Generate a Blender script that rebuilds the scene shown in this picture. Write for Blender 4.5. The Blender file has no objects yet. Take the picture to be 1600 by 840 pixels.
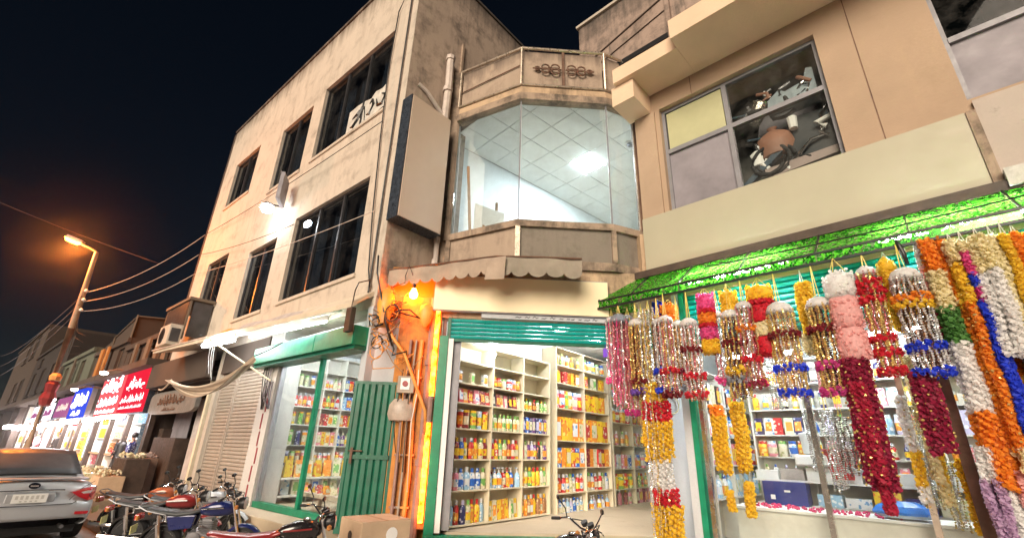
import bpy, bmesh, math, random
from mathutils import Vector, Matrix, Euler
rnd = random.Random(7)
PI = math.pi
scene = bpy.context.scene
COL = scene.collection

# ---------------------------------------------------------------- camera
PITCH, ROLL, FPX, EYE = math.radians(21.387), math.radians(1.714), 719.6, 1.7
_f = Vector((0, math.cos(PITCH), math.sin(PITCH))); _u = Vector((0, -math.sin(PITCH), math.cos(PITCH))); _x = Vector((1, 0, 0))
AX = math.cos(ROLL) * _x + math.sin(ROLL) * _u
AU = -math.sin(ROLL) * _x + math.cos(ROLL) * _u
AF = _f
cam_d = bpy.data.cameras.new('camera'); cam = bpy.data.objects.new('camera', cam_d); COL.objects.link(cam)
cam_d.sensor_width = 36; cam_d.lens = FPX / 1600 * 36; cam_d.clip_end = 2000; cam_d.clip_start = .05
cam.matrix_world = Matrix(((AX.x, AU.x, -AF.x, 0), (AX.y, AU.y, -AF.y, 0), (AX.z, AU.z, -AF.z, EYE), (0, 0, 0, 1)))
scene.camera = cam
# ---------------------------------------------------------------- sky, weak warm town light, exposure
SUN_DIR = Vector((-.30, -.80, .34)).normalized()      # towards the light
w = bpy.data.worlds.new('World'); scene.world = w; w.use_nodes = True
nt = w.node_tree; nt.nodes.clear()
sky = nt.nodes.new('ShaderNodeTexSky'); sky.sky_type = 'NISHITA'; sky.sun_disc = False
sky.sun_elevation = math.asin(SUN_DIR.z); sky.sun_rotation = math.atan2(SUN_DIR.x, SUN_DIR.y)
sky.air_density = 1.0; sky.dust_density = .3; sky.ozone_density = 3
bg = nt.nodes.new('ShaderNodeBackground'); wo = nt.nodes.new('ShaderNodeOutputWorld')
bg.inputs['Strength'].default_value = .0027
nt.links.new(sky.outputs[0], bg.inputs[0]); nt.links.new(bg.outputs[0], wo.inputs[0])
sd = bpy.data.lights.new('town_light', 'SUN'); so = bpy.data.objects.new('town_light', sd); COL.objects.link(so)
sd.energy = 4.3; sd.angle = math.radians(38); sd.color = (1, .84, .67)
so.rotation_euler = SUN_DIR.to_track_quat('Z', 'Y').to_euler()
scene.view_settings.view_transform = 'Standard'; scene.view_settings.look = 'None'
scene.view_settings.exposure = .3; scene.view_settings.gamma = 1; scene.view_settings.use_curve_mapping = False
scene.cycles.use_denoising = True
scene.cycles.max_bounces = 8; scene.cycles.transparent_max_bounces = 16; scene.cycles.caustics_reflective = False
scene.cycles.sample_clamp_indirect = 6

# ---------------------------------------------------------------- frames: x right along the front, y into the building, z up
class Fr:
    def __init__(s, ox, oy, ang): s.o = Vector((ox, oy, 0)); s.ang = ang; s.m = Matrix.Translation(s.o) @ Matrix.Rotation(ang, 4, 'Z')
    def w(s, x, y, z=0): return s.m @ Vector((x, y, z))
    def at(s, px, py, off=0):
        r = AF + AX * (px - 800) / FPX - AU * (py - 420) / FPX
        yd = s.m.to_3x3() @ Vector((0, 1, 0)); p0 = s.w(0, off); e = Vector((0, 0, EYE))
        t = (p0 - e).dot(yd) / r.dot(yd); q = s.m.inverted() @ (e + r * t); return q.x, q.z
def ray_fwd(px, py, fwd):
    r = AF + AX * (px - 800) / FPX - AU * (py - 420) / FPX
    return Vector((0, 0, EYE)) + r * fwd
dg = math.radians
FA = Fr(-2.773, 8.687, dg(49.33 - 90)); FC = Fr(-1.16, 8.61, dg(2.99)); FB = Fr(2.79, 8.81, dg(45.9 - 90))
FS = Fr(-2.60, 8.55, dg(49.33)); FW = Fr(0, 0, 0)

# ---------------------------------------------------------------- materials
def lin(c):
    return tuple(((v / 255) / 12.92 if v / 255 <= .04045 else ((v / 255 + .055) / 1.055) ** 2.4) for v in c)
MATS = {}
def nodes(name):
    m = bpy.data.materials.new(name); m.use_nodes = True; nt = m.node_tree; b = nt.nodes['Principled BSDF']; return m, nt, b
def N(nt, t, **k):
    n = nt.nodes.new(t)
    for a, v in k.items():
        if a.startswith('i_'): n.inputs[a[2:].replace('_', ' ')].default_value = v
        else: setattr(n, a, v)
    return n
def noise(nt, scale, detail=4, rough=.6, vec=None, map=None):
    tc = N(nt, 'ShaderNodeTexCoord'); n = N(nt, 'ShaderNodeTexNoise'); n.inputs['Scale'].default_value = scale
    n.inputs['Detail'].default_value = detail; n.inputs['Roughness'].default_value = rough
    if map:
        mp = N(nt, 'ShaderNodeMapping'); mp.inputs['Scale'].default_value = map
        nt.links.new(tc.outputs['Object'], mp.inputs[0]); nt.links.new(mp.outputs[0], n.inputs['Vector'])
    else: nt.links.new(tc.outputs['Object'], n.inputs['Vector'])
    return n.outputs['Fac']
def ramp(nt, src, a, b, ca=(0, 0, 0, 1), cb=(1, 1, 1, 1)):
    r = N(nt, 'ShaderNodeValToRGB'); r.color_ramp.elements[0].position = a; r.color_ramp.elements[1].position = b
    r.color_ramp.elements[0].color = ca; r.color_ramp.elements[1].color = cb; nt.links.new(src, r.inputs[0]); return r.outputs[0]
def mix(nt, fac, a, b, typ='MIX'):
    m = N(nt, 'ShaderNodeMix', data_type='RGBA', blend_type=typ)
    for s, v in (('Factor', fac), ('A', a), ('B', b)):
        sock = [i for i in m.inputs if i.name == s and (i.type == ('VALUE' if s == 'Factor' else 'RGBA'))][0]
        if hasattr(v, 'is_linked') or hasattr(v, 'node'): nt.links.new(v, sock)
        else: sock.default_value = v if s == 'Factor' else (*v[:3], 1)
    return [o for o in m.outputs if o.type == 'RGBA'][0]
def bump(nt, b, src, strength=.3, dist=.02):
    bp = N(nt, 'ShaderNodeBump'); bp.inputs['Strength'].default_value = strength; bp.inputs['Distance'].default_value = dist
    nt.links.new(src, bp.inputs['Height']); nt.links.new(bp.outputs[0], b.inputs['Normal'])
def mul(c, k): return tuple(min(1, v * k) for v in c)
def plaster(name, base, grime=(.05, .04, .035), patch=.5, streak=.5, rough=.88, bstr=.35, lo=.56, hi=.74, drip=None):
    """painted plaster or concrete: mottled paint, rain streaks, patches of grime, fine grain"""
    m, nt, b = nodes(name); b.inputs['Roughness'].default_value = rough
    c = mix(nt, ramp(nt, noise(nt, 1.1, 8), .3, .7), mul(base, .86), mul(base, 1.08))
    c = mix(nt, ramp(nt, noise(nt, 30, 3), .35, .75), c, mul(base, .93))
    s = ramp(nt, noise(nt, 1, 6, .7, map=(4.2, 4.2, .55)), lo, hi, (0, 0, 0, 1), (streak,) * 3 + (1,))
    s = mix(nt, 1.0, s, ramp(nt, noise(nt, .55, 5, .7), .42, .62), 'MULTIPLY')
    c = mix(nt, s, c, mul(grime, 2.0))
    p = ramp(nt, noise(nt, 1.7, 10, .72), lo + .02, hi + .04, (0, 0, 0, 1), (patch,) * 3 + (1,))
    c = mix(nt, p, c, grime)
    sp = ramp(nt, noise(nt, 5.5, 12, .78), .60, .68, (0, 0, 0, 1), (patch * .8,) * 3 + (1,))
    sp = mix(nt, 1.0, sp, ramp(nt, noise(nt, .9, 4, .6), .40, .60), 'MULTIPLY')
    c = mix(nt, sp, c, mul(grime, 1.8))
    if drip:                                  # black rain stains running down from a ledge: (height of the ledge, length, strength)
        sx = N(nt, 'ShaderNodeSeparateXYZ'); tc = N(nt, 'ShaderNodeTexCoord'); nt.links.new(tc.outputs['Object'], sx.inputs[0])
        wn = N(nt, 'ShaderNodeMath', operation='MULTIPLY_ADD'); nt.links.new(noise(nt, 1, 5, .7, map=(3.2, 3.2, .22)), wn.inputs[0]); wn.inputs[1].default_value = 2.2 * drip[1]; nt.links.new(sx.outputs[2], wn.inputs[2])
        mr = N(nt, 'ShaderNodeMapRange'); mr.inputs['From Min'].default_value = drip[0] + .35 * drip[1]; mr.inputs['From Max'].default_value = drip[0] + 1.25 * drip[1]; nt.links.new(wn.outputs[0], mr.inputs[0])
        k = N(nt, 'ShaderNodeMath', operation='MULTIPLY'); nt.links.new(mr.outputs[0], k.inputs[0]); k.inputs[1].default_value = drip[2]
        c = mix(nt, k.outputs[0], c, grime)
    nt.links.new(c, b.inputs['Base Color'])
    bump(nt, b, noise(nt, 18, 8, .7), bstr, .015)
    MATS[name] = m; return m
def paint(name, base, rough=.5, metal=0, var=.12, scale=4, bstr=0, coat=0, wear=None, wearc=(.1, .08, .06)):
    m, nt, b = nodes(name); b.inputs['Metallic'].default_value = metal
    c = mix(nt, ramp(nt, noise(nt, scale, 6), .3, .7), mul(base, 1 - var), mul(base, 1 + var))
    if wear: c = mix(nt, ramp(nt, noise(nt, scale * 2.3, 9, .75), .6, .72, (0, 0, 0, 1), (wear,) * 3 + (1,)), c, wearc)
    nt.links.new(c, b.inputs['Base Color'])
    r = ramp(nt, noise(nt, scale * 3, 4), .3, .7, (rough * .8,) * 3 + (1,), (min(1, rough * 1.2),) * 3 + (1,)); nt.links.new(r, b.inputs['Roughness'])
    if coat: b.inputs['Coat Weight'].default_value = coat; b.inputs['Coat Roughness'].default_value = .06
    if bstr: bump(nt, b, noise(nt, scale * 8, 5), bstr, .01)
    MATS[name] = m; return m
def emit(name, col, st):
    m = bpy.data.materials.new(name); m.use_nodes = True; nt = m.node_tree; nt.nodes.clear()
    e = N(nt, 'ShaderNodeEmission'); e.inputs[0].default_value = (*col, 1); e.inputs[1].default_value = st
    o = N(nt, 'ShaderNodeOutputMaterial'); nt.links.new(e.outputs[0], o.inputs[0]); MATS[name] = m; return m
def glass(name, tint=(.92, .96, .96), refl=.12, rough=.02, dirt=.0):
    m = bpy.data.materials.new(name); m.use_nodes = True; nt = m.node_tree; nt.nodes.clear()
    t = N(nt, 'ShaderNodeBsdfTransparent'); t.inputs[0].default_value = (*tint, 1)
    g = N(nt, 'ShaderNodeBsdfGlossy'); g.inputs['Roughness'].default_value = rough
    lw = N(nt, 'ShaderNodeLayerWeight'); lw.inputs[0].default_value = .35
    mr = N(nt, 'ShaderNodeMapRange'); mr.inputs['To Min'].default_value = refl * .4; mr.inputs['To Max'].default_value = min(.8, refl * 4)
    nt.links.new(lw.outputs['Fresnel'], mr.inputs[0])
    mx = N(nt, 'ShaderNodeMixShader'); nt.links.new(mr.outputs[0], mx.inputs[0]); nt.links.new(t.outputs[0], mx.inputs[1]); nt.links.new(g.outputs[0], mx.inputs[2])
    out = mx.outputs[0]
    if dirt:
        d = N(nt, 'ShaderNodeBsdfDiffuse'); d.inputs[0].default_value = (.5, .48, .45, 1)
        r = ramp(nt, noise(nt, 2.2, 8, .7), .4, .8, (0, 0, 0, 1), (dirt,) * 3 + (1,))
        m2 = N(nt, 'ShaderNodeMixShader'); nt.links.new(r, m2.inputs[0]); nt.links.new(out, m2.inputs[1]); nt.links.new(d.outputs[0], m2.inputs[2]); out = m2.outputs[0]
    o = N(nt, 'ShaderNodeOutputMaterial'); nt.links.new(out, o.inputs[0]); MATS[name] = m; return m

plaster('cream', (.57, .50, .415), (.13, .10, .075), .75, .8, lo=.49, hi=.74, drip=(14.3, .9, .85))
plaster('peach', (.425, .31, .215), (.26, .19, .11), .34, .4, lo=.53, hi=.78)
plaster('peach_stained', (.54, .39, .25), (.07, .05, .035), .7, .9, lo=.46, hi=.66)
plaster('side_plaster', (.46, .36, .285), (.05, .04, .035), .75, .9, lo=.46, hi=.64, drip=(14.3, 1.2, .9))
plaster('bay_stone', (.38, .285, .21), (.035, .028, .022), .85, .9, lo=.44, hi=.62)
plaster('bay_panel', (.40, .31, .235), (.07, .05, .04), .7, .8, lo=.47, hi=.7, drip=(10.9, .45, .8))
plaster('roof_block', (.36, .27, .22), (.04, .035, .03), .8, 1, lo=.44, hi=.64, drip=(13.05, 1.0, .9))
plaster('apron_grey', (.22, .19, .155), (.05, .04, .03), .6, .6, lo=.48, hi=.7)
plaster('marble', (.47, .41, .36), (.10, .08, .07), .7, .2, lo=.58, hi=.66)
plaster('white_tile', (.55, .53, .50), (.10, .08, .07), .45, .45)
plaster('grey_wall', (.50, .53, .56), (.2, .19, .17), .4, .4)
plaster('orange_glow_wall', (.60, .25, .06), (.10, .05, .03), .9, .9, lo=.45, hi=.66)  # orange lamplight of the corner is put into this wall colour
plaster('peach_soffit_uplit', (.78, .58, .41), (.33, .25, .15), .16, .12, lo=.62, hi=.82)  # paler than the wall to stand in for light from below
plaster('concrete', (.47, .42, .35), (.1, .085, .07), .5, .4)
plaster('step_tile', (.52, .43, .31), (.14, .11, .08), .4, .2)
plaster('asphalt', (.37, .335, .31), (.10, .09, .08), .6, 0, bstr=.6)
plaster('far_brown', (.07, .05, .038), (.02, .025, .02), .5, .6)  # far row: dimness of the distant street put into the dark wall colours
plaster('far_dark', (.034, .026, .022), (.012, .01, .009), .5, .6)
plaster('far_cream', (.14, .11, .08), (.04, .04, .03), .5, .5)
plaster('far_orange', (.5, .2, .05), (.1, .04, .02), .4, .4)
plaster('far_green', (.12, .13, .095), (.03, .05, .04), .5, .5)
paint('blank_sign_tan', (.56, .43, .33), .45, var=.03)
paint('blank_sign_cream', (.40, .375, .275), .5, var=.05, scale=1.3)
paint('blank_sign_yellow', (.86, .75, .50), .45, var=.025)
paint('blank_pane', (.46, .46, .27), .4, var=.05)
paint('sign_side', (.035, .045, .06), .3, var=.5, scale=9, wear=.7, wearc=(.16, .18, .2))
paint('alu', (.24, .24, .26), .5, .2, var=.15)
paint('dark_alu', (.07, .07, .075), .35, .5, var=.3)
paint('steel', (.62, .58, .52), .25, .95, var=.2, wear=.4)
paint('rail_metal', (.66, .56, .45), .3, .8, var=.25, wear=.7, wearc=(.05, .035, .025))
paint('rust', (.16, .09, .06), .7, .3, var=.4)
paint('black', (.012, .012, .013), .4, var=.3)
paint('rubber', (.02, .02, .021), .75, var=.3)
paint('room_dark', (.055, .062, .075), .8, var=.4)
paint('curtain', (.30, .32, .34), .8, var=.35, scale=2)
paint('grey_board', (.24, .225, .25), .6, var=.25, scale=1.5)
paint('white_paint', (.80, .80, .78), .5, var=.04)
paint('room_white', (.80, .84, .85), .7, var=.03)
paint('ceiling_tile', (.80, .84, .86), .8, var=.04)
paint('shelf_white', (.74, .72, .66), .45, var=.06)
paint('shelf_cream', (.70, .62, .45), .45, var=.08)
paint('green_paint', (.005, .20, .105), .38, var=.25, wear=.5, wearc=(.03, .10, .06))
paint('green_dark', (.004, .105, .058), .42, var=.3, wear=.6, wearc=(.02, .05, .035))
paint('teal', (.0, .30, .27), .33, var=.12, wear=.25, wearc=(.02, .14, .13))
paint('shutter_grey', (.42, .36, .30), .45, .2, var=.18, scale=2, wear=.45, wearc=(.13, .10, .08))
paint('awning_cloth', (.27, .235, .185), .9, var=.18, scale=3, bstr=.2, wear=.4)
paint('awning_brown', (.36, .28, .215), .9, var=.2, scale=3, bstr=.2, wear=.4)
paint('white_cloth', (.55, .46, .36), .9, var=.12)
paint('stripe_cloth', (.32, .25, .19), .9, var=.12)
paint('orange_sheet', (.75, .30, .08), .6, var=.3)
paint('sheet_grey', (.42, .38, .36), .7, var=.25)
paint('pipe_white', (.52, .45, .40), .5, var=.2, wear=.6, wearc=(.12, .09, .07))
paint('pipe_brown', (.30, .18, .15), .6, var=.3, wear=.5)
paint('pipe_orange_lit', (.75, .32, .07), .5, var=.3)  # orange light on pipes and cables is put into their colour
paint('meter', (.35, .28, .22), .5, var=.2, wear=.5)
paint('cardboard', (.52, .38, .25), .8, var=.1, wear=.3, wearc=(.25, .16, .09))
paint('wood_dark', (.055, .035, .025), .6, var=.4)
paint('wood', (.36, .22, .12), .6, var=.3)
paint('silver_car', (.42, .43, .45), .35, .2, var=.03, coat=.5)
paint('chrome', (.75, .75, .76), .12, 1, var=.05)
paint('red_lens', (.42, .012, .02), .15, var=.1, coat=1)
paint('clear_lens', (.6, .55, .55), .15, var=.1, coat=1)
paint('plate', (.75, .74, .70), .5, var=.05)
paint('plate_yellow', (.62, .58, .25), .5, var=.1)
paint('bike_blue', (.008, .016, .10), .3, .1, var=.1, coat=.7)
paint('bike_red', (.24, .02, .02), .32, .1, var=.15, coat=.6)
paint('bike_orange', (.38, .10, .045), .3, .1, var=.2, coat=.6)
paint('bike_black', (.015, .013, .014), .25, .1, var=.2, coat=1)
paint('seat_vinyl', (.035, .04, .045), .5, var=.2)
paint('engine', (.20, .20, .21), .4, .7, var=.4)
paint('skin', (.30, .17, .11), .6, var=.1)
paint('hair', (.012, .01, .01), .6, var=.2)
glass('clear_glass', (.93, .96, .96), .06, dirt=.06)
glass('shop_glass', (.95, .97, .96), .05, dirt=.08)
glass('dark_glass', (.50, .55, .60), .16, dirt=.035)
glass('dull_glass', (.30, .33, .36), .015, dirt=.12)
glass('car_glass', (.10, .11, .12), .12)
emit('tube_white', (.93, .97, 1), 70)
emit('bulb_white', (.90, .96, 1), 90)
emit('sodium', (1, .30, .035), 22)
emit('orange_tube', (1, .115, .004), 9)
ot = MATS['orange_tube'].node_tree; em_ = [n for n in ot.nodes if n.type == 'EMISSION'][0]
ot.links.new(ramp(ot, noise(ot, 5, 4, .7), .35, .65, (1, .06, .001, 1), (1, .22, .015, 1)), em_.inputs[0]); st_ = N(ot, 'ShaderNodeMapRange'); st_.inputs['From Min'].default_value = .35; st_.inputs['From Max'].default_value = .65; st_.inputs['To Min'].default_value = 6; st_.inputs['To Max'].default_value = 30; ot.links.new(noise(ot, 5, 4, .7), st_.inputs[0]); ot.links.new(st_.outputs[0], em_.inputs[1])
emit('orange_bulb', (1, .17, .01), 260)
emit('panel_light', (.80, .92, 1), 215)
emit('shop_tube', (.95, .97, 1), 190)
emit('far_tube', (1, .92, .95), 110)
emit('far_glow_white', (1, .95, 1), 2.2)
emit('sign_red_lit', (.75, .015, .04), 1.0)
emit('sign_pink_lit', (.85, .12, .13), 1.0)
emit('sign_blue_lit', (.03, .07, .72), 1.0)
emit('sign_white_lit', (1, .92, 1), 1.6)
emit('sign_violet_lit', (.5, .12, .32), .7)
emit('letter_lit', (1, .9, .9), 1.6)

# ---------------------------------------------------------------- mesh building
class M:
    def __init__(s): s.v = []; s.f = []
    def add(s, vs, fs, mat=None):
        k = len(s.v); s.v += [tuple(mat @ Vector(v)) if mat else tuple(v) for v in vs]; s.f += [tuple(i + k for i in f) for f in fs]; return s
    def box(s, x0, x1, y0, y1, z0, z1, mat=None):
        return s.add([(x0, y0, z0), (x1, y0, z0), (x1, y1, z0), (x0, y1, z0), (x0, y0, z1), (x1, y0, z1), (x1, y1, z1), (x0, y1, z1)],
                     [(0, 3, 2, 1), (4, 5, 6, 7), (0, 1, 5, 4), (1, 2, 6, 5), (2, 3, 7, 6), (3, 0, 4, 7)], mat)
    def hexa(s, b, t):      # bottom and top rings of four points
        return s.add(list(b) + list(t), [(0, 3, 2, 1), (4, 5, 6, 7), (0, 1, 5, 4), (1, 2, 6, 5), (2, 3, 7, 6), (3, 0, 4, 7)])
    def quad(s, *p): return s.add(p, [tuple(range(len(p)))])
    def beam(s, a, b, wx, wy=None):
        a, b = Vector(a), Vector(b); wy = wy or wx; d = b - a; L = d.length; q = d.to_track_quat('Z', 'Y').to_matrix().to_4x4()
        return s.box(-wx / 2, wx / 2, -wy / 2, wy / 2, 0, L, Matrix.Translation(a) @ q)
    def tube(s, pts, r, n=6, r2=None, cap=True):
        pts = [Vector(p) for p in pts]; rings = []; k = len(pts)
        for i, p in enumerate(pts):
            d = (pts[min(i + 1, k - 1)] - pts[max(i - 1, 0)]); d = d.normalized() if d.length > 1e-9 else Vector((0, 0, 1))
            ref = Vector((0, 0, 1)) if abs(d.z) < .95 else Vector((1, 0, 0)); u = d.cross(ref).normalized(); v = d.cross(u)
            rr = r if r2 is None else r + (r2 - r) * i / max(1, k - 1)
            if isinstance(r, (list, tuple)): rr = r[i]
            rings.append([p + u * math.cos(2 * PI * j / n) * rr + v * math.sin(2 * PI * j / n) * rr for j in range(n)])
        vs = [q for R_ in rings for q in R_]; fs = []
        for i in range(k - 1):
            for j in range(n): fs.append((i * n + j, i * n + (j + 1) % n, (i + 1) * n + (j + 1) % n, (i + 1) * n + j))
        if cap: fs.append(tuple(range(n - 1, -1, -1))); fs.append(tuple((k - 1) * n + j for j in range(n)))
        return s.add(vs, fs)
    def lathe(s, prof, n=10, c=(0, 0, 0), mat=None, a0=0, sx=1, sy=1):
        vs = []; fs = []
        for r, z in prof:
            for j in range(n):
                t = a0 + 2 * PI * j / n; vs.append((c[0] + r * math.cos(t) * sx, c[1] + r * math.sin(t) * sy, c[2] + z))
        k = len(prof)
        for i in range(k - 1):
            for j in range(n): fs.append((i * n + j, i * n + (j + 1) % n, (i + 1) * n + (j + 1) % n, (i + 1) * n + j))
        fs.append(tuple(range(n - 1, -1, -1))); fs.append(tuple((k - 1) * n + j for j in range(n)))
        return s.add(vs, fs, mat)
    def blob(s, c, r, q=None, sz=1):
        rot = Euler((rnd.uniform(0, 6), rnd.uniform(0, 6), rnd.uniform(0, 6))).to_matrix() if q is None else q
        vs = [Vector(c) + rot @ Vector(d) * r for d in ((1, 0, 0), (-1, 0, 0), (0, 1, 0), (0, -1, 0), (0, 0, sz), (0, 0, -sz))]
        return s.add(vs, [(0, 2, 4), (2, 1, 4), (1, 3, 4), (3, 0, 4), (2, 0, 5), (1, 2, 5), (3, 1, 5), (0, 3, 5)])
    def prism(s, poly, y0, y1, mat=None):      # polygon in x,z pushed along y
        n = len(poly)
        return s.add([(x, y0, z) for x, z in poly] + [(x, y1, z) for x, z in poly],
                     [tuple(range(n)), tuple(range(2 * n - 1, n - 1, -1))] + [(i, n + i, n + (i + 1) % n, (i + 1) % n) for i in range(n)], mat)
    def slab(s, poly, z0, z1):                 # polygon in x,y pushed along z
        n = len(poly)
        return s.add([(x, y, z0) for x, y in poly] + [(x, y, z1) for x, y in poly],
                     [tuple(range(n - 1, -1, -1)), tuple(range(n, 2 * n))] + [(i, (i + 1) % n, n + (i + 1) % n, n + i) for i in range(n)])
    def wall(s, x0, x1, z0, z1, holes, t=.25, y=0):
        xs = sorted({x0, x1, *[h[0] for h in holes], *[h[1] for h in holes]}); zs = sorted({z0, z1, *[h[2] for h in holes], *[h[3] for h in holes]})
        def hole(i, j):
            if i < 0 or j < 0 or i >= len(xs) - 1 or j >= len(zs) - 1: return True
            cx, cz = (xs[i] + xs[i + 1]) / 2, (zs[j] + zs[j + 1]) / 2
            return any(h[0] < cx < h[1] and h[2] < cz < h[3] for h in holes)
        for i in range(len(xs) - 1):
            for j in range(len(zs) - 1):
                if hole(i, j): continue
                a, b, c, d = xs[i], xs[i + 1], zs[j], zs[j + 1]
                s.quad((a, y, c), (b, y, c), (b, y, d), (a, y, d)); s.quad((b, y + t, c), (a, y + t, c), (a, y + t, d), (b, y + t, d))
                if hole(i - 1, j): s.quad((a, y + t, c), (a, y, c), (a, y, d), (a, y + t, d))
                if hole(i + 1, j): s.quad((b, y, c), (b, y + t, c), (b, y + t, d), (b, y, d))
                if hole(i, j - 1): s.quad((a, y + t, c), (b, y + t, c), (b, y, c), (a, y, c))
                if hole(i, j + 1): s.quad((a, y, d), (b, y, d), (b, y + t, d), (a, y + t, d))
        return s
    def mesh(s, name):
        me = bpy.data.meshes.new(name); me.from_pydata(s.v, [], s.f); me.validate(); me.update(); return me
def put(name, mesh, mat, parent=None, smooth=False, kind=None, loc=None, rot=None, label=None, bevel=0):
    me = mesh.mesh(name) if isinstance(mesh, M) else mesh
    if isinstance(mesh, M) or not me.materials:
        me.materials.append(MATS[mat] if isinstance(mat, str) else mat)
    if smooth and isinstance(mesh, M):
        bm = bmesh.new(); bm.from_mesh(me); bmesh.ops.remove_doubles(bm, verts=bm.verts, dist=1e-5); bm.to_mesh(me); bm.free()
    if smooth:
        me.shade_smooth() if hasattr(me, 'shade_smooth') else None
        if smooth != 'full' and hasattr(me, 'set_sharp_from_angle'): me.set_sharp_from_angle(angle=math.radians(40))
    o = bpy.data.objects.new(name, me); COL.objects.link(o)
    if parent: o.parent = parent
    if loc: o.location = loc
    if rot: o.rotation_euler = rot
    if kind: o['kind'] = kind
    if label: o['label'] = label
    if bevel:
        b = o.modifiers.new('bevel', 'BEVEL'); b.width = bevel; b.segments = 2; b.limit_method = 'ANGLE'
    return o
def thing(name, label, cat, fr=FW, x=0, y=0, z=0, rot=0, group=None):
    o = bpy.data.objects.new(name, None); COL.objects.link(o); o.empty_display_size = .1
    o.matrix_world = fr.m @ Matrix.Translation((x, y, z)) @ Matrix.Rotation(rot, 4, 'Z')
    o['label'] = label; o['category'] = cat
    if group: o['group'] = group
    return o
def single(name, mesh, mat, label, cat, fr=FW, x=0, y=0, z=0, rot=0, group=None, **k):
    o = put(name, mesh, mat, **k); o.matrix_world = fr.m @ Matrix.Translation((x, y, z)) @ Matrix.Rotation(rot, 4, 'Z')
    o['label'] = label; o['category'] = cat
    if group: o['group'] = group
    return o
def copy_tree(o, parent=None):
    c = o.copy(); COL.objects.link(c)
    if parent: c.parent = parent; c.matrix_parent_inverse = o.matrix_parent_inverse.copy()
    for ch in [q for q in bpy.data.objects if q.parent == o]: copy_tree(ch, c)
    return c
def sag(a, b, drop, n=14):
    a, b = Vector(a), Vector(b); return [a.lerp(b, i / n) - Vector((0, 0, drop * 4 * (i / n) * (1 - i / n))) for i in range(n + 1)]
# ================================================================ ground
put('ground', M().quad((-150, -25, 0), (70, -25, 0), (70, 150, 0), (-150, 150, 0)), 'asphalt', kind='structure')
g = M().box(-60, -4.4, -2.2, .3, 0, .14); gp = put('pavement', g, 'concrete', kind='structure'); gp.matrix_world = FA.m
g = M()
g.slab([FC.w(-1.6, .5)[:2], FC.w(-1.6, -1.0)[:2], FC.w(3.6, -1.0)[:2], FB.w(1.2, -1.0)[:2], FB.w(9, -1.0)[:2], FB.w(9, .5)[:2], FC.w(4.4, 2.5)[:2]], 0, .2)
put('shop_platform', g, 'concrete', kind='structure')
g = M().box(-4.25, .15, -1.45, -.02, 0, .22); gs = put('step', g, 'step_tile', kind='structure', bevel=.015); gs.matrix_world = FA.m
g = M().box(-3.75, .12, -.55, -.01, .224, .44); gs = put('step', g, 'step_tile', kind='structure', bevel=.015); gs.matrix_world = FA.m

# ================================================================ left building (frame A)
ZR = 14.3
bA = thing('beige_building', 'three storey stained beige building with two rows of dark windows', 'building', FA)
winA = dict(U3=(-4.2, -.66, 9.38, 12.0), U2=(-6.98, -4.88, 9.33, 11.76), U1=(-11.2, -8.96, 10.1, 12.1),
            L3=(-4.32, -.74, 5.08, 7.5), L2=(-7.26, -5.33, 5.05, 7.24), L1=(-11.15, -9.2, 5.9, 7.75))
put('wall', M().wall(-12.5, .22, 4.4, ZR, list(winA.values()), .32), 'cream', bA)
m = M().wall(0, 1.95, 4.4, ZR - .003, [], .25); m.wall(1.95, 8.0, 9.8, ZR - .003, [], .25); so_ = put('side_wall', m, 'side_plaster', bA); so_.matrix_parent_inverse = Matrix.Identity(4)
so_.matrix_local = FA.m.inverted() @ FS.m @ Matrix.Translation((.003, .0, 0))
put('end_wall', M().box(-12.75, -12.503, 0, 8, 4.4, ZR - .003), 'far_brown', bA)
put('roof', M().box(-12.5, -.1, .34, 8, ZR - 1, ZR - .8), 'roof_block', bA)
put('coping', M().box(-12.55, .27, -.05, .3, ZR + .002, ZR + .09), 'side_plaster', bA)
cp = put('coping', M().box(.0, 8, -.04, .25, ZR + .002, ZR + .085), 'roof_block', bA); cp.matrix_local = FA.m.inverted() @ FS.m @ Matrix.Translation((.3, 0, 0))
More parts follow.
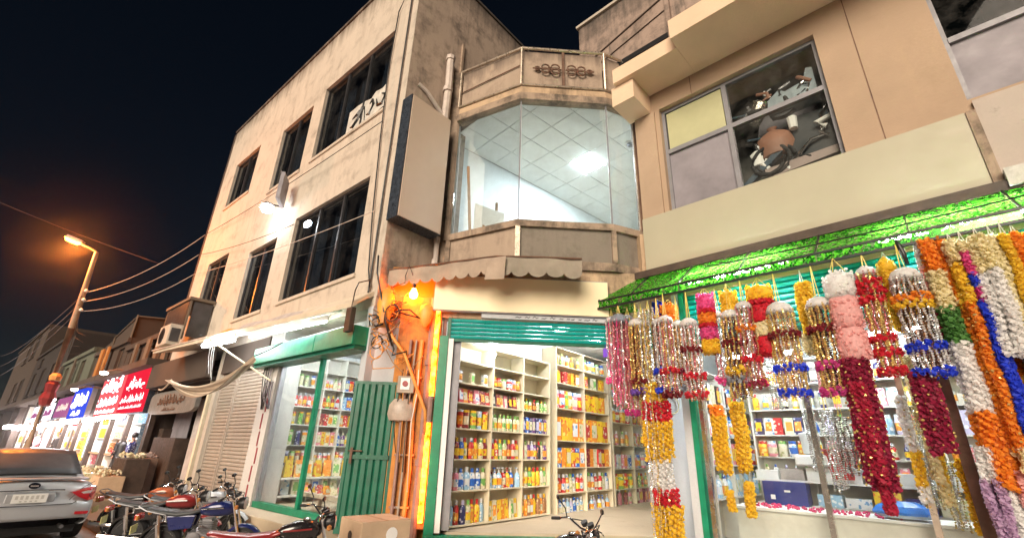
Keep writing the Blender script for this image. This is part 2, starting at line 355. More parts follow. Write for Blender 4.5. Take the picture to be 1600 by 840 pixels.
for n_, (x0, x1, z0, z1) in winA.items():
  if 1:
    fr = M(); d = .09; t = .05
    fr.box(x0, x1, d, d + .08, z1 - t, z1); fr.box(x0, x1, d, d + .08, z0, z0 + t); fr.box(x0, x0 + t, d, d + .08, z0 + t, z1 - t); fr.box(x1 - t, x1, d, d + .08, z0 + t, z1 - t)
    wf = put('window', fr, 'dark_alu', bA)
    k = {'U3': 3, 'L3': 3, 'U2': 2, 'L2': 2, 'U1': 2, 'L1': 2}[n_]
    ww = (x1 - x0 - 2 * t) / k
    for i in range(k):
        a = x0 + t + i * ww
        if i: put('mullion', M().box(a - .035, a + .035, d - .012, d + .07, z0 + t, z1 - t), 'dark_alu', wf)
        put('pane', M().box(a + .036, a + ww - .036, d + .03, d + .036, z0 + t, z1 - t), 'dark_glass', wf)
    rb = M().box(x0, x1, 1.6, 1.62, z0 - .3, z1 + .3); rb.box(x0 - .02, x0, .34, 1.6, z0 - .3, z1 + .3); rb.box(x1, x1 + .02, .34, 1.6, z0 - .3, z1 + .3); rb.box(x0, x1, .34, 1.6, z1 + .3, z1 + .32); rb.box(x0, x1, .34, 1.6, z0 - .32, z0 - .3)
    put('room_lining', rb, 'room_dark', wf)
  for ci in range(k):                           # gathered curtains, one behind each pane
    cu = M(); cx = x0 + .12 + ci * ww; pts = []
    for i in range(17): pts.append((cx + i * .035 * min(1, ww) * (1.0 if ci % 2 else 1.5), .48 + .035 * math.sin(i * 2.1 + ci)))
    for i in range(16):
        (xa, ya), (xb, yb) = pts[i], pts[i + 1]; cu.quad((xa, ya, z0), (xb, yb, z0), (xb, yb, z1), (xa, ya, z1))
    put('curtain', cu, 'curtain', wf, smooth='full')
    if ci == 0: put('sill', M().box(x0 - .06, x1 + .06, -.045, -.002, z0 - .09, z0 - .01), 'cream', bA)
# balcony box below the last lower window
put('balcony', M().box(-11.6, -9.1, -.75, -.001, 5.86, 5.95).box(-11.53, -11.47, -.70, -.64, 4.6, 5.86).box(-9.23, -9.17, -.70, -.64, 4.6, 5.86), 'far_cream', bA)
put('balcony_grille', M().box(-11.4, -9.3, -.70, -.67, 4.7, 5.84), 'dark_alu', bA)
put('balcony_grille', M().box(-9.22, -9.19, -.58, -.05, 4.7, 5.84), 'dark_alu', bA)
put('floor_slab', M().box(-12.5, .2, .0, .6, 4.18, 4.397), 'cream', bA)
# plaster joint lines and downpipe strip on the front
put('downpipe', M().tube([(-.02, -.05, 4.5), (-.02, -.05, 12.9)], .022, 6), 'black', bA)
# ground floor piers between the shops
put('pier', M().box(-4.06, -3.36, -.04, .5, 0, 4.2), 'white_tile', bA)
pr = put('pier', M().box(.02, .2, -.02, .4, 0, 4.2), 'grey_wall', bA)
put('pier', M().box(-7.25, -7.02, -.03, .4, 0, 4.2), 'concrete', bA)
rp = M()
for i in range(7):
    z = 3.0 - i * .36; x = -3.62 + .05 * math.sin(i * 2.0); rp.box(x - .035, x + .03, -.046, -.041, z - .30, z + rnd.uniform(0, .05))
put('paint_streak', rp, paint('red_paint', (.24, .03, .04), .6, var=.3), bA)
put('lintel', M().box(-7.2, -4.2, -.02, .4, 3.45, 4.17), 'far_brown', bA)

# roller shutters, every slat its own part
def shutter(name, label, fr, x0, x1, z0, z1, y, mat, n, group=None, rail='shutter_grey', curve=.028):
    t = thing(name, label, 'roller shutter', fr, (x0 + x1) / 2, y, z0, 0, group)
    h = (z1 - z0) / n; wd = (x1 - x0) / 2
    s = M(); pr = [(0, 0), (-curve * .8, h * .18), (-curve, h * .5), (-curve * .8, h * .8), (0, h - .004)]
    for i in range(4):
        (ya, za), (yb, zb) = pr[i], pr[i + 1]; s.quad((-wd, ya, za), (wd, ya, za), (wd, yb, zb), (-wd, yb, zb))
    s.quad((-wd, 0, h - .004), (wd, 0, h - .004), (wd, .012, h), (-wd, .012, h))
    me = s.mesh('slat'); me.materials.append(MATS[mat])
    for i in range(n):
        o = bpy.data.objects.new('slat', me); COL.objects.link(o); o.parent = t; o.location = (0, 0, i * h)
    for sx in (-1, 1): put('guide_rail', M().box(sx * wd - .03, sx * wd + .03, -.05, .03, 0, z1 - z0), rail, t)
    put('bottom_bar', M().box(-wd + .03, wd - .03, -.045, .02, -.05, 0), rail, t)
    return t
sh = shutter('roller_shutter', 'tall closed grey roller shutter beside the tiled pier, wider of the pair', FA, -5.85, -4.1, .2, 3.45, .1, 'shutter_grey', 38, 'closed grey shutters')
put('padlock', M().box(-.05, .05, -.09, -.05, .1, .2), 'black', sh)
sh = shutter('roller_shutter', 'narrow closed grey roller shutter catching the light, next to the dark stall', FA, -7.0, -5.95, .2, 3.45, .1, 'shutter_grey', 38, 'closed grey shutters')
put('padlock', M().box(-.05, .05, -.09, -.05, .1, .2), 'black', sh)

# canopy over the left shop: tapering slab, battens, torn orange sheet
cn = thing('canopy', 'projecting shop canopy with pale soffit and torn orange sheet along its edge', 'canopy', FA)
cf = [(-9.7, -1.15, 4.12), (.12, -.42, 4.10)]; cb = [(-9.7, -.002, 4.42), (.12, -.002, 4.42)]
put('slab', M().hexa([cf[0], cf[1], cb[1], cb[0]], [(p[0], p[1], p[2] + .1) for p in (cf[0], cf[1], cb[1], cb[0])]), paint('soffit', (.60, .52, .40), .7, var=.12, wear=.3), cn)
for i in range(5):
    f = .34 + i * .12; x = cf[0][0] + (cf[1][0] - cf[0][0]) * f
    put('batten', M().beam((x - .7, -.75 + i * .08, 4.16), (x + 1.0, -.42 + i * .05, 4.20), .035), 'shelf_white', cn)
put('batten', M().beam((-4.4, -.75, 4.12), (-2.2, -.22, 4.2), .03), 'shelf_white', cn)
put('batten', M().beam((-4.1, -.25, 4.2), (-2.6, -.60, 4.14), .03), 'shelf_white', cn)
o_ = M(); n = 22
for i in range(n):
    def P(k, lo):
        f = k / n; x = -5.6 + 5.75 * f; y = -1.15 + .85 * (x + 9.7) / 9.82 - .03; z = 4.25 + .02 * math.sin(k * 1.7)
        return (x, y - (.02 if lo else -.16 - .06 * f), z - (.03 + .05 * math.sin(k * .9) ** 2) if lo else z + .12)
    o_.quad(P(i, 1), P(i + 1, 1), P(i + 1, 0), P(i, 0))
put('torn_sheet', o_, 'orange_sheet', cn, smooth='full')
o_ = M()
for i in range(8):
    def P(k, lo):
        f = k / 8; x = -4.4 + 2.6 * f; y = -1.15 + .85 * (x + 9.7) / 9.82 - .06; z = 4.26 + .02 * math.sin(k * 1.3)
        return (x, y - (.02 if lo else -.10), z - .06 if lo else z + .09)
    o_.quad(P(i, 1), P(i + 1, 1), P(i + 1, 0), P(i, 0))
put('grey_patch', o_, 'sheet_grey', cn, smooth='full')
put('front_rail', M().beam((-9.7, -1.19, 4.2), (.12, -.34, 4.24), .03), 'pipe_white', cn)
t = thing('tube_light', 'bright white tube light under the canopy edge above the striped cloth', 'tube light', FA, -4.75, -.90, 3.92, math.atan2(.12, 1.2), 'tube lights under the left canopy')
put('tube', M().tube([(-.95, 0, 0), (.55, 0, 0)], .05, 8), 'tube_white', t); put('fixture', M().box(-1.0, .6, -.015, .015, .055, .16), 'white_paint', t)
t = thing('tube_light', 'dimmer white tube light further along the canopy towards the green box', 'tube light', FA, -2.7, -.62, 3.93, math.atan2(.12, 1.2), 'tube lights under the left canopy')
put('tube', M().tube([(-.9, 0, 0), (1.1, 0, 0)], .022, 8), emit('tube_dim', (.95, .97, 1), 45), t); put('fixture', M().box(-.95, 1.15, -.012, .012, .025, .14), 'white_paint', t)

t = thing('tube_light', 'thin tube light added to brighten the right half of the left canopy', 'tube light', FA, -1.5, -.40, 3.98, math.atan2(.10, 1.2), 'tube lights under the left canopy')  # extra tube added to brighten the dark right end of the soffit
put('tube', M().tube([(-.6, 0, 0), (.6, 0, 0)], .016, 8), emit('soffit_fill_tube', (1, .97, .9), 90), t); put('fixture', M().box(-.65, .65, -.01, .01, .02, .12), 'white_paint', t)
# green shutter housing over the glazed door, and the door glazing
t = thing('shutter_housing', 'long green metal shutter box above the left shop door', 'shutter box', FA, -2.0, 0, 3.36)
put('box', M().box(-2.15, .72, -.34, .1, .05, .42).box(.723, 2.15, -.335, .1, .052, .418), 'green_paint', t, bevel=.012)
put('lip', M().box(-2.15, 2.15, -.28, .1, -.02, .047), 'green_dark', t)
t = thing('glass_door', 'green framed sliding glass front of the left shop, goods behind it', 'glass door', FA, -1.62, .04, .5)
put('threshold', M().box(-1.72, 1.66, -.05, .1, -.08, .05), 'green_paint', t)
put('mullion', M().box(.07, .17, -.03, .05, .05, 2.95), 'green_paint', t)
put('jamb', M().box(-1.72, -1.64, -.03, .08, .05, 2.95), 'alu', t); put('jamb', M().box(1.58, 1.66, -.03, .08, .05, 2.95), 'alu', t)
put('pane', M().box(-1.63, .065, .0, .008, .05, 2.95), 'shop_glass', t); put('pane', M().box(.175, 1.575, .02, .028, .05, 2.95), 'shop_glass', t)
# room behind
rm = M(); rm.box(-3.97, .05, .16, 4.6, .40, .45); put('shop_floor', rm, 'step_tile', bA)
put('shop_wall', M().box(-4.05, -3.97, .51, 4.6, .4, 3.95).box(.06, .14, .42, 4.6, .4, 3.95).box(-3.97, .06, 4.6, 4.7, .4, 3.95), 'room_white', bA)
put('shop_ceiling', M().box(-4.05, .14, .12, 4.7, 3.951, 4.0), 'room_white', bA)
for nn_ in (0, 1):
  t = thing('tube_light', ('white tube light high inside the left shop above the blue packs', 'white tube light on the left shop ceiling just behind the glass')[nn_], 'tube light', FA, (-.9, -2.3)[nn_], (1.9, .75)[nn_], 3.78, 0, 'tube lights in the shops')
  put('tube', M().tube([(-.7, 0, 0), (.7, 0, 0)], .03, 8), 'shop_tube', t); put('fixture', M().box(-.75, .75, -.04, .04, .04, .1), 'white_paint', t)

# things on the left building's front
t = thing('floodlight', 'bright white floodlight on an arm between the upper window rows', 'floodlight', FA, -5.35, -.45, 8.02)
put('lamp', M().lathe([(.02, -.17), (.13, -.13), (.18, -.05), (.17, .03), (.05, .05)], 12), 'bulb_white', t, smooth='full')
put('housing', M().lathe([(.18, .04), (.17, .06), (.12, .12), (.04, .15)], 12), 'black', t); put('arm', M().beam((0, 0, .1), (0, .44, .2), .04), 'black', t)
single('wall_sign', M().box(-.32, .32, -.10, 0, -.42, .42).box(-.34, .34, -.11, -.101, .36, .44), 'grey_board', 'small dull grey box sign on the wall above the floodlight', 'sign', FA, -4.75, -.32, 8.42, dg(-35))
po = thing('torn_poster', 'torn white poster with dark script across the top right window', 'poster', FA, -1.62, .1, 9.5)
poly = [(-.95, .02), (-.3, .0), (.1, -.05), (.62, -.06), (.92, .0), (.9, .45), (.93, .92), (.6, .8), (.3, .86), (.12, .72), (-.2, .8), (-.55, .83), (-.93, .80)]
put('sheet', M().prism(poly, -.006, .0), paint('poster_white', (.55, .53, .48), .7, var=.25, wear=.3), po)
lt = M()
for pts in ([(-.75, .2), (-.6, .15), (-.4, .3), (-.25, .62), (-.18, .6), (-.3, .3)], [(-.7, .45), (-.45, .5), (-.4, .62)], [(.0, .25), (.15, .2), (.3, .45), (.22, .62), (.1, .55)], [(.4, .55), (.5, .3), (.7, .25), (.8, .5), (.62, .62)], [(.45, .05), (.8, .1)], [(-.05, .1), (-.15, .6)]):
    lt.tube([(x, -.012, z) for x, z in pts], [.012] + [.045] * (len(pts) - 2) + [.015], 5)
put('lettering', lt, 'black', po)
t = thing('air_conditioner', 'cream air conditioner unit perched on the far end of the canopy', 'air conditioner', FA, -9.15, -.98, 4.30)
put('case', M().box(-.5, .5, -.17, .17, 0, .62), 'concrete', t, bevel=.02)
gr = M()
for i in range(5): gr.lathe([(.06 + i * .045, -.004), (.07 + i * .045, -.004), (.07 + i * .045, .004), (.06 + i * .045, .004)], 16, mat=Matrix.Translation((-.12, -.178, .31)) @ Matrix.Rotation(PI / 2, 4, 'X'))
put('fan_grille', gr, 'dark_alu', t); put('fan', M().lathe([(.02, 0), (.24, 0), (.24, .003), (.02, .003)], 16, mat=Matrix.Translation((-.12, -.172, .31)) @ Matrix.Rotation(PI / 2, 4, 'X')), 'black', t)
put('vent_panel', M().box(.502, .505, -.12, .12, .1, .5), 'dark_alu', t)

# blank tan sign box on the side wall
t = thing('blank_signboard', 'tall blank tan box sign fixed edge on beside the corner pipes', 'sign', FS, .5, -.36, 6.02)
put('face', M().box(-.53, .60, -.02, .0, .02, 3.08), 'blank_sign_tan', t); put('box', M().box(-.56, .61, .003, .34, 0, 3.1), 'sign_side', t)
# pipes on the side wall
for i, (x, y, z0, z1, r) in enumerate(((1.12, -.12, 9.2, 11.3, .10), (1.62, -.12, 5.0, 9.0, .055), (1.25, -.1, 4.9, 6.1, .06), (1.5, -.2, 4.9, 6.0, .05))):
    single('drain_pipe', M().tube([(0, 0, 0), (0.02, 0, (z1 - z0) * .5), (0, 0, z1 - z0)], r, 8).tube([(0, 0, (z1 - z0) * .45), (0, 0, (z1 - z0) * .45 + .12)], r * 1.25, 8).tube([(0, 0, z1 - z0 - .12), (0, 0, z1 - z0)], r * 1.25, 8), 'pipe_white',
           ('thick pale drain pipe standing up the side wall above the tan box sign', 'long thin pale pipe running down between the tan sign and the bay window',
            'short pale pipe directly under the tan box sign', 'slanting short pale pipe under the bay window edge')[i], 'pipe', FS, x, y, z0, group='drain pipes in the corner', smooth=True)
single('waste_pipe', M().tube([(-.7, -.02, .5), (-.45, -.05, .42), (-.1, -.08, .15), (.1, -.1, .0), (.12, -.1, -.35)], .055, 8), 'pipe_white', 'bent pale waste pipe joining the thick drain pipe from the left', 'pipe', FS, 1.0, 0, 9.35, smooth=True)
put('block', M().box(1.55, 1.62, -.06, -.001, 8.9, 12.2).box(1.62, 3.6, -.05, -.001, 11.1, 11.2), 'bay_stone', so_)
# ================================================================ corner building with the glazed bay (frame C)
bC = thing('corner_building', 'narrow corner building with lit three sided bay window', 'building', FC)
PL = [(-.24, .92), (1.26, -.02), (3.27, -.02), (3.98, .25)]          # bay plan
def off(pl, d):
    out = []
    for i, (x, y) in enumerate(pl):
        ns = []
        for a, b in ((i - 1, i), (i, i + 1)):
            if 0 <= a and b < len(pl):
                dx, dy = pl[b][0] - pl[a][0], pl[b][1] - pl[a][1]; l = math.hypot(dx, dy); ns.append((dy / l, -dx / l))
        nx = sum(n[0] for n in ns); ny = sum(n[1] for n in ns); l = math.hypot(nx, ny); k = d / l / max(.5, l / len(ns)) if len(ns) > 1 else d
        out.append((x + nx / l * (d / max(.6, l / len(ns))), y + ny / l * (d / max(.6, l / len(ns)))))
    return out
def band(z0, z1, d0, d1):
    a, b = off(PL, d1), off(PL, d0); m = M()
    for i in range(3): m.hexa([(*a[i], z0), (*a[i + 1], z0), (*b[i + 1], z0), (*b[i], z0)], [(*a[i], z1), (*a[i + 1], z1), (*b[i + 1], z1), (*b[i], z1)])
    return m
ZS, ZT = 6.19, 9.33
put('bay_slab', M().slab(off(PL, .06) + [(4.1, 1.6), (-.6, 1.6)], 5.12, 5.3), 'bay_stone', bC)
put('bay_sill', band(6.04, ZS, -.12, .07), 'bay_stone', bC)
put('bay_head', band(ZT, 9.52, -.15, .10), 'bay_stone', bC)
put('bay_cornice', band(9.523, 9.76, -.12, .03), 'peach_stained', bC)
for i in range(3):
    p0_, p1_ = PL[i], PL[i + 1]
    def seg(z0, z1, d0, d1, e0=.0, e1=.0):
        a, b = off(PL, d1), off(PL, d0); f = lambda u, v, t: (u[0] + (v[0] - u[0]) * t, u[1] + (v[1] - u[1]) * t)
        A0, A1, B0, B1 = f(a[i], a[i + 1], e0), f(a[i], a[i + 1], 1 - e1), f(b[i], b[i + 1], e0), f(b[i], b[i + 1], 1 - e1)
        return M().hexa([(*A0, z0), (*A1, z0), (*B1, z0), (*B0, z0)], [(*A0, z1), (*A1, z1), (*B1, z1), (*B0, z1)])
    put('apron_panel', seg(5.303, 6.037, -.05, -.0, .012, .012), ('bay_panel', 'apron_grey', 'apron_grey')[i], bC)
    if i == 1:
        put('parapet_panel', seg(9.8, 10.88, -.04, .0, .02, .51), 'bay_panel', bC); put('parapet_panel', seg(9.8, 10.88, -.04, .0, .51, .02), 'bay_panel', bC)
    else: put('parapet_panel', seg(9.8, 10.88, -.04, .0, .02, .02), 'bay_panel', bC)
    put('window_pane', seg(ZS, ZT, -.02, -.012, .012, .012), 'clear_glass', bC)
    a = off(PL, .05)
    put('top_rail', M().tube([(*a[i], 10.93), (*a[i + 1], 10.93)], .038, 8), 'rail_metal', bC, smooth=True)
    put('bottom_rail', M().tube([(*a[i], 9.79), (*a[i + 1], 9.79)], .03, 8), 'rail_metal', bC, smooth=True)
    if i == 0: put('middle_rail', M().tube([(*off(PL, .03)[0], 10.25), (*off(PL, .03)[1], 10.42)], .015, 6), 'rust', bC)
a = off(PL, .05)
for i in range(4):
    put('rail_post', M().tube([(*a[i], 9.79), (*a[i], 10.93)], .036, 8), 'rail_metal', bC, smooth=True)
    q = off(PL, .0)[i]; put('glazing_bar', M().box(q[0] - .014, q[0] + .014, q[1] - .02, q[1] + .02, ZS, ZT), 'alu' if 0 < i < 3 else 'bay_stone', bC)
    q = off(PL, .03)[i]; put('apron_post', M().box(q[0] - .05, q[0] + .05, q[1] - .04, q[1] + .04, 5.303, 6.035), 'rail_metal' if i == 1 else 'bay_stone', bC)
a = off(PL, .02); mx = (a[1][0] + a[2][0]) / 2
put('rail_post', M().box(mx - .03, mx + .03, a[1][1] - .03, a[1][1] + .03, 9.8, 10.9), 'rust', bC)
for sx in (-1, 1):                                                     # wrought ornament, one on either side of the middle post
    om = M(); y = a[1][1] - .05
    for cx, cz, r in ((.18, .07, .10), (.18, -.07, .10), (.42, .06, .09), (.42, -.06, .09), (.62, 0, .06), (.30, 0, .055)):
        om.tube([(mx + sx * (cx + .02) + r * math.cos(t * PI / 6), y, 10.30 + cz + r * .8 * math.sin(t * PI / 6)) for t in range(13)], .02, 5, cap=False)
    om.tube([(mx + sx * .05, y, 10.30), (mx + sx * .35, y, 10.30), (mx + sx * .75, y, 10.30)], .018, 5)
    put('ornament', om, 'rust', bC)
# side jamb walls either side of the bay and its recess
put('jamb_wall', M().box(-.62, -.25, .95, 1.4, 4.5, 11.0), 'bay_stone', bC)
put('window_frame', M().box(PL[0][0] - .12, PL[0][0] - .02, PL[0][1] - .04, PL[0][1] + .1, 6.05, 9.5), 'bay_stone', bC)
put('window_frame', M().box(3.99, 4.16, .22, .40, 6.05, 9.5), 'rust', bC)
put('jamb_wall', M().box(3.85, 4.3, .0, .5, 4.0, 6.03), 'peach_stained', bC)
put('deck', M().slab([(p[0], p[1] + .03) for p in PL] + [(4.0, 5.5), (-.2, 5.5)], 9.762, 9.79), 'concrete', bC)
# the room in the bay
rd = dg(38.5); ru = Vector((math.cos(rd), math.sin(rd))); rv = Vector((-math.sin(rd), math.cos(rd))); r0 = Vector((.09, 2.10))
def rp(u, v): q = r0 + ru * u + rv * v; return (q.x, q.y)
put('room_floor', M().slab([(p[0], p[1] + .06) for p in PL] + [(8.8, 4.2), (7.5, 8.5), (-.4, 1.9)], 5.95, 6.03), 'step_tile', bC)
rw = M()
def wallseg(p, q, z0, z1, t=.06):
    p, q = Vector(p), Vector(q); n = Vector((-(q - p).y, (q - p).x)).normalized() * t
    return rw.hexa([(*p, z0), (*q, z0), (*(q + n), z0), (*(p + n), z0)], [(*p, z1), (*q, z1), (*(q + n), z1), (*(p + n), z1)])
rw = M(); wallseg(rp(-.42, 0), rp(7.5, 0), 6.03, ZT - .02); put('room_wall', rw, 'room_white', bC)
rw = M(); wallseg(rp(7.5, 0), rp(7.5, -4.6), 6.03, ZT - .02); put('room_wall', rw, 'room_white', bC)
rw = M(); wallseg((-.2, 1.0), rp(-.42, .0), 6.03, ZT - .02); put('room_wall', rw, 'room_white', bC)
rw = M(); wallseg(rp(7.5, -4.6), (4.05, .32), 6.03, ZT - .02); put('room_wall', rw, 'room_white', bC)
put('wall_joint', M().box(-.012, .012, -.02, .0, 6.03, 8.0, Matrix.Translation((*rp(4.1, 0), 0)) @ Matrix.Rotation(rd, 4, 'Z')), 'grey_board', bC)
put('ceiling_void', M().slab([(p[0], p[1] + .12) for p in PL] + [(8.8, 4.2), (7.5, 8.5), (-.4, 1.9)], ZT + .06, ZT + .10), 'dark_alu', bC)
tile = .757; tmesh = None
def inside(x, y):
    poly = [(p[0], p[1] + .10) for p in PL] + [rp(7.5, -4.6), rp(7.5, 0), rp(-.42, 0)]
    c = False
    for i in range(len(poly)):
        (xa, ya), (xb, yb) = poly[i], poly[i - 1]
        if (ya > y) != (yb > y) and x < (xb - xa) * (y - ya) / (yb - ya) + xa: c = not c
    return c
tm = M().box(.008, tile - .008, .008, tile - .008, 0, .03); tme = tm.mesh('ceiling_tile'); tme.materials.append(MATS['ceiling_tile'])
lt_i = None
for i in range(-1, 10):
    for j in range(-7, 0):
        c = rp((i + .5) * tile, (j + .5) * tile)
        cs = [rp((i + a) * tile, (j + b) * tile) for a in (0, 1) for b in (0, 1)]
        nin = sum(inside(*q) for q in cs)
        if nin == 0: continue
        if nin < 4:            # cut tile: clip the cell against the bay's inner edge
            poly = [rp((i + a) * tile + e, (j + b) * tile + f) for a, b, e, f in ((0, 0, .008, .008), (1, 0, -.008, .008), (1, 1, -.008, -.008), (0, 1, .008, -.008))]
            clip = [(p[0], p[1] + .10) for p in PL] + [rp(7.5, -4.6), rp(7.5, 0), rp(-.42, 0)]
            for k in range(len(clip)):
                a_, b_ = Vector(clip[k]), Vector(clip[(k + 1) % len(clip)]); out = []
                sd_ = lambda p: (b_ - a_).x * (p[1] - a_.y) - (b_ - a_).y * (p[0] - a_.x)
                for q in range(len(poly)):
                    p, r_ = poly[q], poly[(q + 1) % len(poly)]; sp, sr = sd_(p), sd_(r_)
                    if sp >= 0: out.append(p)
                    if sp * sr < 0: t_ = sp / (sp - sr); out.append((p[0] + (r_[0] - p[0]) * t_, p[1] + (r_[1] - p[1]) * t_))
                poly = out
                if not poly: break
            if len(poly) >= 3: put('ceiling_tile', M().slab(poly, ZT - .015, ZT + .015), 'ceiling_tile', bC)
            continue
        if (i, j) == (3, -3): continue
        o = bpy.data.objects.new('ceiling_tile', tme); COL.objects.link(o); o.parent = bC
        q = rp(i * tile, j * tile); o.location = (q[0], q[1], ZT - .015 + rnd.uniform(-.003, .003)); o.rotation_euler = (0, 0, rd)
q = rp(3 * tile, -3 * tile)
t = thing('panel_light', 'glaring square white panel light in the bay room ceiling', 'ceiling light', FC, q[0], q[1], ZT - .015, rd)
put('diffuser', M().box(.04, tile - .04, .04, tile - .04, -.012, .0), 'panel_light', t); put('frame', M().box(0.005, tile - .005, 0.005, tile - .005, .002, .03), 'white_paint', t)
q = rp(3.6 * tile, -4.3 * tile); t = thing('dome_camera', 'small grey dome hanging from the bay ceiling by the right glass', 'camera', FC, q[0], q[1], ZT - .02)
put('base', M().lathe([(.0, -.03), (.12, -.03), (.13, 0), (0, 0)], 14), 'white_paint', t); put('dome', M().lathe([(.01, -.11), (.06, -.10), (.095, -.03)], 14), 'alu', t, smooth=True)
t = thing('wall_fan', 'white wall fan glimpsed through the right pane of the bay', 'fan', FC, *rp(4.6 * tile, -4.6 * tile), 8.35, dg(-30))
put('guard', M().lathe([(.05, -.05), (.2, -.04), (.24, 0), (.2, .05), (.05, .06)], 16, mat=Matrix.Rotation(PI / 2, 4, 'X')), 'white_paint', t, smooth=True); put('hub', M().lathe([(.0, -.09), (.07, -.08), (.07, .1), (0, .1)], 10, mat=Matrix.Rotation(PI / 2, 4, 'X')), 'shelf_cream', t); put('stem', M().beam((0, .1, 0), (.0, .2, .4), .05), 'shelf_cream', t)
x_, z_ = FC.at(765, 340, 1.3)
t = thing('framed_board', 'framed white display board with brown marks leaning behind the left bay pane', 'board', FC, x_, 1.1, 6.03, dg(30))
put('board', M().box(-.40, .42, 0, .02, .12, 1.02), 'white_paint', t); put('post', M().beam((-.5, -.05, 0), (-.68, -.05, 1.9), .05), 'wood', t); put('post', M().beam((.2, .03, .9), (.2, .03, 1.25), .05), 'wood', t)
mk = M()
for k in range(9): mk.box(*(lambda a, b: (a, a + .06, -.004, -.001, b, b + .05))(rnd.uniform(-.2, .25), rnd.uniform(.25, .6)))
put('print', mk, 'wood', t)

# ground floor of the corner shop
put('pier', M().box(3.98, 4.44, -.0, .6, 0, 4.6), 'grey_wall', bC)
put('jamb', M().box(-.16, .0, -.06, .1, .2, 3.66), 'green_paint', bC); put('jamb', M().box(.003, .10, -.03, .3, .4, 3.62), 'white_paint', bC); put('jamb', M().box(.105, .24, .05, .2, .43, 3.62), 'alu', bC)
put('threshold', M().box(-.16, 3.97, -.12, .06, .22, .37), 'green_paint', bC)
put('shop_step', M().box(-.16, 3.97, -.6, -.125, .202, .3), 'step_tile', bC)
shutter('roller_shutter', 'teal roller shutter rolled up over the corner shop, below the yellow blank sign', FC, .0, 3.96, 3.62, 4.02, .02, 'teal', 5, 'teal shutters', rail='green_dark', curve=.035)
put('lintel', M().box(-.3, 4.0, .0, .3, 4.03, 5.12), 'peach_stained', bC)
t = thing('blank_signboard', 'long blank yellow sign panel above the teal shutter of the corner shop', 'sign', FC, 1.36, -.14, 4.12)
put('face', M().box(-1.68, 1.70, -.02, 0, .02, .72), 'blank_sign_yellow', t); put('frame', M().box(-1.69, 1.71, .002, .1, 0, .74), 'alu', t)
t = thing('painted_strip', 'pale strip with worn dark script along the top of the teal shutter', 'sign', FC, 2.2, -.09, 4.03)
put('board', M().box(-1.6, .85, -.01, .08, 0, .085), 'grey_wall', t)
lt = M(); x = -.95
while x < .7:
    wv = rnd.uniform(.05, .12); lt.tube([(x, -.016, .03), (x + wv * .3, -.016, .055 + rnd.uniform(-.02, .015)), (x + wv * .7, -.016, .03), (x + wv, -.016, .05)], .007, 4); x += wv + rnd.uniform(.02, .1)
put('lettering', lt, 'black', t)
put('shop_floor', M().slab([(.2, .1), (3.97, .1), (9.2, 5.2), (4.6, 6.5), (.1, .3)], .36, .40), 'step_tile', bC)
put('shop_ceiling', M().slab([(.1, .25), (3.97, .25), (9.2, 5.2), (4.6, 6.5)], 4.25, 4.3), 'room_white', bC)
rw = M(); wallseg((4.0, .62), (8.9, 5.4), .40, 4.25); put('shop_wall', rw, 'room_white', bC)
rw = M(); wallseg((4.6, 6.5), (9.2, 5.2), .40, 4.25); put('shop_wall', rw, 'room_white', bC)
t = thing('bulb', 'glaring white bulb hanging at the top of the corner shop shelves', 'bulb', FC, .86, .72, 3.50)
put('globe', M().lathe([(.01, -.07), (.05, -.05), (.065, 0), (.04, .05), (.02, .08)], 10), emit('shop_bulb', (.92, .97, 1), 130), t, smooth=True); put('cord', M().tube([(0, 0, .08), (0, 0, .8)], .008, 5), 'black', t)
for k, (x, y) in enumerate(((2.0, 1.0), (3.6, 2.4))):
    t = thing('tube_light', ('white tube light on the corner shop ceiling near the shutter', 'white tube light deep on the corner shop ceiling over the yellow cartons')[k], 'tube light', FC, x, y, 4.18, dg(46), 'tube lights in the shops')
    put('tube', M().tube([(-.65, 0, 0), (.65, 0, 0)], .025, 8), 'shop_tube', t); put('fixture', M().box(-.7, .7, -.03, .03, .03, .07), 'white_paint', t)

# scalloped awning under the bay
t = thing('scalloped_awning', 'dusty brown cloth awning with scalloped edge hanging under the bay', 'awning', FC)
aw = [(-1.30, .12, 4.98), (-.6, -.22, 4.97), (.1, -.50, 4.99), (.82, -.74, 5.03), (1.6, -.78, 5.04), (2.42, -.80, 5.04)]
def awp(f):
    i = min(int(f), len(aw) - 2); return Vector(aw[i]).lerp(Vector(aw[i + 1]), f - i)
bk = [(-1.0, .75), (-.4, .55), (.2, .28), (.95, .02), (1.65, 0), (2.5, 0)]
def valance(f0, f1, nsc, drop, mat, nm):
    m = M(); n = nsc * 8
    for k in range(n):
        def P(q, lo):
            f = f0 + (f1 - f0) * q / n; p = awp(f); ph = (q / 8) % 1
            sc = .09 * (math.sin(PI * ph)) ** .6; ripple = .012 * math.sin(q * .31) + .008 * math.sin(q * .13)
            return (p.x, p.y - ripple - (.02 if lo else 0), p.z - (drop + sc if lo else 0) + .006 * math.sin(q * .5))
        a_, b_, c_, d_ = P(k, 1), P(k + 1, 1), P(k + 1, 0), P(k, 0); e_, f_ = (a_[0], a_[1], d_[2] - drop), (b_[0], b_[1], c_[2] - drop)
        m.quad(a_, b_, f_, e_); m.quad(e_, f_, c_, d_)
    o = put(nm, m, mat, t, smooth='full')
valance(0, 2.96, 9, .27, 'awning_brown', 'valance'); valance(2.965, 5, 5, .30, 'awning_cloth', 'valance')
top = M()
for i in range(5):
    a_, b_ = aw[i], aw[i + 1]; top.quad(a_, b_, (*bk[i + 1], 5.16), (*bk[i], 5.16))
    if i == 0: top.quad(aw[0], (*bk[0], 5.16), (bk[0][0], bk[0][1], 4.7), (aw[0][0], aw[0][1], 4.62))
put('canvas', top, 'awning_cloth', t)
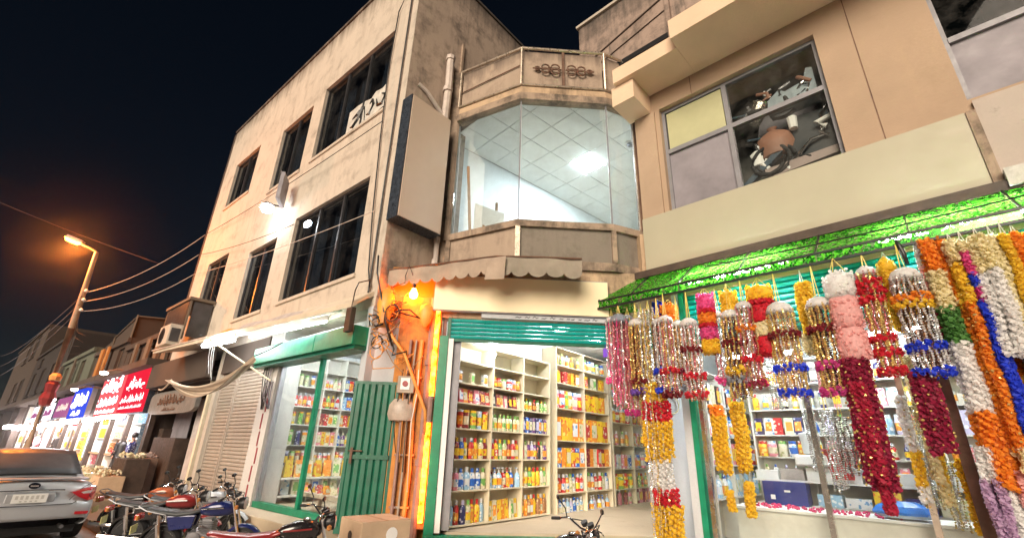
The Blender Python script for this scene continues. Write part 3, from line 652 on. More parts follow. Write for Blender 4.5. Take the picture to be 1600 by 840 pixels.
put('front_bar', M().tube([(p[0], p[1] - .01, p[2] + .01) for p in aw], .018, 6), 'rust', t)
put('flap', M().quad((.70, -.74, 5.0), (1.0, -.84, 5.02), (.98, -.86, 4.56), (.62, -.80, 4.55)), 'awning_brown', t)

# the recessed corner between the two shops
put('recess_wall', M().box(-1.46, -.17, .22, .4, 0, 5.1), 'orange_glow_wall', bC)
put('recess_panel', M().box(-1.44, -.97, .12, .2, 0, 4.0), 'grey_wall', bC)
put('pilaster', M().box(-.93, -.37, -.02, .21, 0, 4.4), 'orange_glow_wall', bC)
# ================================================================ peach building on the right (frame B)
bB = thing('peach_building', 'peach plastered building with wide grey framed windows over the garland stall', 'building', FB)
wB = [(.6, 3.65, 6.33, 8.97), (5.15, 8.6, 6.57, 9.3)]
put('wall', M().wall(.02, 10, 4.5, 9.46, wB, .28), 'peach', bB)
put('wall_joint', M().box(4.165, 4.18, -.006, -.001, 6.32, 9.45), 'rust', bB)
put('wall_joint', M().box(1.36, 1.372, -.006, -.001, 8.98, 9.45), 'rust', bB)
put('soffit_slab', M().box(.0, 1.5, -.9, .28, 9.463, 9.85), 'peach_soffit_uplit', bB)
put('soffit_slab', M().box(1.503, 10, -1.2, .28, 9.466, 9.95), 'peach_soffit_uplit', bB)
put('corner_beam', M().box(-.12, .42, -.78, -.003, 8.95, 9.46), 'peach_soffit_uplit', bB)
put('pilaster', M().box(.02, .5, -.05, -.002, 5.2, 8.95), 'peach', bB)
put('parapet_wall', M().box(-1.5, 1.05, .02, .3, 9.86, 13.05).box(1.15, 10, .06, .3, 9.96, 13.3), 'roof_block', bB)
put('parapet_post', M().box(1.05, 1.15, -.06, .3, 10.2, 13.2), 'roof_block', bB)
put('parapet_cap', M().box(-1.55, 1.05, -.05, .35, 13.052, 13.14), 'concrete', bB)
put('parapet_gap_strip', M().box(-1.45, 1.05, -.06, .019, 10.82, 10.96), 'black', bB)  # black strip drawn for the dark gap below the parapet panel
put('parapet_groove', M().beam((-1.2, .0, 11.6), (1.0, .0, 12.2), .03).beam((-1.2, .0, 11.25), (1.0, .0, 11.75), .02), 'far_brown', bB)
for (x0, x1, z0, z1), n in zip(wB, (0, 1)):
    d = .13; t = .07; xm = 1.97 if n == 0 else 6.9; zm = 7.86 if n == 0 else 7.75
    fr = M().box(x0, x1, d, d + .09, z1 - t, z1).box(x0, x1, d, d + .09, z0, z0 + t).box(x0, x0 + t, d, d + .09, z0 + t, z1 - t).box(x1 - t, x1, d, d + .09, z0 + t, z1 - t)
    wf = put('window', fr, 'alu', bB)
    put('mullion', M().box(xm - .045, xm + .045, d - .02, d + .08, z0 + t, z1 - t), 'alu', wf)
    for a, b in ((x0 + t, xm - .045), (xm + .045, x1 - t)): put('transom', M().box(a, b, d - .015, d + .08, zm - .05, zm + .05), 'alu', wf)
    qs = [(x0 + t, xm - .046, zm + .051, z1 - t), (xm + .046, x1 - t, zm + .051, z1 - t), (x0 + t, xm - .046, z0 + t, zm - .051), (xm + .046, x1 - t, z0 + t, zm - .051)]
    for i, (a, b, c, e) in enumerate(qs):
        if n == 0 and i == 0:
            put('blank_pane', M().box(a + .03, b - .02, d + .02, d + .03, c + .02, e - .03), 'blank_pane', wf)
        elif (n, i) in ((0, 2), (1, 2), (1, 3)): put('board_pane', M().box(a, b, d + .045, d + .055, c, e), 'grey_board', wf)
        else: put('pane', M().box(a, b, d + .03, d + .036, c, e), 'shop_glass' if n == 0 else 'dull_glass', wf)
    rl = M().box(x0 - .3, x1 + .3, 2.6, 2.65, z0 - .4, z1 + .4).box(x0 - .35, x0 - .3, .3, 2.6, z0 - .4, z1 + .4).box(x1 + .3, x1 + .35, .3, 2.6, z0 - .4, z1 + .4).box(x0 - .3, x1 + .3, .3, 2.6, z0 - .45, z0 - .05).box(x0 - .3, x1 + .3, .3, 2.6, z1 + .2, z1 + .25)
    put('room_lining', rl, paint('room_grey_%d' % n, (.30, .30, .28) if n == 0 else (.06, .065, .07), .8, var=.25), wf)
    if n: put('curtain', M().box(x0 + .1, x0 + .55, .4, .42, zm, z1), 'far_green', wf)
# heaped junk behind the right window
def rod(p, r, n=8): return M().tube(p, r, n)
jx = [('bag', 'brown crumpled bag high in the junk behind the window', 'bag', (2.62, .42, 7.28), M().lathe([(.02, -.30), (.22, -.26), (.30, -.05), (.26, .16), (.12, .26), (.05, .30), (.09, .36)], 9, sx=1.1, sy=.7), paint('bag_brown', (.30, .15, .10), .6)),
      ('cushion', 'long pale pinkish cushion lying at the window bottom', 'cushion', (2.98, .42, 6.62), M().hexa([(-.55, -.12, -.08), (.6, -.12, .0), (.6, .2, .0), (-.55, .2, -.08)], [(-.6, -.1, .14), (.6, -.1, .16), (.55, .2, .18), (-.55, .2, .16)]), paint('cushion_pink', (.34, .27, .25), .7)),
      ('plastic_cup', 'white plastic jug beside the brown bag', 'jug', (2.98, .36, 7.56), M().lathe([(.0, -.14), (.07, -.14), (.09, .1), (.06, .12), (.0, .12)], 10), 'white_paint'),
      ('machine', 'pale blue machine housing with dark holes on top of the junk', 'machine', (3.08, .5, 8.15), M().prism([(-.45, -.2), (.40, -.2), (.40, .42), (.30, .46), (.22, .20), (-.1, .14), (-.2, .24), (-.42, .08)], -.15, .15).box(-.3, -.15, -.17, -.151, -.1, .02).box(.0, .14, -.17, -.151, -.08, .06), paint('machine_blue', (.30, .36, .40), .5, var=.2)),
      ('bucket', 'grey metal bucket tipped against the upper glass', 'bucket', (2.42, .48, 8.12), M().lathe([(.02, -.2), (.12, -.2), (.19, .2), (.205, .21), (.16, .15), (.1, -.1)], 12, mat=Matrix.Rotation(.5, 4, 'Y')), 'steel'),
      ('mattress', 'folded black seat cover hanging over the lower rail', 'cover', (3.3, .5, 7.25), M().hexa([(-.55, -.1, -.45), (.25, -.1, -.5), (.25, .1, -.5), (-.55, .1, -.45)], [(-.4, -.04, .5), (.2, -.04, .42), (.2, .1, .42), (-.4, .1, .5)]), 'seat_vinyl'),
      ('tray', 'long blue grey tray propped on edge at the lower left', 'tray', (2.32, .36, 6.78), M().prism([(-.30, -.30), (.45, .26), (.40, .36), (-.34, -.2)], -.06, .06), paint('tray_blue', (.05, .08, .11), .3)),
      ('hose_coil', 'black coil of hose over the tray', 'hose', (2.62, .40, 6.9), rod([(.30 * math.cos(k * .5) - .05 * k / 8, -.05 - .004 * k, .30 * math.sin(k * .5)) for k in range(26)], .035), 'rubber'),
      ('pipe_bundle', 'bent chrome pipe among the junk at the right', 'pipe', (3.3, .38, 6.95), rod([(-.45, 0, -.2), (-.1, -.05, .1), (.1, 0, .12), (.12, 0, .55), (.22, .02, .75)], .035), 'chrome'),
      ('wheel_rim', 'dark wheel rim standing in the upper pane', 'rim', (2.85, .55, 8.1), M().lathe([(.16, -.06), (.24, -.07), (.26, -.05), (.24, .0), (.26, .05), (.16, .06)], 16, mat=Matrix.Rotation(PI / 2 - .2, 4, 'X')), 'engine'),
      ('panel', 'grey sheet of board leaning at the back of the upper pane', 'board', (2.85, 1.2, 8.35), M().prism([(-.7, -.5), (.5, -.5), (.45, .45), (-.5, .3)], -.02, .02), 'grey_board'),
      ('rag', 'white crumpled rag at the left of the lower right pane', 'rag', (2.3, .34, 7.05), M().lathe([(.02, -.2), (.12, -.16), (.09, -.02), (.13, .1), (.03, .18)], 7, sy=.6), 'white_paint')]
for n_, lb, ct, p, me, mt in jx: single(n_, me, mt, lb, ct, FB, *p, smooth=(n_ in ('bag', 'hose_coil', 'rag', 'pipe_bundle')), group='junk heaped behind the window')
for k in range(26):     # smaller chrome and black bits in the heap
    x, z = rnd.uniform(2.2, 3.5), rnd.choice((rnd.uniform(6.5, 7.6), rnd.uniform(7.95, 8.3)))
    single('metal_scrap', rod([(0, 0, 0), (rnd.uniform(-.15, .15), -.03, .12), (rnd.uniform(-.25, .25), 0, .2)], rnd.uniform(.02, .06)), ('chrome', 'black', 'engine', 'rubber', 'white_paint', 'tray_blue', 'bag_brown')[k % 7], ('small bent chrome scrap', 'small black scrap', 'small grey metal scrap', 'small dull rubber scrap', 'small white scrap', 'small dark blue scrap', 'small brown scrap')[k % 7] + ' lost in the junk heap, ' + ('lower pane' if z < 7.7 else 'upper pane'), 'scrap', FB, x, .36, z, group='scraps in the junk heap')

t = thing('blank_signboard', 'very long blank cream signboard tilted along the peach building front', 'sign', FB, 2.55, -.12, 5.16)
put('face', M().box(-2.50, 2.50, -.025, 0, .0, 1.14), 'blank_sign_cream', t); put('frame', M().box(-2.51, 2.515, .002, .118, -.01, 1.15), 'concrete', t)
put('side_strip', M().box(2.517, 2.62, -.02, .118, -.02, 1.15), 'bay_stone', t)
put('marble_band', M().box(5.18, 10, -.06, -.002, 5.28, 6.50), 'marble', bB)
put('white_beam', M().box(5.18, 10, -.25, -.002, 5.02, 5.275), 'white_tile', bB)
put('lintel', M().box(.02, 10, -.02, .3, 4.62, 4.75), 'concrete', bB)
put('shade_strip', M().box(-.55, 7.4, -.20, -.03, 4.99, 5.135), 'wood_dark', bB)  # dark strip added for the shade between sign and awning

# green sparkly awning
gm = bpy.data.materials.new('green_sheet'); gm.use_nodes = True; nt = gm.node_tree; nt.nodes.clear(); MATS['green_sheet'] = gm
tc = N(nt, 'ShaderNodeTexCoord'); vo = N(nt, 'ShaderNodeTexVoronoi'); vo.inputs['Scale'].default_value = 38; vo.inputs['Randomness'].default_value = 1
nz = N(nt, 'ShaderNodeTexNoise'); nz.inputs['Scale'].default_value = 13; nz.inputs['Detail'].default_value = 5; nt.links.new(tc.outputs['Object'], nz.inputs['Vector'])
mv = N(nt, 'ShaderNodeVectorMath', operation='MULTIPLY_ADD'); mv.inputs[1].default_value = (.12, .12, .12); nt.links.new(nz.outputs['Color'], mv.inputs[0]); nt.links.new(tc.outputs['Object'], mv.inputs[2]); nt.links.new(mv.outputs[0], vo.inputs['Vector'])
sep = N(nt, 'ShaderNodeSeparateColor'); nt.links.new(vo.outputs['Color'], sep.inputs[0])
cr = N(nt, 'ShaderNodeValToRGB'); e = cr.color_ramp.elements; e[0].position = .1; e[0].color = (.004, .05, .004, 1); e[1].position = .9; e[1].color = (.16, .70, .04, 1)
e2 = cr.color_ramp.elements.new(.5); e2.color = (.012, .22, .008, 1); nt.links.new(sep.outputs[0], cr.inputs[0])
df = N(nt, 'ShaderNodeBsdfDiffuse'); tl = N(nt, 'ShaderNodeBsdfTranslucent'); nt.links.new(cr.outputs[0], df.inputs[0]); nt.links.new(cr.outputs[0], tl.inputs[0])
m1 = N(nt, 'ShaderNodeMixShader'); m1.inputs[0].default_value = .42; nt.links.new(df.outputs[0], m1.inputs[1]); nt.links.new(tl.outputs[0], m1.inputs[2])
tr = N(nt, 'ShaderNodeBsdfTransparent'); hol = ramp(nt, sep.outputs[1], .80, .84); m2 = N(nt, 'ShaderNodeMixShader'); nt.links.new(hol, m2.inputs[0]); nt.links.new(m1.outputs[0], m2.inputs[1]); nt.links.new(tr.outputs[0], m2.inputs[2])
gl = N(nt, 'ShaderNodeBsdfGlossy'); gl.inputs['Roughness'].default_value = .12; gl.inputs[0].default_value = (.45, 1, .35, 1); bpn = N(nt, 'ShaderNodeBump'); bpn.inputs['Strength'].default_value = 1; bpn.inputs['Distance'].default_value = .03; nt.links.new(sep.outputs[2], bpn.inputs['Height']); nt.links.new(bpn.outputs[0], gl.inputs['Normal']); m3 = N(nt, 'ShaderNodeMixShader'); m3.inputs[0].default_value = .22; nt.links.new(m2.outputs[0], m3.inputs[1]); nt.links.new(gl.outputs[0], m3.inputs[2])
oo = N(nt, 'ShaderNodeOutputMaterial'); nt.links.new(m3.outputs[0], oo.inputs[0])
aw_ = thing('green_awning', 'sloping awning of sparkly green sheets on a thin dark frame over the garland stall', 'awning', FB)
YF, ZF, YB, ZB = -.92, 4.43, -.16, 5.0
xs = [-.62, .1, 1.0, 2.0, 3.05, 4.1, 5.1, 6.2, 7.4]
for i in range(len(xs) - 1):
    a, b = xs[i], xs[i + 1]; m = M(); nx, ny = 6, 4
    def P(u, v):
        x = a + .012 + (b - a - .024) * u; y = YF + (YB - YF) * v; z = ZF + (ZB - ZF) * v + .018 * math.sin(x * 9 + v * 5) * math.sin(PI * v) - .02 * math.sin(PI * u) * math.sin(PI * v); return (x, y, z)
    for p in range(nx):
        for q in range(ny): m.quad(P(p / nx, q / ny), P((p + 1) / nx, q / ny), P((p + 1) / nx, (q + 1) / ny), P(p / nx, (q + 1) / ny))
    put('panel', m, 'green_sheet', aw_, smooth='full')
    put('fringe', M().quad((a + .01, YF - .002, ZF - .14), (b - .01, YF - .002, ZF - .14), (b - .01, YF, ZF), (a + .01, YF, ZF)), 'green_sheet', aw_)
for x in xs: put('rib', M().beam((x, YF, ZF + .02), (x, YB, ZB + .02), .02), 'green_dark' if x < 0 else 'black', aw_)
put('front_rail', M().box(xs[0] - .02, xs[-1], YF - .02, YF + .02, ZF - .16, ZF - .125), 'black', aw_)
put('upper_rail', M().box(xs[0], xs[-1], YF - .015, YF + .015, ZF - .012, ZF + .018), 'black', aw_)
put('end_panel', M().quad((xs[0], YF, ZF - .14), (xs[0], -.05, ZF - .14), (xs[0], -.05, ZF + .25), (xs[0], YF, ZF)), 'green_sheet', aw_)
put('under_panel', M().quad((xs[0] + .02, YF + .02, ZF - .15), (.1, YF + .02, ZF - .15), (-.1, -.3, ZF - .15), (xs[0] + .02, -.3, ZF - .15)), 'green_sheet', aw_)
put('stay', M().tube(sag((1.5, -.93, 4.62), (7.0, -.93, 4.66), .08), .012, 5), 'black', aw_)
for k, x in enumerate((1.75, 4.6)):
    t = thing('tube_light', ('white tube light glaring through the green awning sheets', 'white tube light behind the garlands at the far right of the awning')[k], 'tube light', FB, x, -.42, 4.60, 0, 'tube lights under the green awning')
    put('tube', M().tube([(-.8, 0, 0), (.8, 0, 0)], .028, 8), 'shop_tube', t); put('fixture', M().box(-.85, .85, .03, .06, -.03, .03), 'white_paint', t)

# garland shop ground floor
shutter('roller_shutter', 'wide teal roller shutter pulled half down behind the hanging garlands', FB, .72, 6.4, 3.62, 4.62, .05, 'teal', 10, 'teal shutters', rail='green_dark', curve=.04)
put('green_frame', M().box(.60, .70, -.06, .1, .2, 4.6), 'green_paint', bB); put('jamb', M().box(.45, .595, -.03, .1, .2, 4.6), 'grey_wall', bB)
sg = thing('storefront', 'steel framed glass front of the garland shop', 'shop window', FB, 0, 0, .2)
px_ = [.78, 2.40, 3.52, 5.0, 6.4]
for i, x in enumerate(px_): put('post', M().box(x - .035, x + .035, -.03, .05, .12, 3.6), 'steel' if i != 2 else 'rail_metal', sg)
for a, b in zip(px_, px_[1:]): put('pane', M().box(a + .037, b - .037, .005, .013, .15, 3.55), 'shop_glass', sg)
put('bottom_rail', M().box(.75, 6.4, -.04, .06, .02, .118), 'steel', sg)
single('awning_post', M().box(-.06, .06, -.06, .06, 0, 4.0), 'rust', 'dark brown post standing in front of the garland shop glass', 'post', FB, 3.98, -.28, 0)
put('shop_floor', M().box(.3, 7.4, .15, 4.4, .15, .2), 'step_tile', bB)
put('shop_ceiling', M().box(.3, 7.4, .12, 4.5, 4.2, 4.25), 'room_white', bB)
put('shop_wall', M().box(.28, 7.4, 4.4, 4.5, .2, 4.2).box(7.3, 7.4, .15, 4.4, .2, 4.2), 'room_white', bB)
for k, (x, y) in enumerate(((1.7, .5), (3.4, 1.0), (4.8, 2.2))):
    t = thing('tube_light', ('bright tube light just inside the garland shop near its green frame', 'bright tube light inside the garland shop above the white machines', 'tube light at the back of the garland shop')[k], 'tube light', FB, x, y, 3.35 + .25 * k, 0, 'tube lights in the shops')
    put('tube', M().tube([(-.6, 0, 0), (.6, 0, 0)], .03, 8), 'shop_tube', t); put('fixture', M().box(-.65, .65, -.03, .03, .035, .08), 'white_paint', t)

# ---------------------------------------------------------------- shelves and goods
PALS = dict(red=((.55, .03, .03), (.85, .75, .6)), dark_red=((.22, .02, .03), (.6, .3, .15)), yellow=((.82, .55, .03), (.7, .15, .05)), orange=((.80, .28, .03), (.9, .7, .2)),
            white=((.75, .76, .78), (.15, .35, .6)), cream=((.72, .66, .48), (.4, .45, .2)), pink=((.75, .25, .32), (.9, .8, .8)), blue=((.03, .14, .55), (.7, .8, .9)),
            light_blue=((.35, .58, .78), (.9, .95, 1)), navy=((.03, .03, .12), (.5, .5, .6)), purple=((.14, .05, .20), (.6, .5, .5)), green=((.18, .42, .10), (.85, .85, .4)),
            pale_green=((.58, .68, .45), (.8, .8, .6)), brown=((.30, .14, .06), (.8, .5, .2)), black=((.03, .02, .02), (.6, .1, .05)), lilac=((.55, .52, .74), (.8, .8, .95)))
for k_, (c1, c2) in PALS.items():
    m, nt, b = nodes('pack_' + k_); b.inputs['Roughness'].default_value = .35
    oi = N(nt, 'ShaderNodeObjectInfo'); tc = N(nt, 'ShaderNodeTexCoord'); ad = N(nt, 'ShaderNodeVectorMath', operation='ADD'); nt.links.new(tc.outputs['Object'], ad.inputs[0])
    cm = N(nt, 'ShaderNodeCombineXYZ')
    ml = N(nt, 'ShaderNodeMath', operation='MULTIPLY'); ml.inputs[1].default_value = 37; nt.links.new(oi.outputs['Random'], ml.inputs[0]); nt.links.new(ml.outputs[0], cm.inputs[0]); nt.links.new(ml.outputs[0], cm.inputs[2]); nt.links.new(cm.outputs[0], ad.inputs[1])
    v = N(nt, 'ShaderNodeTexVoronoi'); v.inputs['Scale'].default_value = 16; nt.links.new(ad.outputs[0], v.inputs['Vector'])
    c = mix(nt, ramp(nt, v.outputs['Distance'], .30, .36, (1, 1, 1, 1), (0, 0, 0, 1)), c1, c2)
    nt.links.new(c, b.inputs['Base Color']); MATS['pack_' + k_] = m
def lib(m, smooth=False):
    me = m.mesh('goods'); me.materials.append(MATS['white_paint'])
    if smooth: me.shade_smooth(); me.set_sharp_from_angle(angle=math.radians(40))
    return me
GOODS = dict(
    bottle=[('body', lib(M().lathe([(.0, 0), (.05, 0), (.055, .01), (.055, .17), (.045, .21), (.02, .23)], 8, sy=.75), 1), 'b'), ('cap', lib(M().lathe([(.024, .23), (.024, .285), (.0, .287)], 7)), 'c'), ('label', lib(M().lathe([(.0565, .045), (.0565, .14)], 8, sy=.76), 1), 'l')],
    carton=[('body', lib(M().box(-.06, .06, -.045, .045, 0, .26)), 'b'), ('label', lib(M().box(-.05, .05, -.0475, -.0452, .05, .2)), 'l')],
    can=[('body', lib(M().lathe([(.0, 0), (.055, 0), (.055, .28), (.0, .28)], 10), 1), 'b'), ('cap', lib(M().lathe([(.057, .26), (.057, .30), (.0, .302)], 10)), 'c'), ('label', lib(M().lathe([(.0565, .06), (.0565, .2)], 10), 1), 'l')],
    jar=[('body', lib(M().lathe([(.0, 0), (.06, 0), (.065, .02), (.065, .15), (.05, .17)], 9), 1), 'b'), ('cap', lib(M().lathe([(.056, .165), (.056, .205), (.0, .207)], 9)), 'c'), ('label', lib(M().lathe([(.0665, .04), (.0665, .12)], 9), 1), 'l')],
    pouch=[('body', lib(M().hexa([(-.065, -.04, 0), (.065, -.04, 0), (.065, .04, 0), (-.065, .04, 0)], [(-.06, -.004, .24), (.06, -.004, .24), (.06, .004, .24), (-.06, .004, .24)])), 'b'), ('label', lib(M().quad((-.045, -.036, .05), (.045, -.036, .05), (.043, -.016, .18), (-.043, -.016, .18))), 'l')],
    pump_bottle=[('body', lib(M().lathe([(.0, 0), (.055, 0), (.06, .02), (.055, .19), (.03, .24), (.018, .25)], 8), 1), 'b'), ('cap', lib(M().lathe([(.02, .25), (.02, .28), (.008, .285), (.008, .32), (.0, .32)], 6).box(-.05, .015, -.012, .012, .315, .335)), 'c'), ('label', lib(M().lathe([(.0605, .05), (.058, .16)], 8), 1), 'l')])
CAPS = dict(red='white', white='blue', blue='white', yellow='red', orange='white', cream='green', pink='white', navy='lilac', purple='cream', green='yellow', brown='yellow', black='red', light_blue='white', pale_green='green', dark_red='yellow', lilac='white')
ORD = 'first second third fourth fifth sixth seventh eighth ninth tenth eleventh twelfth'.split()
def product(kind, colr, fr, x, y, z, label, group, s=1.0, rot=0, capc=None, labc=None, sz=1):
    t = thing(kind if kind != 'carton' else 'carton', label, kind.replace('_', ' '), fr, x, y, z, rot, group); t.scale = (s, s, s * sz)
    lc_ = labc or rnd.choice(('cream', 'yellow', CAPS[colr], 'orange', colr))
    for nm, me, role in GOODS[kind]:
        o = bpy.data.objects.new(nm, me); COL.objects.link(o); o.parent = t
        c = colr if role == 'b' else (capc or CAPS[colr]) if role == 'c' else lc_
        o.material_slots[0].link = 'OBJECT'; o.material_slots[0].material = MATS['pack_' + c]
    return t
def shelf_unit(name, label, fr, xs, zs, depth, mat, z0, back=True, cat='shelf'):
    t = thing(name, label, cat, fr)
    for x in xs: put('upright', M().box(x - .015, x + .015, 0, depth, z0, zs[0]), mat, t)
    for z in zs:
        for a, b in zip(xs, xs[1:]): put('shelf', M().box(a + .0155, b - .0155, .004, depth - .002, z - .026, z - .001), mat, t)
    if back: put('back_panel', M().box(xs[0] - .01, xs[-1] + .01, depth + .001, depth + .02, z0, zs[0]), mat, t)
    return t
def fill(fr, xa, xb, z, hmax, kind, cols, n, where, group, depth=.1, s=None, sz=1):
    wd = (xb - xa - .06) / n; base = {'bottle': .287, 'carton': .26, 'can': .302, 'jar': .207, 'pouch': .24, 'pump_bottle': .335}[kind]; halfw = {'bottle': .055, 'carton': .06, 'can': .057, 'jar': .065, 'pouch': .065, 'pump_bottle': .06}[kind]
    sc = s or min(wd / 2 / halfw * 1.0, hmax / base * .98)
    for i in range(n):
        c = cols[i % len(cols)]; x = xa + .03 + wd * (i + .5) + rnd.uniform(-.01, .01); ss = sc * rnd.uniform(.9, 1.0)
        if kind == 'carton' and sz == 1: zz = min(1.35, hmax * .9 / (base * ss))
        else: zz = min(1.5, max(1, hmax * .9 / (base * ss)))
        product(kind, c, fr, x, depth + rnd.uniform(-.02, .03), z, f"{c.replace('_', ' ')} {kind.replace('_', ' ')}, {ORD[i]} from left, {where}", group, ss, rnd.uniform(-.12, .12), sz=min(zz, hmax * .95 / (base * ss)))
c0 = FC.w(.1, .15); FSC = Fr(c0.x, c0.y, dg(49.33))
zsC = [3.66, 3.29, 2.88, 2.51, 2.05, 1.52, 1.0, .45]
xsC = [.08, 1.17, 2.16, 3.14]
put('shop_wall', M().box(0, 9, .43, .48, 0, 4.28), 'room_white', bC).matrix_local = FC.m.inverted() @ FSC.m
shelf_unit('shelf_unit', 'tall cream pigeonhole shelf of three columns in the corner shop', FSC, xsC, zsC, .38, 'shelf_cream', .42)
R_ = ['top row', 'second row', 'third row', 'fourth row', 'fifth row', 'sixth row', 'bottom row']; Cn = ['left', 'middle', 'right']
cells = {(1, 0): ('carton', ['white', 'cream'], 3), (2, 0): ('pouch', ['dark_red', 'red', 'orange', 'red', 'pink'], 7), (3, 0): ('can', ['yellow', 'red', 'dark_red', 'green', 'light_blue'], 6),
         (4, 0): ('bottle', ['cream', 'dark_red', 'blue', 'yellow', 'red', 'yellow'], 8), (5, 0): ('bottle', ['cream', 'pink', 'white', 'light_blue', 'white', 'white'], 7), (6, 0): ('bottle', ['yellow', 'light_blue', 'red', 'navy', 'cream', 'yellow'], 8),
         (1, 1): ('jar', ['brown', 'black', 'cream', 'red', 'pink'], 6), (2, 1): ('pouch', ['black', 'dark_red', 'cream', 'pink'], 7), (3, 1): ('bottle', ['cream', 'pale_green', 'cream', 'pale_green'], 8),
         (4, 1): ('bottle', ['red', 'yellow', 'green', 'cream', 'dark_red'], 7), (5, 1): ('pump_bottle', ['light_blue', 'white', 'light_blue', 'red', 'yellow', 'blue'], 7), (6, 1): ('pouch', ['yellow', 'cream', 'yellow', 'orange'], 7),
         (2, 2): ('bottle', ['cream', 'green', 'cream', 'black'], 7), (3, 2): ('carton', ['navy', 'blue', 'navy', 'purple'], 8), (4, 2): ('bottle', ['black', 'cream', 'purple', 'lilac', 'purple'], 8),
         (5, 2): ('bottle', ['yellow', 'cream', 'green', 'yellow'], 7), (6, 2): ('bottle', ['brown', 'orange', 'brown', 'orange', 'yellow'], 8)}
for (r, c), (kind, cols, n) in cells.items():
    hh = zsC[r] - zsC[r + 1] - .03
    fill(FSC, xsC[c], xsC[c + 1], zsC[r + 1], hh * (.62 if r in (1,) else .82), kind, cols, n, f"{R_[r]}, {Cn[c]} column, corner shop shelf", 'goods on the corner shop shelf', .09)
    if n >= 7:
        n2 = 4; wd = (xsC[c + 1] - xsC[c] - .2) / n2; k2 = ('carton', 'pouch')[(r + c) % 2]
        for i in range(n2): product(k2, cols[(i + 2) % len(cols)], FSC, xsC[c] + .1 + wd * (i + .5), .27, zsC[r + 1], f"{cols[(i + 2) % len(cols)].replace('_', ' ')} {k2} behind, {ORD[i]} from left, {R_[r]}, {Cn[c]} column, corner shop shelf", 'goods on the corner shop shelf', .95, 0, sz=min(1.1, hh * .9 / .25))
zsD = [4.12, 3.69, 3.26, 2.67, 1.94, 1.36, .82, .36]; xsD = [3.42, 4.68, 5.95]
shelf_unit('shelf_unit', 'wide wooden shelf of yellow and orange cartons in the corner shop', FSC, xsD, zsD, .42, 'shelf_cream', .30)
cellsD = {(0, 0): ('bottle', ['brown', 'cream', 'white'], 5), (0, 1): ('jar', ['cream', 'white', 'light_blue'], 5), (1, 0): ('carton', ['orange', 'red', 'orange'], 4), (1, 1): ('carton', ['yellow', 'cream'], 3), (2, 0): ('jar', ['pink', 'red', 'green', 'orange'], 6), (2, 1): ('carton', ['yellow', 'yellow'], 3),
          (3, 0): ('carton', ['orange', 'yellow', 'yellow', 'orange'], 5), (3, 1): ('carton', ['yellow', 'orange', 'yellow'], 4), (4, 0): ('carton', ['blue', 'orange', 'yellow', 'red'], 6), (4, 1): ('carton', ['dark_red', 'orange', 'cream', 'red'], 6),
          (5, 0): ('bottle', ['white', 'red', 'red', 'orange', 'cream'], 8), (5, 1): ('bottle', ['red', 'cream', 'white', 'red'], 7), (6, 0): ('bottle', ['lilac', 'white', 'white', 'light_blue'], 8), (6, 1): ('pump_bottle', ['white', 'light_blue', 'lilac', 'white'], 6)}
for (r, c), (kind, cols, n) in cellsD.items():
    fill(FSC, xsD[c], xsD[c + 1], zsD[r + 1], (zsD[r] - zsD[r + 1] - .03) * .84, kind, cols, n, f"{R_[r]}, {('left', 'right')[c]} half, yellow carton shelf", 'goods on the yellow carton shelf', .12)
xsE = [6.1, 7.3, 8.4]; zsE = [3.7, 3.1, 2.5, 1.9, 1.3, .8, .4]
shelf_unit('shelf_unit', 'shelf of orange and pink goods behind the glass partition and hanging garlands', FSC, xsE, zsE, .4, 'shelf_cream', .38)
for r in range(6):
    for c in range(2):
        fill(FSC, xsE[c], xsE[c + 1], zsE[r + 1], .40, ('carton', 'jar', 'bottle')[(r + c) % 3], (['orange', 'yellow', 'cream'], ['orange', 'red'], ['orange', 'pink', 'cream'], ['pink', 'white'], ['yellow', 'green'], ['dark_red', 'pink'])[r], 4, f"{R_[r]}, {('left', 'right')[c]} half, partition shelf", 'goods on the partition shelf', .12)
t = thing('glass_partition', 'clear glass partition inside the corner shop before the orange goods', 'partition', FSC, 5.98, -.05, .4)
put('pane', M().box(0, .012, -1.6, -.0, .05, 2.9), 'shop_glass', t); put('edge_strip', M().box(-.015, .025, -1.63, -1.605, 0, 2.95), 'alu', t)
a0_ = FA.w(-3.6, .3); FSA = Fr(a0_.x + .3 * math.cos(dg(49.33)) * 0, a0_.y, dg(49.33))
zsA = [3.80, 3.41, 3.01, 2.54, 2.13, 1.67, 1.22]; xsA = [.28, 1.0, 1.55, 2.25, 3.0]
shelf_unit('shelf_unit', 'white shelf wall of small packets in the left shop', FSA, xsA, zsA, .33, 'shelf_white', .45)
cellsA = {(1, 0): ('can', ['cream', 'pale_green', 'white'], 4), (2, 0): ('bottle', ['red', 'pink', 'red'], 6), (3, 0): ('can', ['yellow', 'green', 'brown'], 4), (4, 0): ('can', ['cream', 'navy', 'orange', 'red'], 4), (5, 0): ('can', ['navy', 'pale_green', 'dark_red', 'pink'], 5),
          (1, 1): ('bottle', ['pink', 'lilac', 'cream'], 4), (2, 1): ('bottle', ['red', 'green', 'dark_red'], 4), (3, 1): ('carton', ['dark_red', 'red', 'cream', 'pale_green'], 4), (4, 1): ('carton', ['pink', 'yellow', 'cream'], 4), (5, 1): ('jar', ['orange', 'pink', 'red'], 4),
          (1, 2): ('carton', ['blue', 'red', 'navy'], 5), (2, 2): ('carton', ['light_blue', 'blue', 'light_blue'], 5), (3, 2): ('pouch', ['orange', 'red', 'yellow'], 5), (4, 2): ('bottle', ['blue', 'purple', 'cream'], 5), (5, 2): ('jar', ['yellow', 'red', 'cream'], 5),
          (2, 3): ('carton', ['blue', 'light_blue'], 4), (3, 3): ('pouch', ['yellow', 'orange'], 4), (4, 3): ('bottle', ['blue', 'lilac'], 4)}
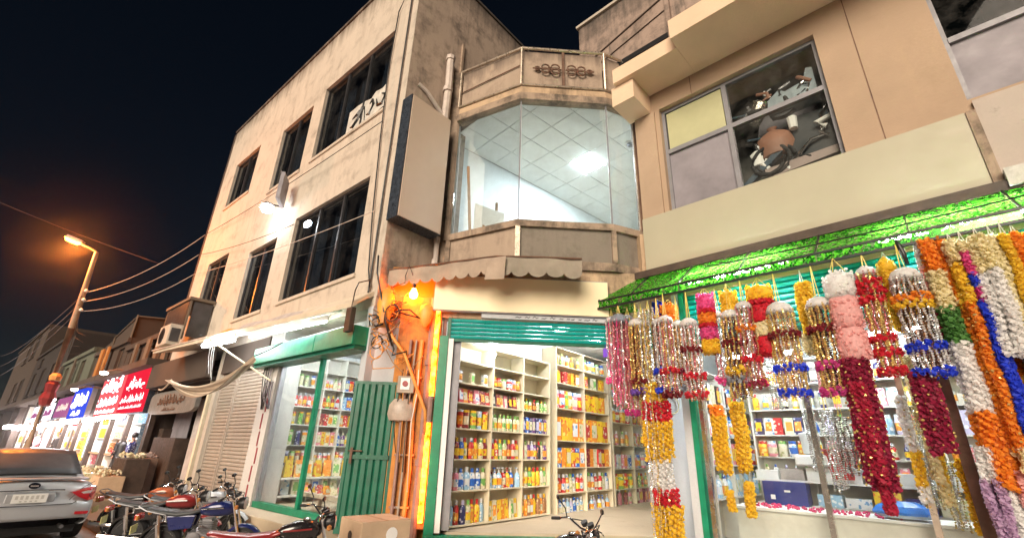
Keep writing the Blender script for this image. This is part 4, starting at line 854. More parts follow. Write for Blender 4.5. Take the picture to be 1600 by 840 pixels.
for (r, c), (kind, cols, n) in cellsA.items():
    fill(FSA, xsA[c], xsA[c + 1], zsA[r + 1], (zsA[r] - zsA[r + 1] - .03) * .8, kind, cols, n, f"{R_[r]}, {('first', 'second', 'third', 'fourth')[c]} bay, left shop shelf", 'goods on the left shop shelf', .09)
for i in range(7):
    product('pouch', ['yellow', 'orange', 'cream'][i % 3], FSA, .42 + i * .24, -.05, .98 + .0 * i, f"plump yellowish bag of snacks under the left shop shelf, {ORD[i]} from the glass", 'snack bags in the left shop', 1.5, rnd.uniform(-.3, .3))
    product('pouch', ['white', 'cream', 'pale_green'][i % 3], FSA, .42 + i * .24, -.05, .62, f"plump whitish bag of snacks low under the left shop shelf, {ORD[i]} from the glass", 'snack bags in the left shop', 1.4, rnd.uniform(-.3, .3))
single('low_ledge', M().box(.2, 3, -.25, .0, 0, .035).box(.2, 3, -.25, .0, .36, .395), 'shelf_white', 'pair of narrow white ledges holding snack bags', 'ledge', FSA, 0, 0, .58)
t = thing('counter', 'counter with a navy blue front and white cloth in the left shop', 'counter', FA, -.95, 1.35, .45)
put('front', M().box(-.85, .75, 0, .5, 0, 1.0), paint('navy_box', (.012, .02, .11), .5), t); put('top', M().box(-.9, .8, -.06, .55, 1.003, 1.5), 'white_cloth', t)
t = thing('display_table', 'low table heaped with pink and yellow packets inside the left shop glass', 'table', FA, -1.15, .55, .45)
put('top', M().box(-.95, .9, -.3, .3, .3, .36), 'white_cloth', t)
for sx in (-.85, .8):
    for sy in (-.22, .22): put('leg', M().box(sx - .03, sx + .03, sy - .03, sy + .03, 0, .299), 'wood', t)
for i in range(14): product('pouch', ['pink', 'yellow', 'red', 'orange', 'cream'][i % 5], FA, -1.95 + (i % 7) * .25, .42 + .26 * (i // 7), .812, f"packet lying on the low table of the left shop, {('front', 'back')[i // 7]} row, {ORD[i % 7]} from left", 'packets on the low table', 1.0, rnd.uniform(0, 3), sz=.45)
b0_ = FB.w(.62, .40); FSB = Fr(b0_.x, b0_.y, dg(45.9))
zsB = [3.2, 2.6, 2.05, 1.55, 1.0]; xsB = [.25, 1.2, 2.1, 3.2]
shelf_unit('shelf_unit', 'glass fronted white shelf with pink goods in the garland shop', FSB, xsB, zsB, .30, 'shelf_white', .3)
for r in range(4):
    for c in range(3):
        fill(FSB, xsB[c], xsB[c + 1], zsB[r + 1], .42, ('carton', 'pouch', 'jar', 'bottle')[(r + 2 * c) % 4], (['black', 'white', 'cream'], ['pink', 'white', 'purple'], ['pink', 'red', 'orange', 'yellow'], ['white', 'light_blue', 'cream'])[r], 5, f"{R_[r]}, {Cn[c]} bay, garland shop shelf", 'goods on the garland shop shelf', .08)
t = thing('glass_counter', 'low white display counter strewn with red bits behind the garland shop glass', 'counter', FB, 2.3, .75, .2)
put('body', M().box(-1.3, 2.4, -.35, .35, 0, .72), 'shelf_white', t); put('top', M().box(-1.35, 2.45, -.4, .4, .723, .76), 'white_paint', t)
m = M()
for k in range(150): m.blob((rnd.uniform(-1.2, .9), rnd.uniform(-.35, .3), .775), rnd.uniform(.015, .035))
o = put('petals', m, paint('petal_red', (.45, .02, .10), .6, var=.4, scale=20), t, kind='stuff')
t = thing('blue_box', 'dark blue box with small white marks on the shop counter', 'box', FB, 1.56, 1.28, .965)
put('body', M().box(-.33, .33, -.15, .15, 0, .36), paint('box_blue', (.008, .02, .16), .4), t, bevel=.01); put('print', M().box(-.22, -.15, -.155, -.151, .08, .15).box(.0, .09, -.155, -.151, .2, .23), 'white_paint', t)
FSF = Fr(*FB.w(1.02, 1.75)[:2], FB.ang)
xsF = [0, .9, 1.8, 2.7, 3.6, 4.5, 5.3]; zsF = [3.45, 3.0, 2.55, 2.1, 1.72, 1.36]
shelf_unit('shelf_unit', 'long white shelf of small mixed goods across the back of the garland shop', FSF, xsF, zsF, .3, 'shelf_white', .2)
kinds_ = ['jar', 'carton', 'bottle', 'can', 'pouch', 'pump_bottle']; r4 = random.Random(5)
for r in range(5):
    for c in range(6):
        cols = r4.sample(['white', 'white', 'cream', 'light_blue', 'pink', 'yellow', 'navy', 'lilac', 'red', 'brown', 'black', 'pale_green'], 4)
        fill(FSF, xsF[c], xsF[c + 1], zsF[r + 1], (.41, .41, .41, .34, .32)[r] * r4.uniform(.7, 1), kinds_[(r * 2 + c) % 6], cols, r4.choice((4, 5, 5)), f"{R_[r]}, {ORD[c]} bay, long garland shop back shelf", 'goods on the garland shop back shelf', .07)
t = thing('white_cabinet', 'white ledge of folded white boxes behind the blue box', 'cabinet', FB, 2.2, 1.62, .2)
put('body', M().box(-1.15, 2.6, -.30, .10, 0, .78), 'room_white', t); put('shelf', M().box(-1.15, 2.6, -.34, .1, 1.12, 1.15), 'white_paint', t)
for k in range(9): put('box', M().box(-1.1 + k * .4, -.74 + k * .4, -.32, -.05, 1.153, 1.15 + r4.uniform(.14, .26)), ('room_white', 'sheet_grey', 'white_paint')[k % 3], t)
for k in range(7): put('packet', M().box(-.2 + k * .38, .14 + k * .38, -.33, -.1, .783, .78 + r4.uniform(.12, .3)), ('pack_light_blue', 'pack_white', 'pack_yellow', 'pack_navy', 'pack_cream', 'pack_pink', 'pack_lilac')[k], t)
t = thing('juicer', 'white electric juicer machine standing on the folded white boxes', 'appliance', FB, 2.02, 1.40, 1.58)
put('base', M().box(-.25, .25, -.15, .15, 0, .18), 'white_paint', t, bevel=.03); put('jug', M().lathe([(.08, .18), (.13, .2), (.15, .5), (.16, .52), (.05, .55), (.04, .6), (0, .6)], 12), 'room_white', t, smooth=True); put('dial', M().lathe([(.05, 0), (.05, .02), (0, .02)], 10, mat=Matrix.Translation((.08, -.152, .09)) @ Matrix.Rotation(PI / 2, 4, 'X')), 'black', t)
t = thing('red_bin', 'red plastic basket on the white ledge beside the juicer', 'basket', FB, 2.42, 1.40, 1.4)
put('basket', M().lathe([(.0, 0), (.18, 0), (.24, .42), (.26, .43), (.2, .38), (.15, .05)], 12), paint('basket_red', (.4, .02, .02), .4), t); put('rim', M().lathe([(.25, .42), (.28, .43), (.27, .46), (.25, .46)], 12), 'bike_red', t)
t = thing('plastic_sack', 'blue and clear plastic wrapped bundle on the counter at the right', 'bundle', FB, 3.15, .60, .965)
put('wrap', M().lathe([(.02, 0), (.24, .02), (.29, .09), (.22, .16), (.1, .20), (.0, .21)], 9, sx=1.2, sy=.7), 'light_wrap' if 'light_wrap' in MATS else paint('light_wrap', (.55, .66, .80), .25), t); put('blue_sheet', M().lathe([(.295, .06), (.305, .09), (.25, .16), (.14, .22)], 9, sx=1.18, sy=.72), paint('sheet_blue', (.02, .18, .65), .25), t)
# ================================================================ hanging garlands
def petal_mat(n, c, var=.18, tr=.5):
    m, nt, b = nodes(n); b.inputs['Roughness'].default_value = .6
    cc = mix(nt, ramp(nt, noise(nt, 30, 3), .3, .7), mul(c, 1 - var), mul(c, 1 + var)); nt.links.new(cc, b.inputs['Base Color'])
    b.inputs['Sheen Weight'].default_value = .2
    if tr:
        t = N(nt, 'ShaderNodeBsdfTranslucent'); nt.links.new(cc, t.inputs[0]); mx = N(nt, 'ShaderNodeMixShader'); mx.inputs[0].default_value = tr
        nt.links.new(b.outputs[0], mx.inputs[1]); nt.links.new(t.outputs[0], mx.inputs[2]); nt.links.new(mx.outputs[0], nt.nodes['Material Output'].inputs[0])
    MATS[n] = m
for n_, c_ in dict(red=(.70, .015, .04), burgundy=(.36, .008, .06), crimson=(.50, .012, .06), dark_red=(.24, .01, .02), pink=(.80, .10, .35), pale_pink=(.92, .52, .50), magenta=(.65, .05, .30), orange=(.95, .32, .02), yellow=(.95, .60, .03), gold_yellow=(.92, .62, .04), white=(.93, .92, .90),
                   cream=(.90, .80, .52), blue=(.015, .06, .75), lilac=(.60, .42, .62), purple=(.22, .10, .55), grey=(.33, .36, .42), green=(.10, .30, .06)).items(): petal_mat('petal_' + n_, c_)
for n_, c_, r_ in (('gold', (.85, .58, .20), .25), ('silver', (.86, .85, .82), .22), ('bronze', (.60, .34, .16), .25), ('rose', (.65, .20, .25), .25), ('dark', (.12, .07, .06), .3)): paint('bead_' + n_, c_, r_, .55, var=.35, scale=60)
paint('string', (.75, .58, .15), .7); paint('string_white', (.7, .7, .66), .7)
def gpos(px, py, off): return FB.at(px, py, off)
def gscale(px, py, off):
    x, z = gpos(px, py, off); p = FB.w(x, off, z) - Vector((0, 0, EYE)); return p.dot(AF) / FPX
def hang(t, top, mat='string', n=3, spread=.03):
    m = M()
    for i in range(n):
        a = 2 * PI * i / n; m.tube([(math.cos(a) * spread, math.sin(a) * spread, 0), (0, 0, top)], .005, 4)
    put('string', m, mat, t)
    put('hook', M().tube([(0, 0, top - .01), (.012, 0, top + .03), (.03, 0, top + .02)], .004, 4), 'bead_dark', t)
def bead_strand(m, x, y, z0, z1, r, step, wob=.008):
    z = z0; a = rnd.uniform(0, 6)
    while z > z1:
        m.blob((x + wob * math.sin(z * 23 + a), y + wob * math.cos(z * 19 + a), z), r * rnd.uniform(.75, 1.2), sz=1.3); z -= step * rnd.uniform(.85, 1.15)
def bloom(m, c, R, n=11):
    """a ruffled round blossom: small petals set round a centre"""
    c = Vector(c)
    for i in range(n):
        zc = 1 - 2 * (i + .5) / n; t = i * 2.4 + rnd.uniform(-.4, .4); s = math.sqrt(1 - zc * zc); d = Vector((s * math.cos(t), s * math.sin(t), zc))
        u = d.orthogonal().normalized(); a = rnd.uniform(0, 6); u = (u * math.cos(a) + d.cross(u) * math.sin(a)); v = d.cross(u); k = R * rnd.uniform(.6, .85)
        o = c + d * R * rnd.uniform(.45, .75); e = d * R * .35
        m.add([o - u * k - e * .3, o - v * k * .8 + e, o + u * k + e * .6, o + v * k * .8 - e * .4], [(0, 1, 2), (0, 2, 3)])
def petals(m, x, y, z0, z1, R, step, k=6, wob=.01, droop=.5):
    """blossoms threaded round a string"""
    z = z0; ph = rnd.uniform(0, 6); a = rnd.uniform(0, 6); r = min(R * .62, .033); n = 1 if R < .03 else 2 if R < .045 else 3
    while z > z1:
        for j in range(n):
            t = a + 2 * PI * j / n; q = (R - r) if n > 1 else 0
            bloom(m, (x + wob * math.sin(z * 9 + ph) + q * math.cos(t), y + wob * math.cos(z * 8 + ph) + q * math.sin(t), z + rnd.uniform(-.006, .006)), r * rnd.uniform(.85, 1.2), 9)
        a += .9; z -= r * 1.05
def flower_ring(t, z, R, h, mat, n=None):
    m = M(); n = n or max(8, int(R * 75))
    for i in range(n):
        for dz in (-h / 3, h / 3):
            a = 2 * PI * (i + (.5 if dz > 0 else 0)) / n; rr = R + rnd.uniform(-.01, .02); bloom(m, (rr * math.cos(a), rr * math.sin(a), z + dz + rnd.uniform(-.012, .012)), .036 * rnd.uniform(.85, 1.2), 9)
    put('flower_ring', m, 'petal_' + mat, t, kind='stuff')
def dome(px, yt, pxb, yb, wpx, label, off=-.92, cap='silver', strands=('gold', 'silver', 'bronze'), rings=(), n=12, rail=.12, under=None, pot=True):
    x, z = gpos(px, yt, off); zb = gpos(pxb, yb, off)[1]; sc = gscale(px, (yt + yb) / 2, off); R = wpx * sc * .5 * .92; L = z - zb
    t = thing('garland', label, 'garland', FB, x, off, z, 0, 'garlands hanging from the green awning')
    hang(t, max(.04, min(4.30 - z, .6)) if z < 4.26 else .05)
    m = M()
    if pot:
        m.lathe([(.005, 0), (R * .45, -.02), (R * .8, -R * .35), (R * .98, -R * .75), (R, -R * 1.0)], 14)
        put('cap', m, 'petal_white' if cap == 'silver' else 'petal_' + cap, t, smooth='full')
        cm = M()
        for i in range(60):
            a = rnd.uniform(0, 6.28); f = rnd.uniform(.1, 1); cm.blob((R * f ** .6 * math.cos(a), R * f ** .6 * math.sin(a), -R * f * .95 + .005), .014)
        put('cap_bead', cm, 'petal_grey' if cap == 'silver' else 'petal_white', t, kind='stuff')
        z0 = -R * .8
    else: z0 = -.02
    n = int(n * 2.1)
    for i in range(n):
        a = 2 * PI * i / n; bm = M(); mt = strands[i % len(strands)]; rr = R * (.95, .72, .9, .5)[i % 4]
        bead_strand(bm, rr * math.cos(a), rr * math.sin(a), z0, -L * rnd.uniform(.93, 1.0), .0165, .03)
        put('bead_strand', bm, ('bead_' if 'bead_' + mt in MATS else 'petal_') + mt, t, kind='stuff')
    for f, c in rings: flower_ring(t, -L * f, R * .98, .07, c)
    return t
def strand(px, yt, pxb, yb, wpx, label, segs, off=-.92, n=3, pr=None, cap=None, gold=False, step=.028, rail=True, droop=.5, grp='garlands hanging from the green awning'):
    """several flower strands side by side in colour bands (from, to, colour)"""
    x, z = gpos(px, yt, off); zb = gpos(pxb, yb, off)[1]; sc = gscale(px, (yt + yb) / 2, off); W = wpx * sc; L = z - zb
    t = thing('garland', label, 'garland', FB, x, off, z, 0, grp)
    if rail: hang(t, max(.04, min(4.30 - z, .6)) if z < 4.26 else .05, 'string_white')
    if cap:
        put('cap', M().lathe([(.004, .02), (W * .2, -.03), (W * .42, -.12), (W * .46, -.2), (W * .3, -.22)], 12), 'petal_' + cap, t, smooth='full'); 
    n = n + 1 if n > 1 else n; R = pr or W / (n + .8)
    for i in range(n):
        a = 2 * PI * i / n + .5; cx, cy = (0, 0) if n == 1 else ((W / 2 - R) * math.cos(a), min(W / 2 - R, .07) * math.sin(a))
        for f0, f1, c in segs:
            m = M(); e = rnd.uniform(-.015, .015) if f1 < 1 else rnd.uniform(-.08, .0)
            petals(m, cx * (.5 + .5 * min(1, f0 * 4 + .3)), cy, -L * f0 - (.1 if cap and f0 == 0 else 0), -L * (f1 + e), R * (1.15), step, 6, droop=droop)
            put('flower_strand', m, 'petal_' + c, t, kind='stuff')
        if gold:
            m = M(); bead_strand(m, cx, cy - R * .75, -L * .05, -L * .97, .016, .09, .02); put('bead_strand', m, 'bead_gold', t, kind='stuff')
    return t
def puffy(px, yt, pxb, yb, wpx, label, segs, off=-.8, open_=False):
    x, z = gpos(px, yt, off); zb = gpos(pxb, yb, off)[1]; sc = gscale(px, (yt + yb) / 2, off); R = wpx * sc * .5; L = z - zb
    t = thing('garland', label, 'garland', FB, x, off, z, 0, 'garlands hanging from the green awning')
    hang(t, max(.05, min(4.30 - z, .6)), spread=R * .6)
    for f0, f1, c in segs:
        pr = []; k = 6
        for i in range(k + 1):
            f = i / k; pr.append((R * (.82 + .18 * math.sin(PI * f)), -L * (f0 + (f1 - f0) * f)))
        if f0 == 0: pr[0] = (R * .3, 0); pr[1] = (R * .75, -L * (f1 * .12))
        m = M(); m.lathe(pr, 14); m.v = [(vx * (1 + .07 * math.sin(i * 2.4)), vy * (1 + .07 * math.cos(i * 3.1)), vz + .008 * math.sin(i * 1.7)) for i, (vx, vy, vz) in enumerate(m.v)]
        put('ruffle', m, 'petal_' + c, t, smooth='full')
        fm = M()
        for i in range(110):
            a = rnd.uniform(0, 6.28); zz = -L * rnd.uniform(f0, f1); bloom(fm, (R * .95 * math.cos(a), R * .95 * math.sin(a), zz), .024, 7)
        put('petal_trim', fm, 'petal_' + c, t, kind='stuff')
    return t
# left cluster
dome(966, 490, 970, 640, 33, 'leftmost garland, pink and white beads over a teal shutter', cap='grey', strands=('rose', 'silver', 'pink'), n=12, rings=())
dome(993, 497, 994, 615, 28, 'dark gold beaded garland with a red foot, second from the left', off=-.88, strands=('gold', 'bronze', 'gold', 'dark_red'), rings=((.86, 'dark_red'), (.98, 'purple')))
dome(1012, 484, 1040, 850, 40, 'longest garland at the left, silver above with gold and red below', off=-.8, pot=False, strands=('silver', 'silver', 'gold'), n=9)
strand(1022, 600, 1036, 722, 48, 'bulky yellow and red lower band of the longest garland', ((0, .25, 'gold_yellow'), (.25, .5, 'red'), (.5, 1, 'gold_yellow')), off=-.82, n=4, gold=True, rail=False, grp='lower bands of the longest garland')
strand(1040, 765, 1046, 850, 52, 'red and gold foot of the longest garland', ((0, .3, 'red'), (.3, 1, 'gold_yellow')), off=-.82, n=4, gold=True, rail=False, grp='lower bands of the longest garland')
strand(1035, 720, 1040, 768, 42, 'white beaded band low on the longest garland', ((0, 1, 'white'),), off=-.82, n=4, rail=False, grp='lower bands of the longest garland')
dome(1027, 497, 1030, 618, 22, 'slim silver and dark beaded garland with blue flower rings', strands=('silver', 'dark', 'bronze'), n=8, rings=((.70, 'blue'), (.94, 'blue')))
dome(1038, 492, 1046, 620, 26, 'white topped beaded garland with bright red flower ring near the corner', off=-1.0, strands=('silver', 'rose', 'gold'), n=9, rings=((.70, 'red'), (.97, 'dark_red')))
dome(955, 494, 960, 600, 22, 'short silver and pink beaded garland at the far left of the row', off=-.80, strands=('silver', 'pink', 'rose'), n=9, rings=((.95, 'pink'),))
dome(980, 492, 984, 650, 20, 'slim red and gold beaded garland between the pink and the dark gold ones', off=-.74, cap='grey', strands=('rose', 'gold', 'silver'), n=9, rings=((.5, 'red'), (.97, 'magenta')))
dome(1002, 500, 1010, 690, 24, 'long plain gold beaded garland behind the dark gold one', off=-.72, strands=('gold', 'gold', 'bronze'), n=10, rings=((.98, 'gold_yellow'),))
dome(1058, 500, 1064, 610, 22, 'slim silver garland between the two red ringed ones at the left', off=-.74, strands=('silver', 'bronze'), n=9, rings=((.75, 'burgundy'), (.97, 'silver' if 0 else 'grey')))
dome(1120, 485, 1128, 600, 24, 'plain silver beaded garland behind the yellow ringed dome', off=-.70, strands=('silver', 'rose', 'silver'), n=9, rings=((.96, 'pink'),))
puffy(1044, 476, 1050, 556, 26, 'short orange ruffled garland behind the left cluster', ((0, .22, 'orange'), (.23, .5, 'orange'), (.51, .75, 'orange'), (.76, 1, 'cream')), off=-.6)
puffy(1028, 472, 1028, 520, 17, 'small red and blue cloth bag hanging at the awning corner', ((0, .45, 'blue'), (.46, 1, 'red')), off=-.55)
dome(1075, 496, 1082, 628, 31, 'silver and dark red beaded garland with two red rings', strands=('silver', 'rose', 'silver', 'bronze'), rings=((.40, 'dark_red'), (.71, 'red'), (.92, 'red')))
puffy(1100, 459, 1104, 553, 25, 'pink and orange ruffled garland with yellow tassels', ((0, .28, 'pink'), (.29, .34, 'red'), (.35, .52, 'orange'), (.53, .57, 'red'), (.58, .78, 'pink'), (.79, 1, 'yellow')), off=-.85)
puffy(1136, 455, 1139, 500, 24, 'small golden netted garland behind a silver dome', ((0, .5, 'gold_yellow'), (.51, 1, 'gold_yellow')), off=-.8)
dome(1139, 483, 1152, 625, 33, 'silver domed garland with gold beads and a yellow flower ring', strands=('gold', 'dark', 'gold', 'dark_red'), rings=((.40, 'dark_red'), (.69, 'gold_yellow'), (.80, 'silver' if 0 else 'grey')))
dome(1160, 470, 1183, 608, 29, 'brown beaded garland with red ring and maroon foot beside the puffy red one', strands=('bronze', 'rose', 'silver'), rings=((.33, 'orange'), (.68, 'red'), (.94, 'burgundy')))
puffy(1184, 447, 1203, 556, 37, 'fat red and yellow ruffled garland', ((0, .22, 'yellow'), (.23, .28, 'red'), (.29, .53, 'red'), (.54, .73, 'cream'), (.74, 1, 'red')), off=-.8)
dome(1215, 471, 1243, 625, 43, 'wide silver domed garland with gold beads and two royal blue rings', strands=('gold', 'silver', 'gold', 'bronze'), n=14, rings=((.36, 'dark_red'), (.70, 'blue'), (.93, 'blue')))
strand(1253, 445, 1268, 560, 34, 'golden yellow netted garland fading to cream', ((0, .7, 'gold_yellow'), (.7, 1, 'cream')), off=-.75, n=5)
dome(1276, 463, 1307, 622, 41, 'silver domed garland with gold beads and two magenta rings', strands=('gold', 'bronze', 'gold', 'dark'), n=14, rings=((.34, 'dark_red'), (.70, 'magenta'), (.94, 'magenta')))
strand(1290, 570, 1296, 615, 40, 'pink and white scraps of tinsel behind the magenta ringed garland', ((0, 1, 'pale_pink'),), off=-.5, n=4, rail=False)
puffy(1306, 426, 1342, 562, 41, 'pale pink cylinder garland under a clear white cap', ((0, .30, 'white'), (.31, .65, 'pale_pink'), (.66, 1, 'pale_pink')), off=-.95)
strand(1333, 562, 1385, 765, 58, 'huge crimson petal garland, the broadest, hanging low before the glass', ((0, 1, 'burgundy'),), off=-1.0, n=6, gold=True, rail=False, step=.03)
strand(1342, 600, 1382, 755, 34, 'brighter red core of the huge crimson garland', ((0, 1, 'crimson'),), off=-1.06, n=3, gold=True, rail=False, step=.034)
strand(1380, 752, 1390, 805, 22, 'red tail below the huge crimson garland', ((0, 1, 'crimson'),), off=-1.0, n=2, rail=False)
dome(1350, 416, 1387, 588, 32, 'red and gold banded garland in front of a yellow one', cap='white', strands=('gold', 'gold', 'rose', 'bronze'), rings=((.17, 'red'), (.24, 'red'), (.33, 'red'), (.68, 'red'), (.80, 'red'), (.96, 'red')))
strand(1380, 402, 1402, 520, 30, 'bright yellow netted garland in the middle of the row', ((0, 1, 'gold_yellow'),), off=-.78, n=4, cap='yellow')
single('tassel', M().tube([(0, 0, 0), (.01, 0, -.08), (.03, 0, -.20), (.04, 0, -.34)], [.01, .035, .03, .02], 7), 'black', 'black cord tassel tied over the big blue ringed dome', 'tassel', FB, *(lambda p: (p[0], -.95, p[1]))(gpos(1400, 375, -.95)), smooth='full')
dome(1409, 418, 1443, 592, 46, 'big silver domed garland with orange band and two blue rings', off=-.98, strands=('silver', 'dark', 'silver', 'bronze'), n=16, rings=((.30, 'orange'), (.37, 'gold_yellow'), (.74, 'blue'), (.95, 'blue')))
strand(1440, 585, 1478, 712, 50, 'burgundy petal garland hanging below the big blue ringed dome', ((0, 1, 'burgundy'),), off=-.96, n=5, gold=True, rail=False)
strand(1436, 382, 1480, 585, 24, 'pale pink and burgundy garland right of the big dome', ((0, .2, 'white'), (.2, .5, 'pale_pink'), (.5, 1, 'burgundy')), off=-.86, n=3)
# the long strands at the right
strand(1446, 378, 1520, 780, 34, 'long strand of green, white and orange flowers', ((0, .14, 'orange'), (.14, .30, 'cream'), (.30, .44, 'green'), (.44, .70, 'white'), (.70, 1, 'orange')), off=-.95, n=2)
strand(1466, 375, 1560, 752, 22, 'long plain orange marigold strand', ((0, 1, 'orange'),), off=-.86, n=2)
strand(1484, 378, 1585, 745, 28, 'long strand of mixed orange and cream flowers', ((0, .12, 'cream'), (.12, .3, 'gold_yellow'), (.3, .9, 'orange'), (.9, 1, 'cream')), off=-.97, n=2, gold=True)
strand(1503, 380, 1600, 700, 24, 'royal blue flower strand with pink top at the right', ((0, .06, 'cream'), (.06, .18, 'pink'), (.18, .26, 'blue'), (.26, .32, 'magenta'), (.32, 1, 'blue')), off=-1.0, n=2)
strand(1526, 372, 1590, 560, 40, 'thick white flower strand near the right edge', ((0, .3, 'cream'), (.3, 1, 'white')), off=-1.02, n=3)
strand(1514, 375, 1575, 560, 16, 'dark red flower strand behind the white one', ((0, 1, 'burgundy'),), off=-.8, n=2)
strand(1549, 372, 1612, 640, 26, 'cream and pale yellow flower strand at the right edge', ((0, 1, 'cream'),), off=-.95, n=2)
strand(1568, 370, 1625, 640, 24, 'pale yellow flower strand beside the cream one at the edge', ((0, .5, 'gold_yellow'), (.5, 1, 'cream')), off=-.98, n=2)
strand(1585, 368, 1640, 600, 30, 'outermost cream and orange strand cut by the right edge', ((0, .4, 'orange'), (.4, 1, 'cream')), off=-.9, n=2)
strand(1456, 372, 1490, 560, 18, 'pale pink flower strand at the left of the long strands', ((0, .4, 'white'), (.4, 1, 'pale_pink')), off=-.8, n=2)
strand(1535, 700, 1562, 880, 34, 'white and lilac foot of the long white and orange strand', ((0, .3, 'white'), (.3, 1, 'lilac')), off=-.95, n=3, rail=False)
strand(1565, 745, 1586, 880, 30, 'white lower end of the marigold strand', ((0, 1, 'white'),), off=-.9, n=3, rail=False)
strand(1592, 740, 1608, 880, 26, 'pale pink lower end of the outer strands', ((0, .4, 'pale_pink'), (.4, 1, 'white')), off=-.9, n=2, rail=False)
strand(1580, 600, 1604, 745, 26, 'orange lower part of the outer strands at the edge', ((0, 1, 'orange'),), off=-.84, n=2, rail=False)
for px, pxb, c, c2, lb in ((1450, 1500, 'burgundy', 'magenta', 'wine red strand deep behind the long white and orange strand'), (1476, 1552, 'cream', 'pale_pink', 'cream to pink strand deep behind the marigold strand'), (1496, 1560, 'red', 'burgundy', 'red strand deep behind the mixed orange strand'), (1520, 1590, 'orange', 'gold_yellow', 'orange to yellow strand deep behind the blue strand'),
                          (1540, 1606, 'white', 'lilac', 'white to lilac strand deep behind the thick white strand'), (1560, 1620, 'burgundy', 'pink', 'wine to pink strand deep at the right edge'), (1578, 1625, 'white', 'cream', 'white to cream strand deep at the right edge')):
    strand(px, 385, pxb, 800, 22, lb, ((0, .55, c), (.55, 1, c2)), off=-.66, n=2, gold=True)
# gold flower strings nearer the glass
strand(1118, 635, 1140, 742, 26, 'gold flower string hanging close to the green frame', ((0, .15, 'orange'), (.15, 1, 'gold_yellow')), off=-.45, n=2, gold=True, rail=False, grp='gold strings by the glass')
strand(1150, 630, 1172, 742, 28, 'fuller gold flower string right of the one by the green frame', ((0, 1, 'gold_yellow'),), off=-.45, n=2, gold=True, rail=False, grp='gold strings by the glass')
strand(1168, 755, 1186, 812, 20, 'short gold end hanging below the fuller gold string', ((0, 1, 'gold_yellow'),), off=-.45, n=2, rail=False, grp='gold strings by the glass')
strand(1140, 768, 1150, 800, 12, 'small gold end by the green frame near the counter', ((0, 1, 'gold_yellow'),), off=-.45, n=1, rail=False, grp='gold strings by the glass')
strand(1415, 560, 1462, 760, 22, 'pale yellow flower string inside behind the crimson garland', ((0, 1, 'cream'),), off=-.2, n=2, rail=False, grp='gold strings by the glass')
for k, (px, y0, pxb, y1, wpx, off, c, lb) in enumerate(((1262, 640, 1275, 740, 16, .35, 'silver', 'silver tinsel string hanging inside left of the crimson garland'), (1290, 640, 1305, 770, 20, .3, 'silver', 'longest silver tinsel string inside the garland shop'), (1312, 650, 1328, 745, 18, .3, 'dark', 'dull tinsel string inside near the crimson garland'), (1205, 560, 1214, 640, 20, .3, 'silver', 'short silver tinsel string high inside the garland shop'),
        (1420, 640, 1450, 800, 20, .25, 'gold', 'gold tinsel string inside right of the crimson garland'), (1475, 720, 1492, 830, 18, .25, 'gold', 'gold tinsel string inside beside the dark brown post'))):
    dome(px, y0, pxb, y1, wpx, lb, off=off, pot=False, strands=(c, 'silver'), n=4, under=None)
for px, y0, pxb, y1, c, lb in ((1432, 600, 1470, 800, 'cream', 'cream flower string by the glass right of the crimson garland'), (1405, 620, 1438, 800, 'white', 'white flower string by the glass behind the crimson garland'), (1500, 720, 1520, 840, 'yellow', 'yellow flower string by the glass at the dark post'), (1345, 600, 1360, 660, 'pink', 'short pink flower string by the glass near the ringed garlands')):
    strand(px, y0, pxb, y1, 14, lb, ((0, .5, c), (.5, .8, 'gold_yellow'), (.8, 1, c)), off=-.16, n=1, gold=True, rail=False, grp='flower strings by the glass')
x_, z_ = gpos(1042, 640, -.4)
single('wire_loop', M().tube([(.14 * math.cos(k * PI / 8), 0, .16 * math.sin(k * PI / 8)) for k in range(17)], .010, 5, cap=False), 'petal_gold_yellow' if 0 else 'petal_cream', 'pale yellow wire loop hanging on the blue grey pier', 'wire', FC, 4.18, -.03, 2.55)
x_, z_ = gpos(946, 549, -.9)
single('price_tag', M().box(-.05, .05, -.003, .003, -.10, .06).box(-.004, .004, -.002, .002, .06, .14), paint('tag_purple', (.15, .06, .62), .5), 'small violet tag hanging left of the first garland', 'tag', FB, x_, -.9, z_)
# ================================================================ pillar of wires, lamps and boxes between the shops
for i, (x, y, r, mt, lb) in enumerate(((-.33, .0, .065, 'pipe_brown', 'brown stained pipe left of the glowing tube'), (-.90, .05, .06, 'pipe_orange_lit', 'orange lit thick pipe at the left of the pilaster'),
                                       (-.10, .12, .04, 'pipe_brown', 'thin rusty pipe against the green shutter frame'))):
    single('pipe', M().tube([(0, 0, 0), (.01, 0, 2.0), (0, 0, 4.2)], r, 8).tube([(0, 0, 1.2), (0, 0, 1.3)], r * 1.3, 8).tube([(0, 0, 2.9), (0, 0, 3.0)], r * 1.3, 8), mt, lb, 'pipe', FC, x, y, .2, smooth=True)
for k, (x, r, mt, lb) in enumerate(((-.70, .028, 'pipe_brown', 'thin brown conduit on the left half of the orange pilaster'), (-.60, .020, 'meter', 'thin grey conduit in the middle of the orange pilaster'), (-.50, .035, 'pipe_orange_lit', 'orange lit conduit on the right half of the orange pilaster'))):
    m = M().tube([(0, 0, 0), (.01 * k, 0, 1.1), (-.012, 0, 2.0), (0, 0, 2.05 + .5 * (k == 1)), (.02, 0, 3.3)], r, 7)
    for z in (.5, 1.3, 2.6): m.box(-r * 2, r * 2, -r * .4, r * 1.6, z, z + .03)
    single('conduit', m, mt, lb, 'pipe', FC, x, -.06 - r * .4, .25, smooth=True)
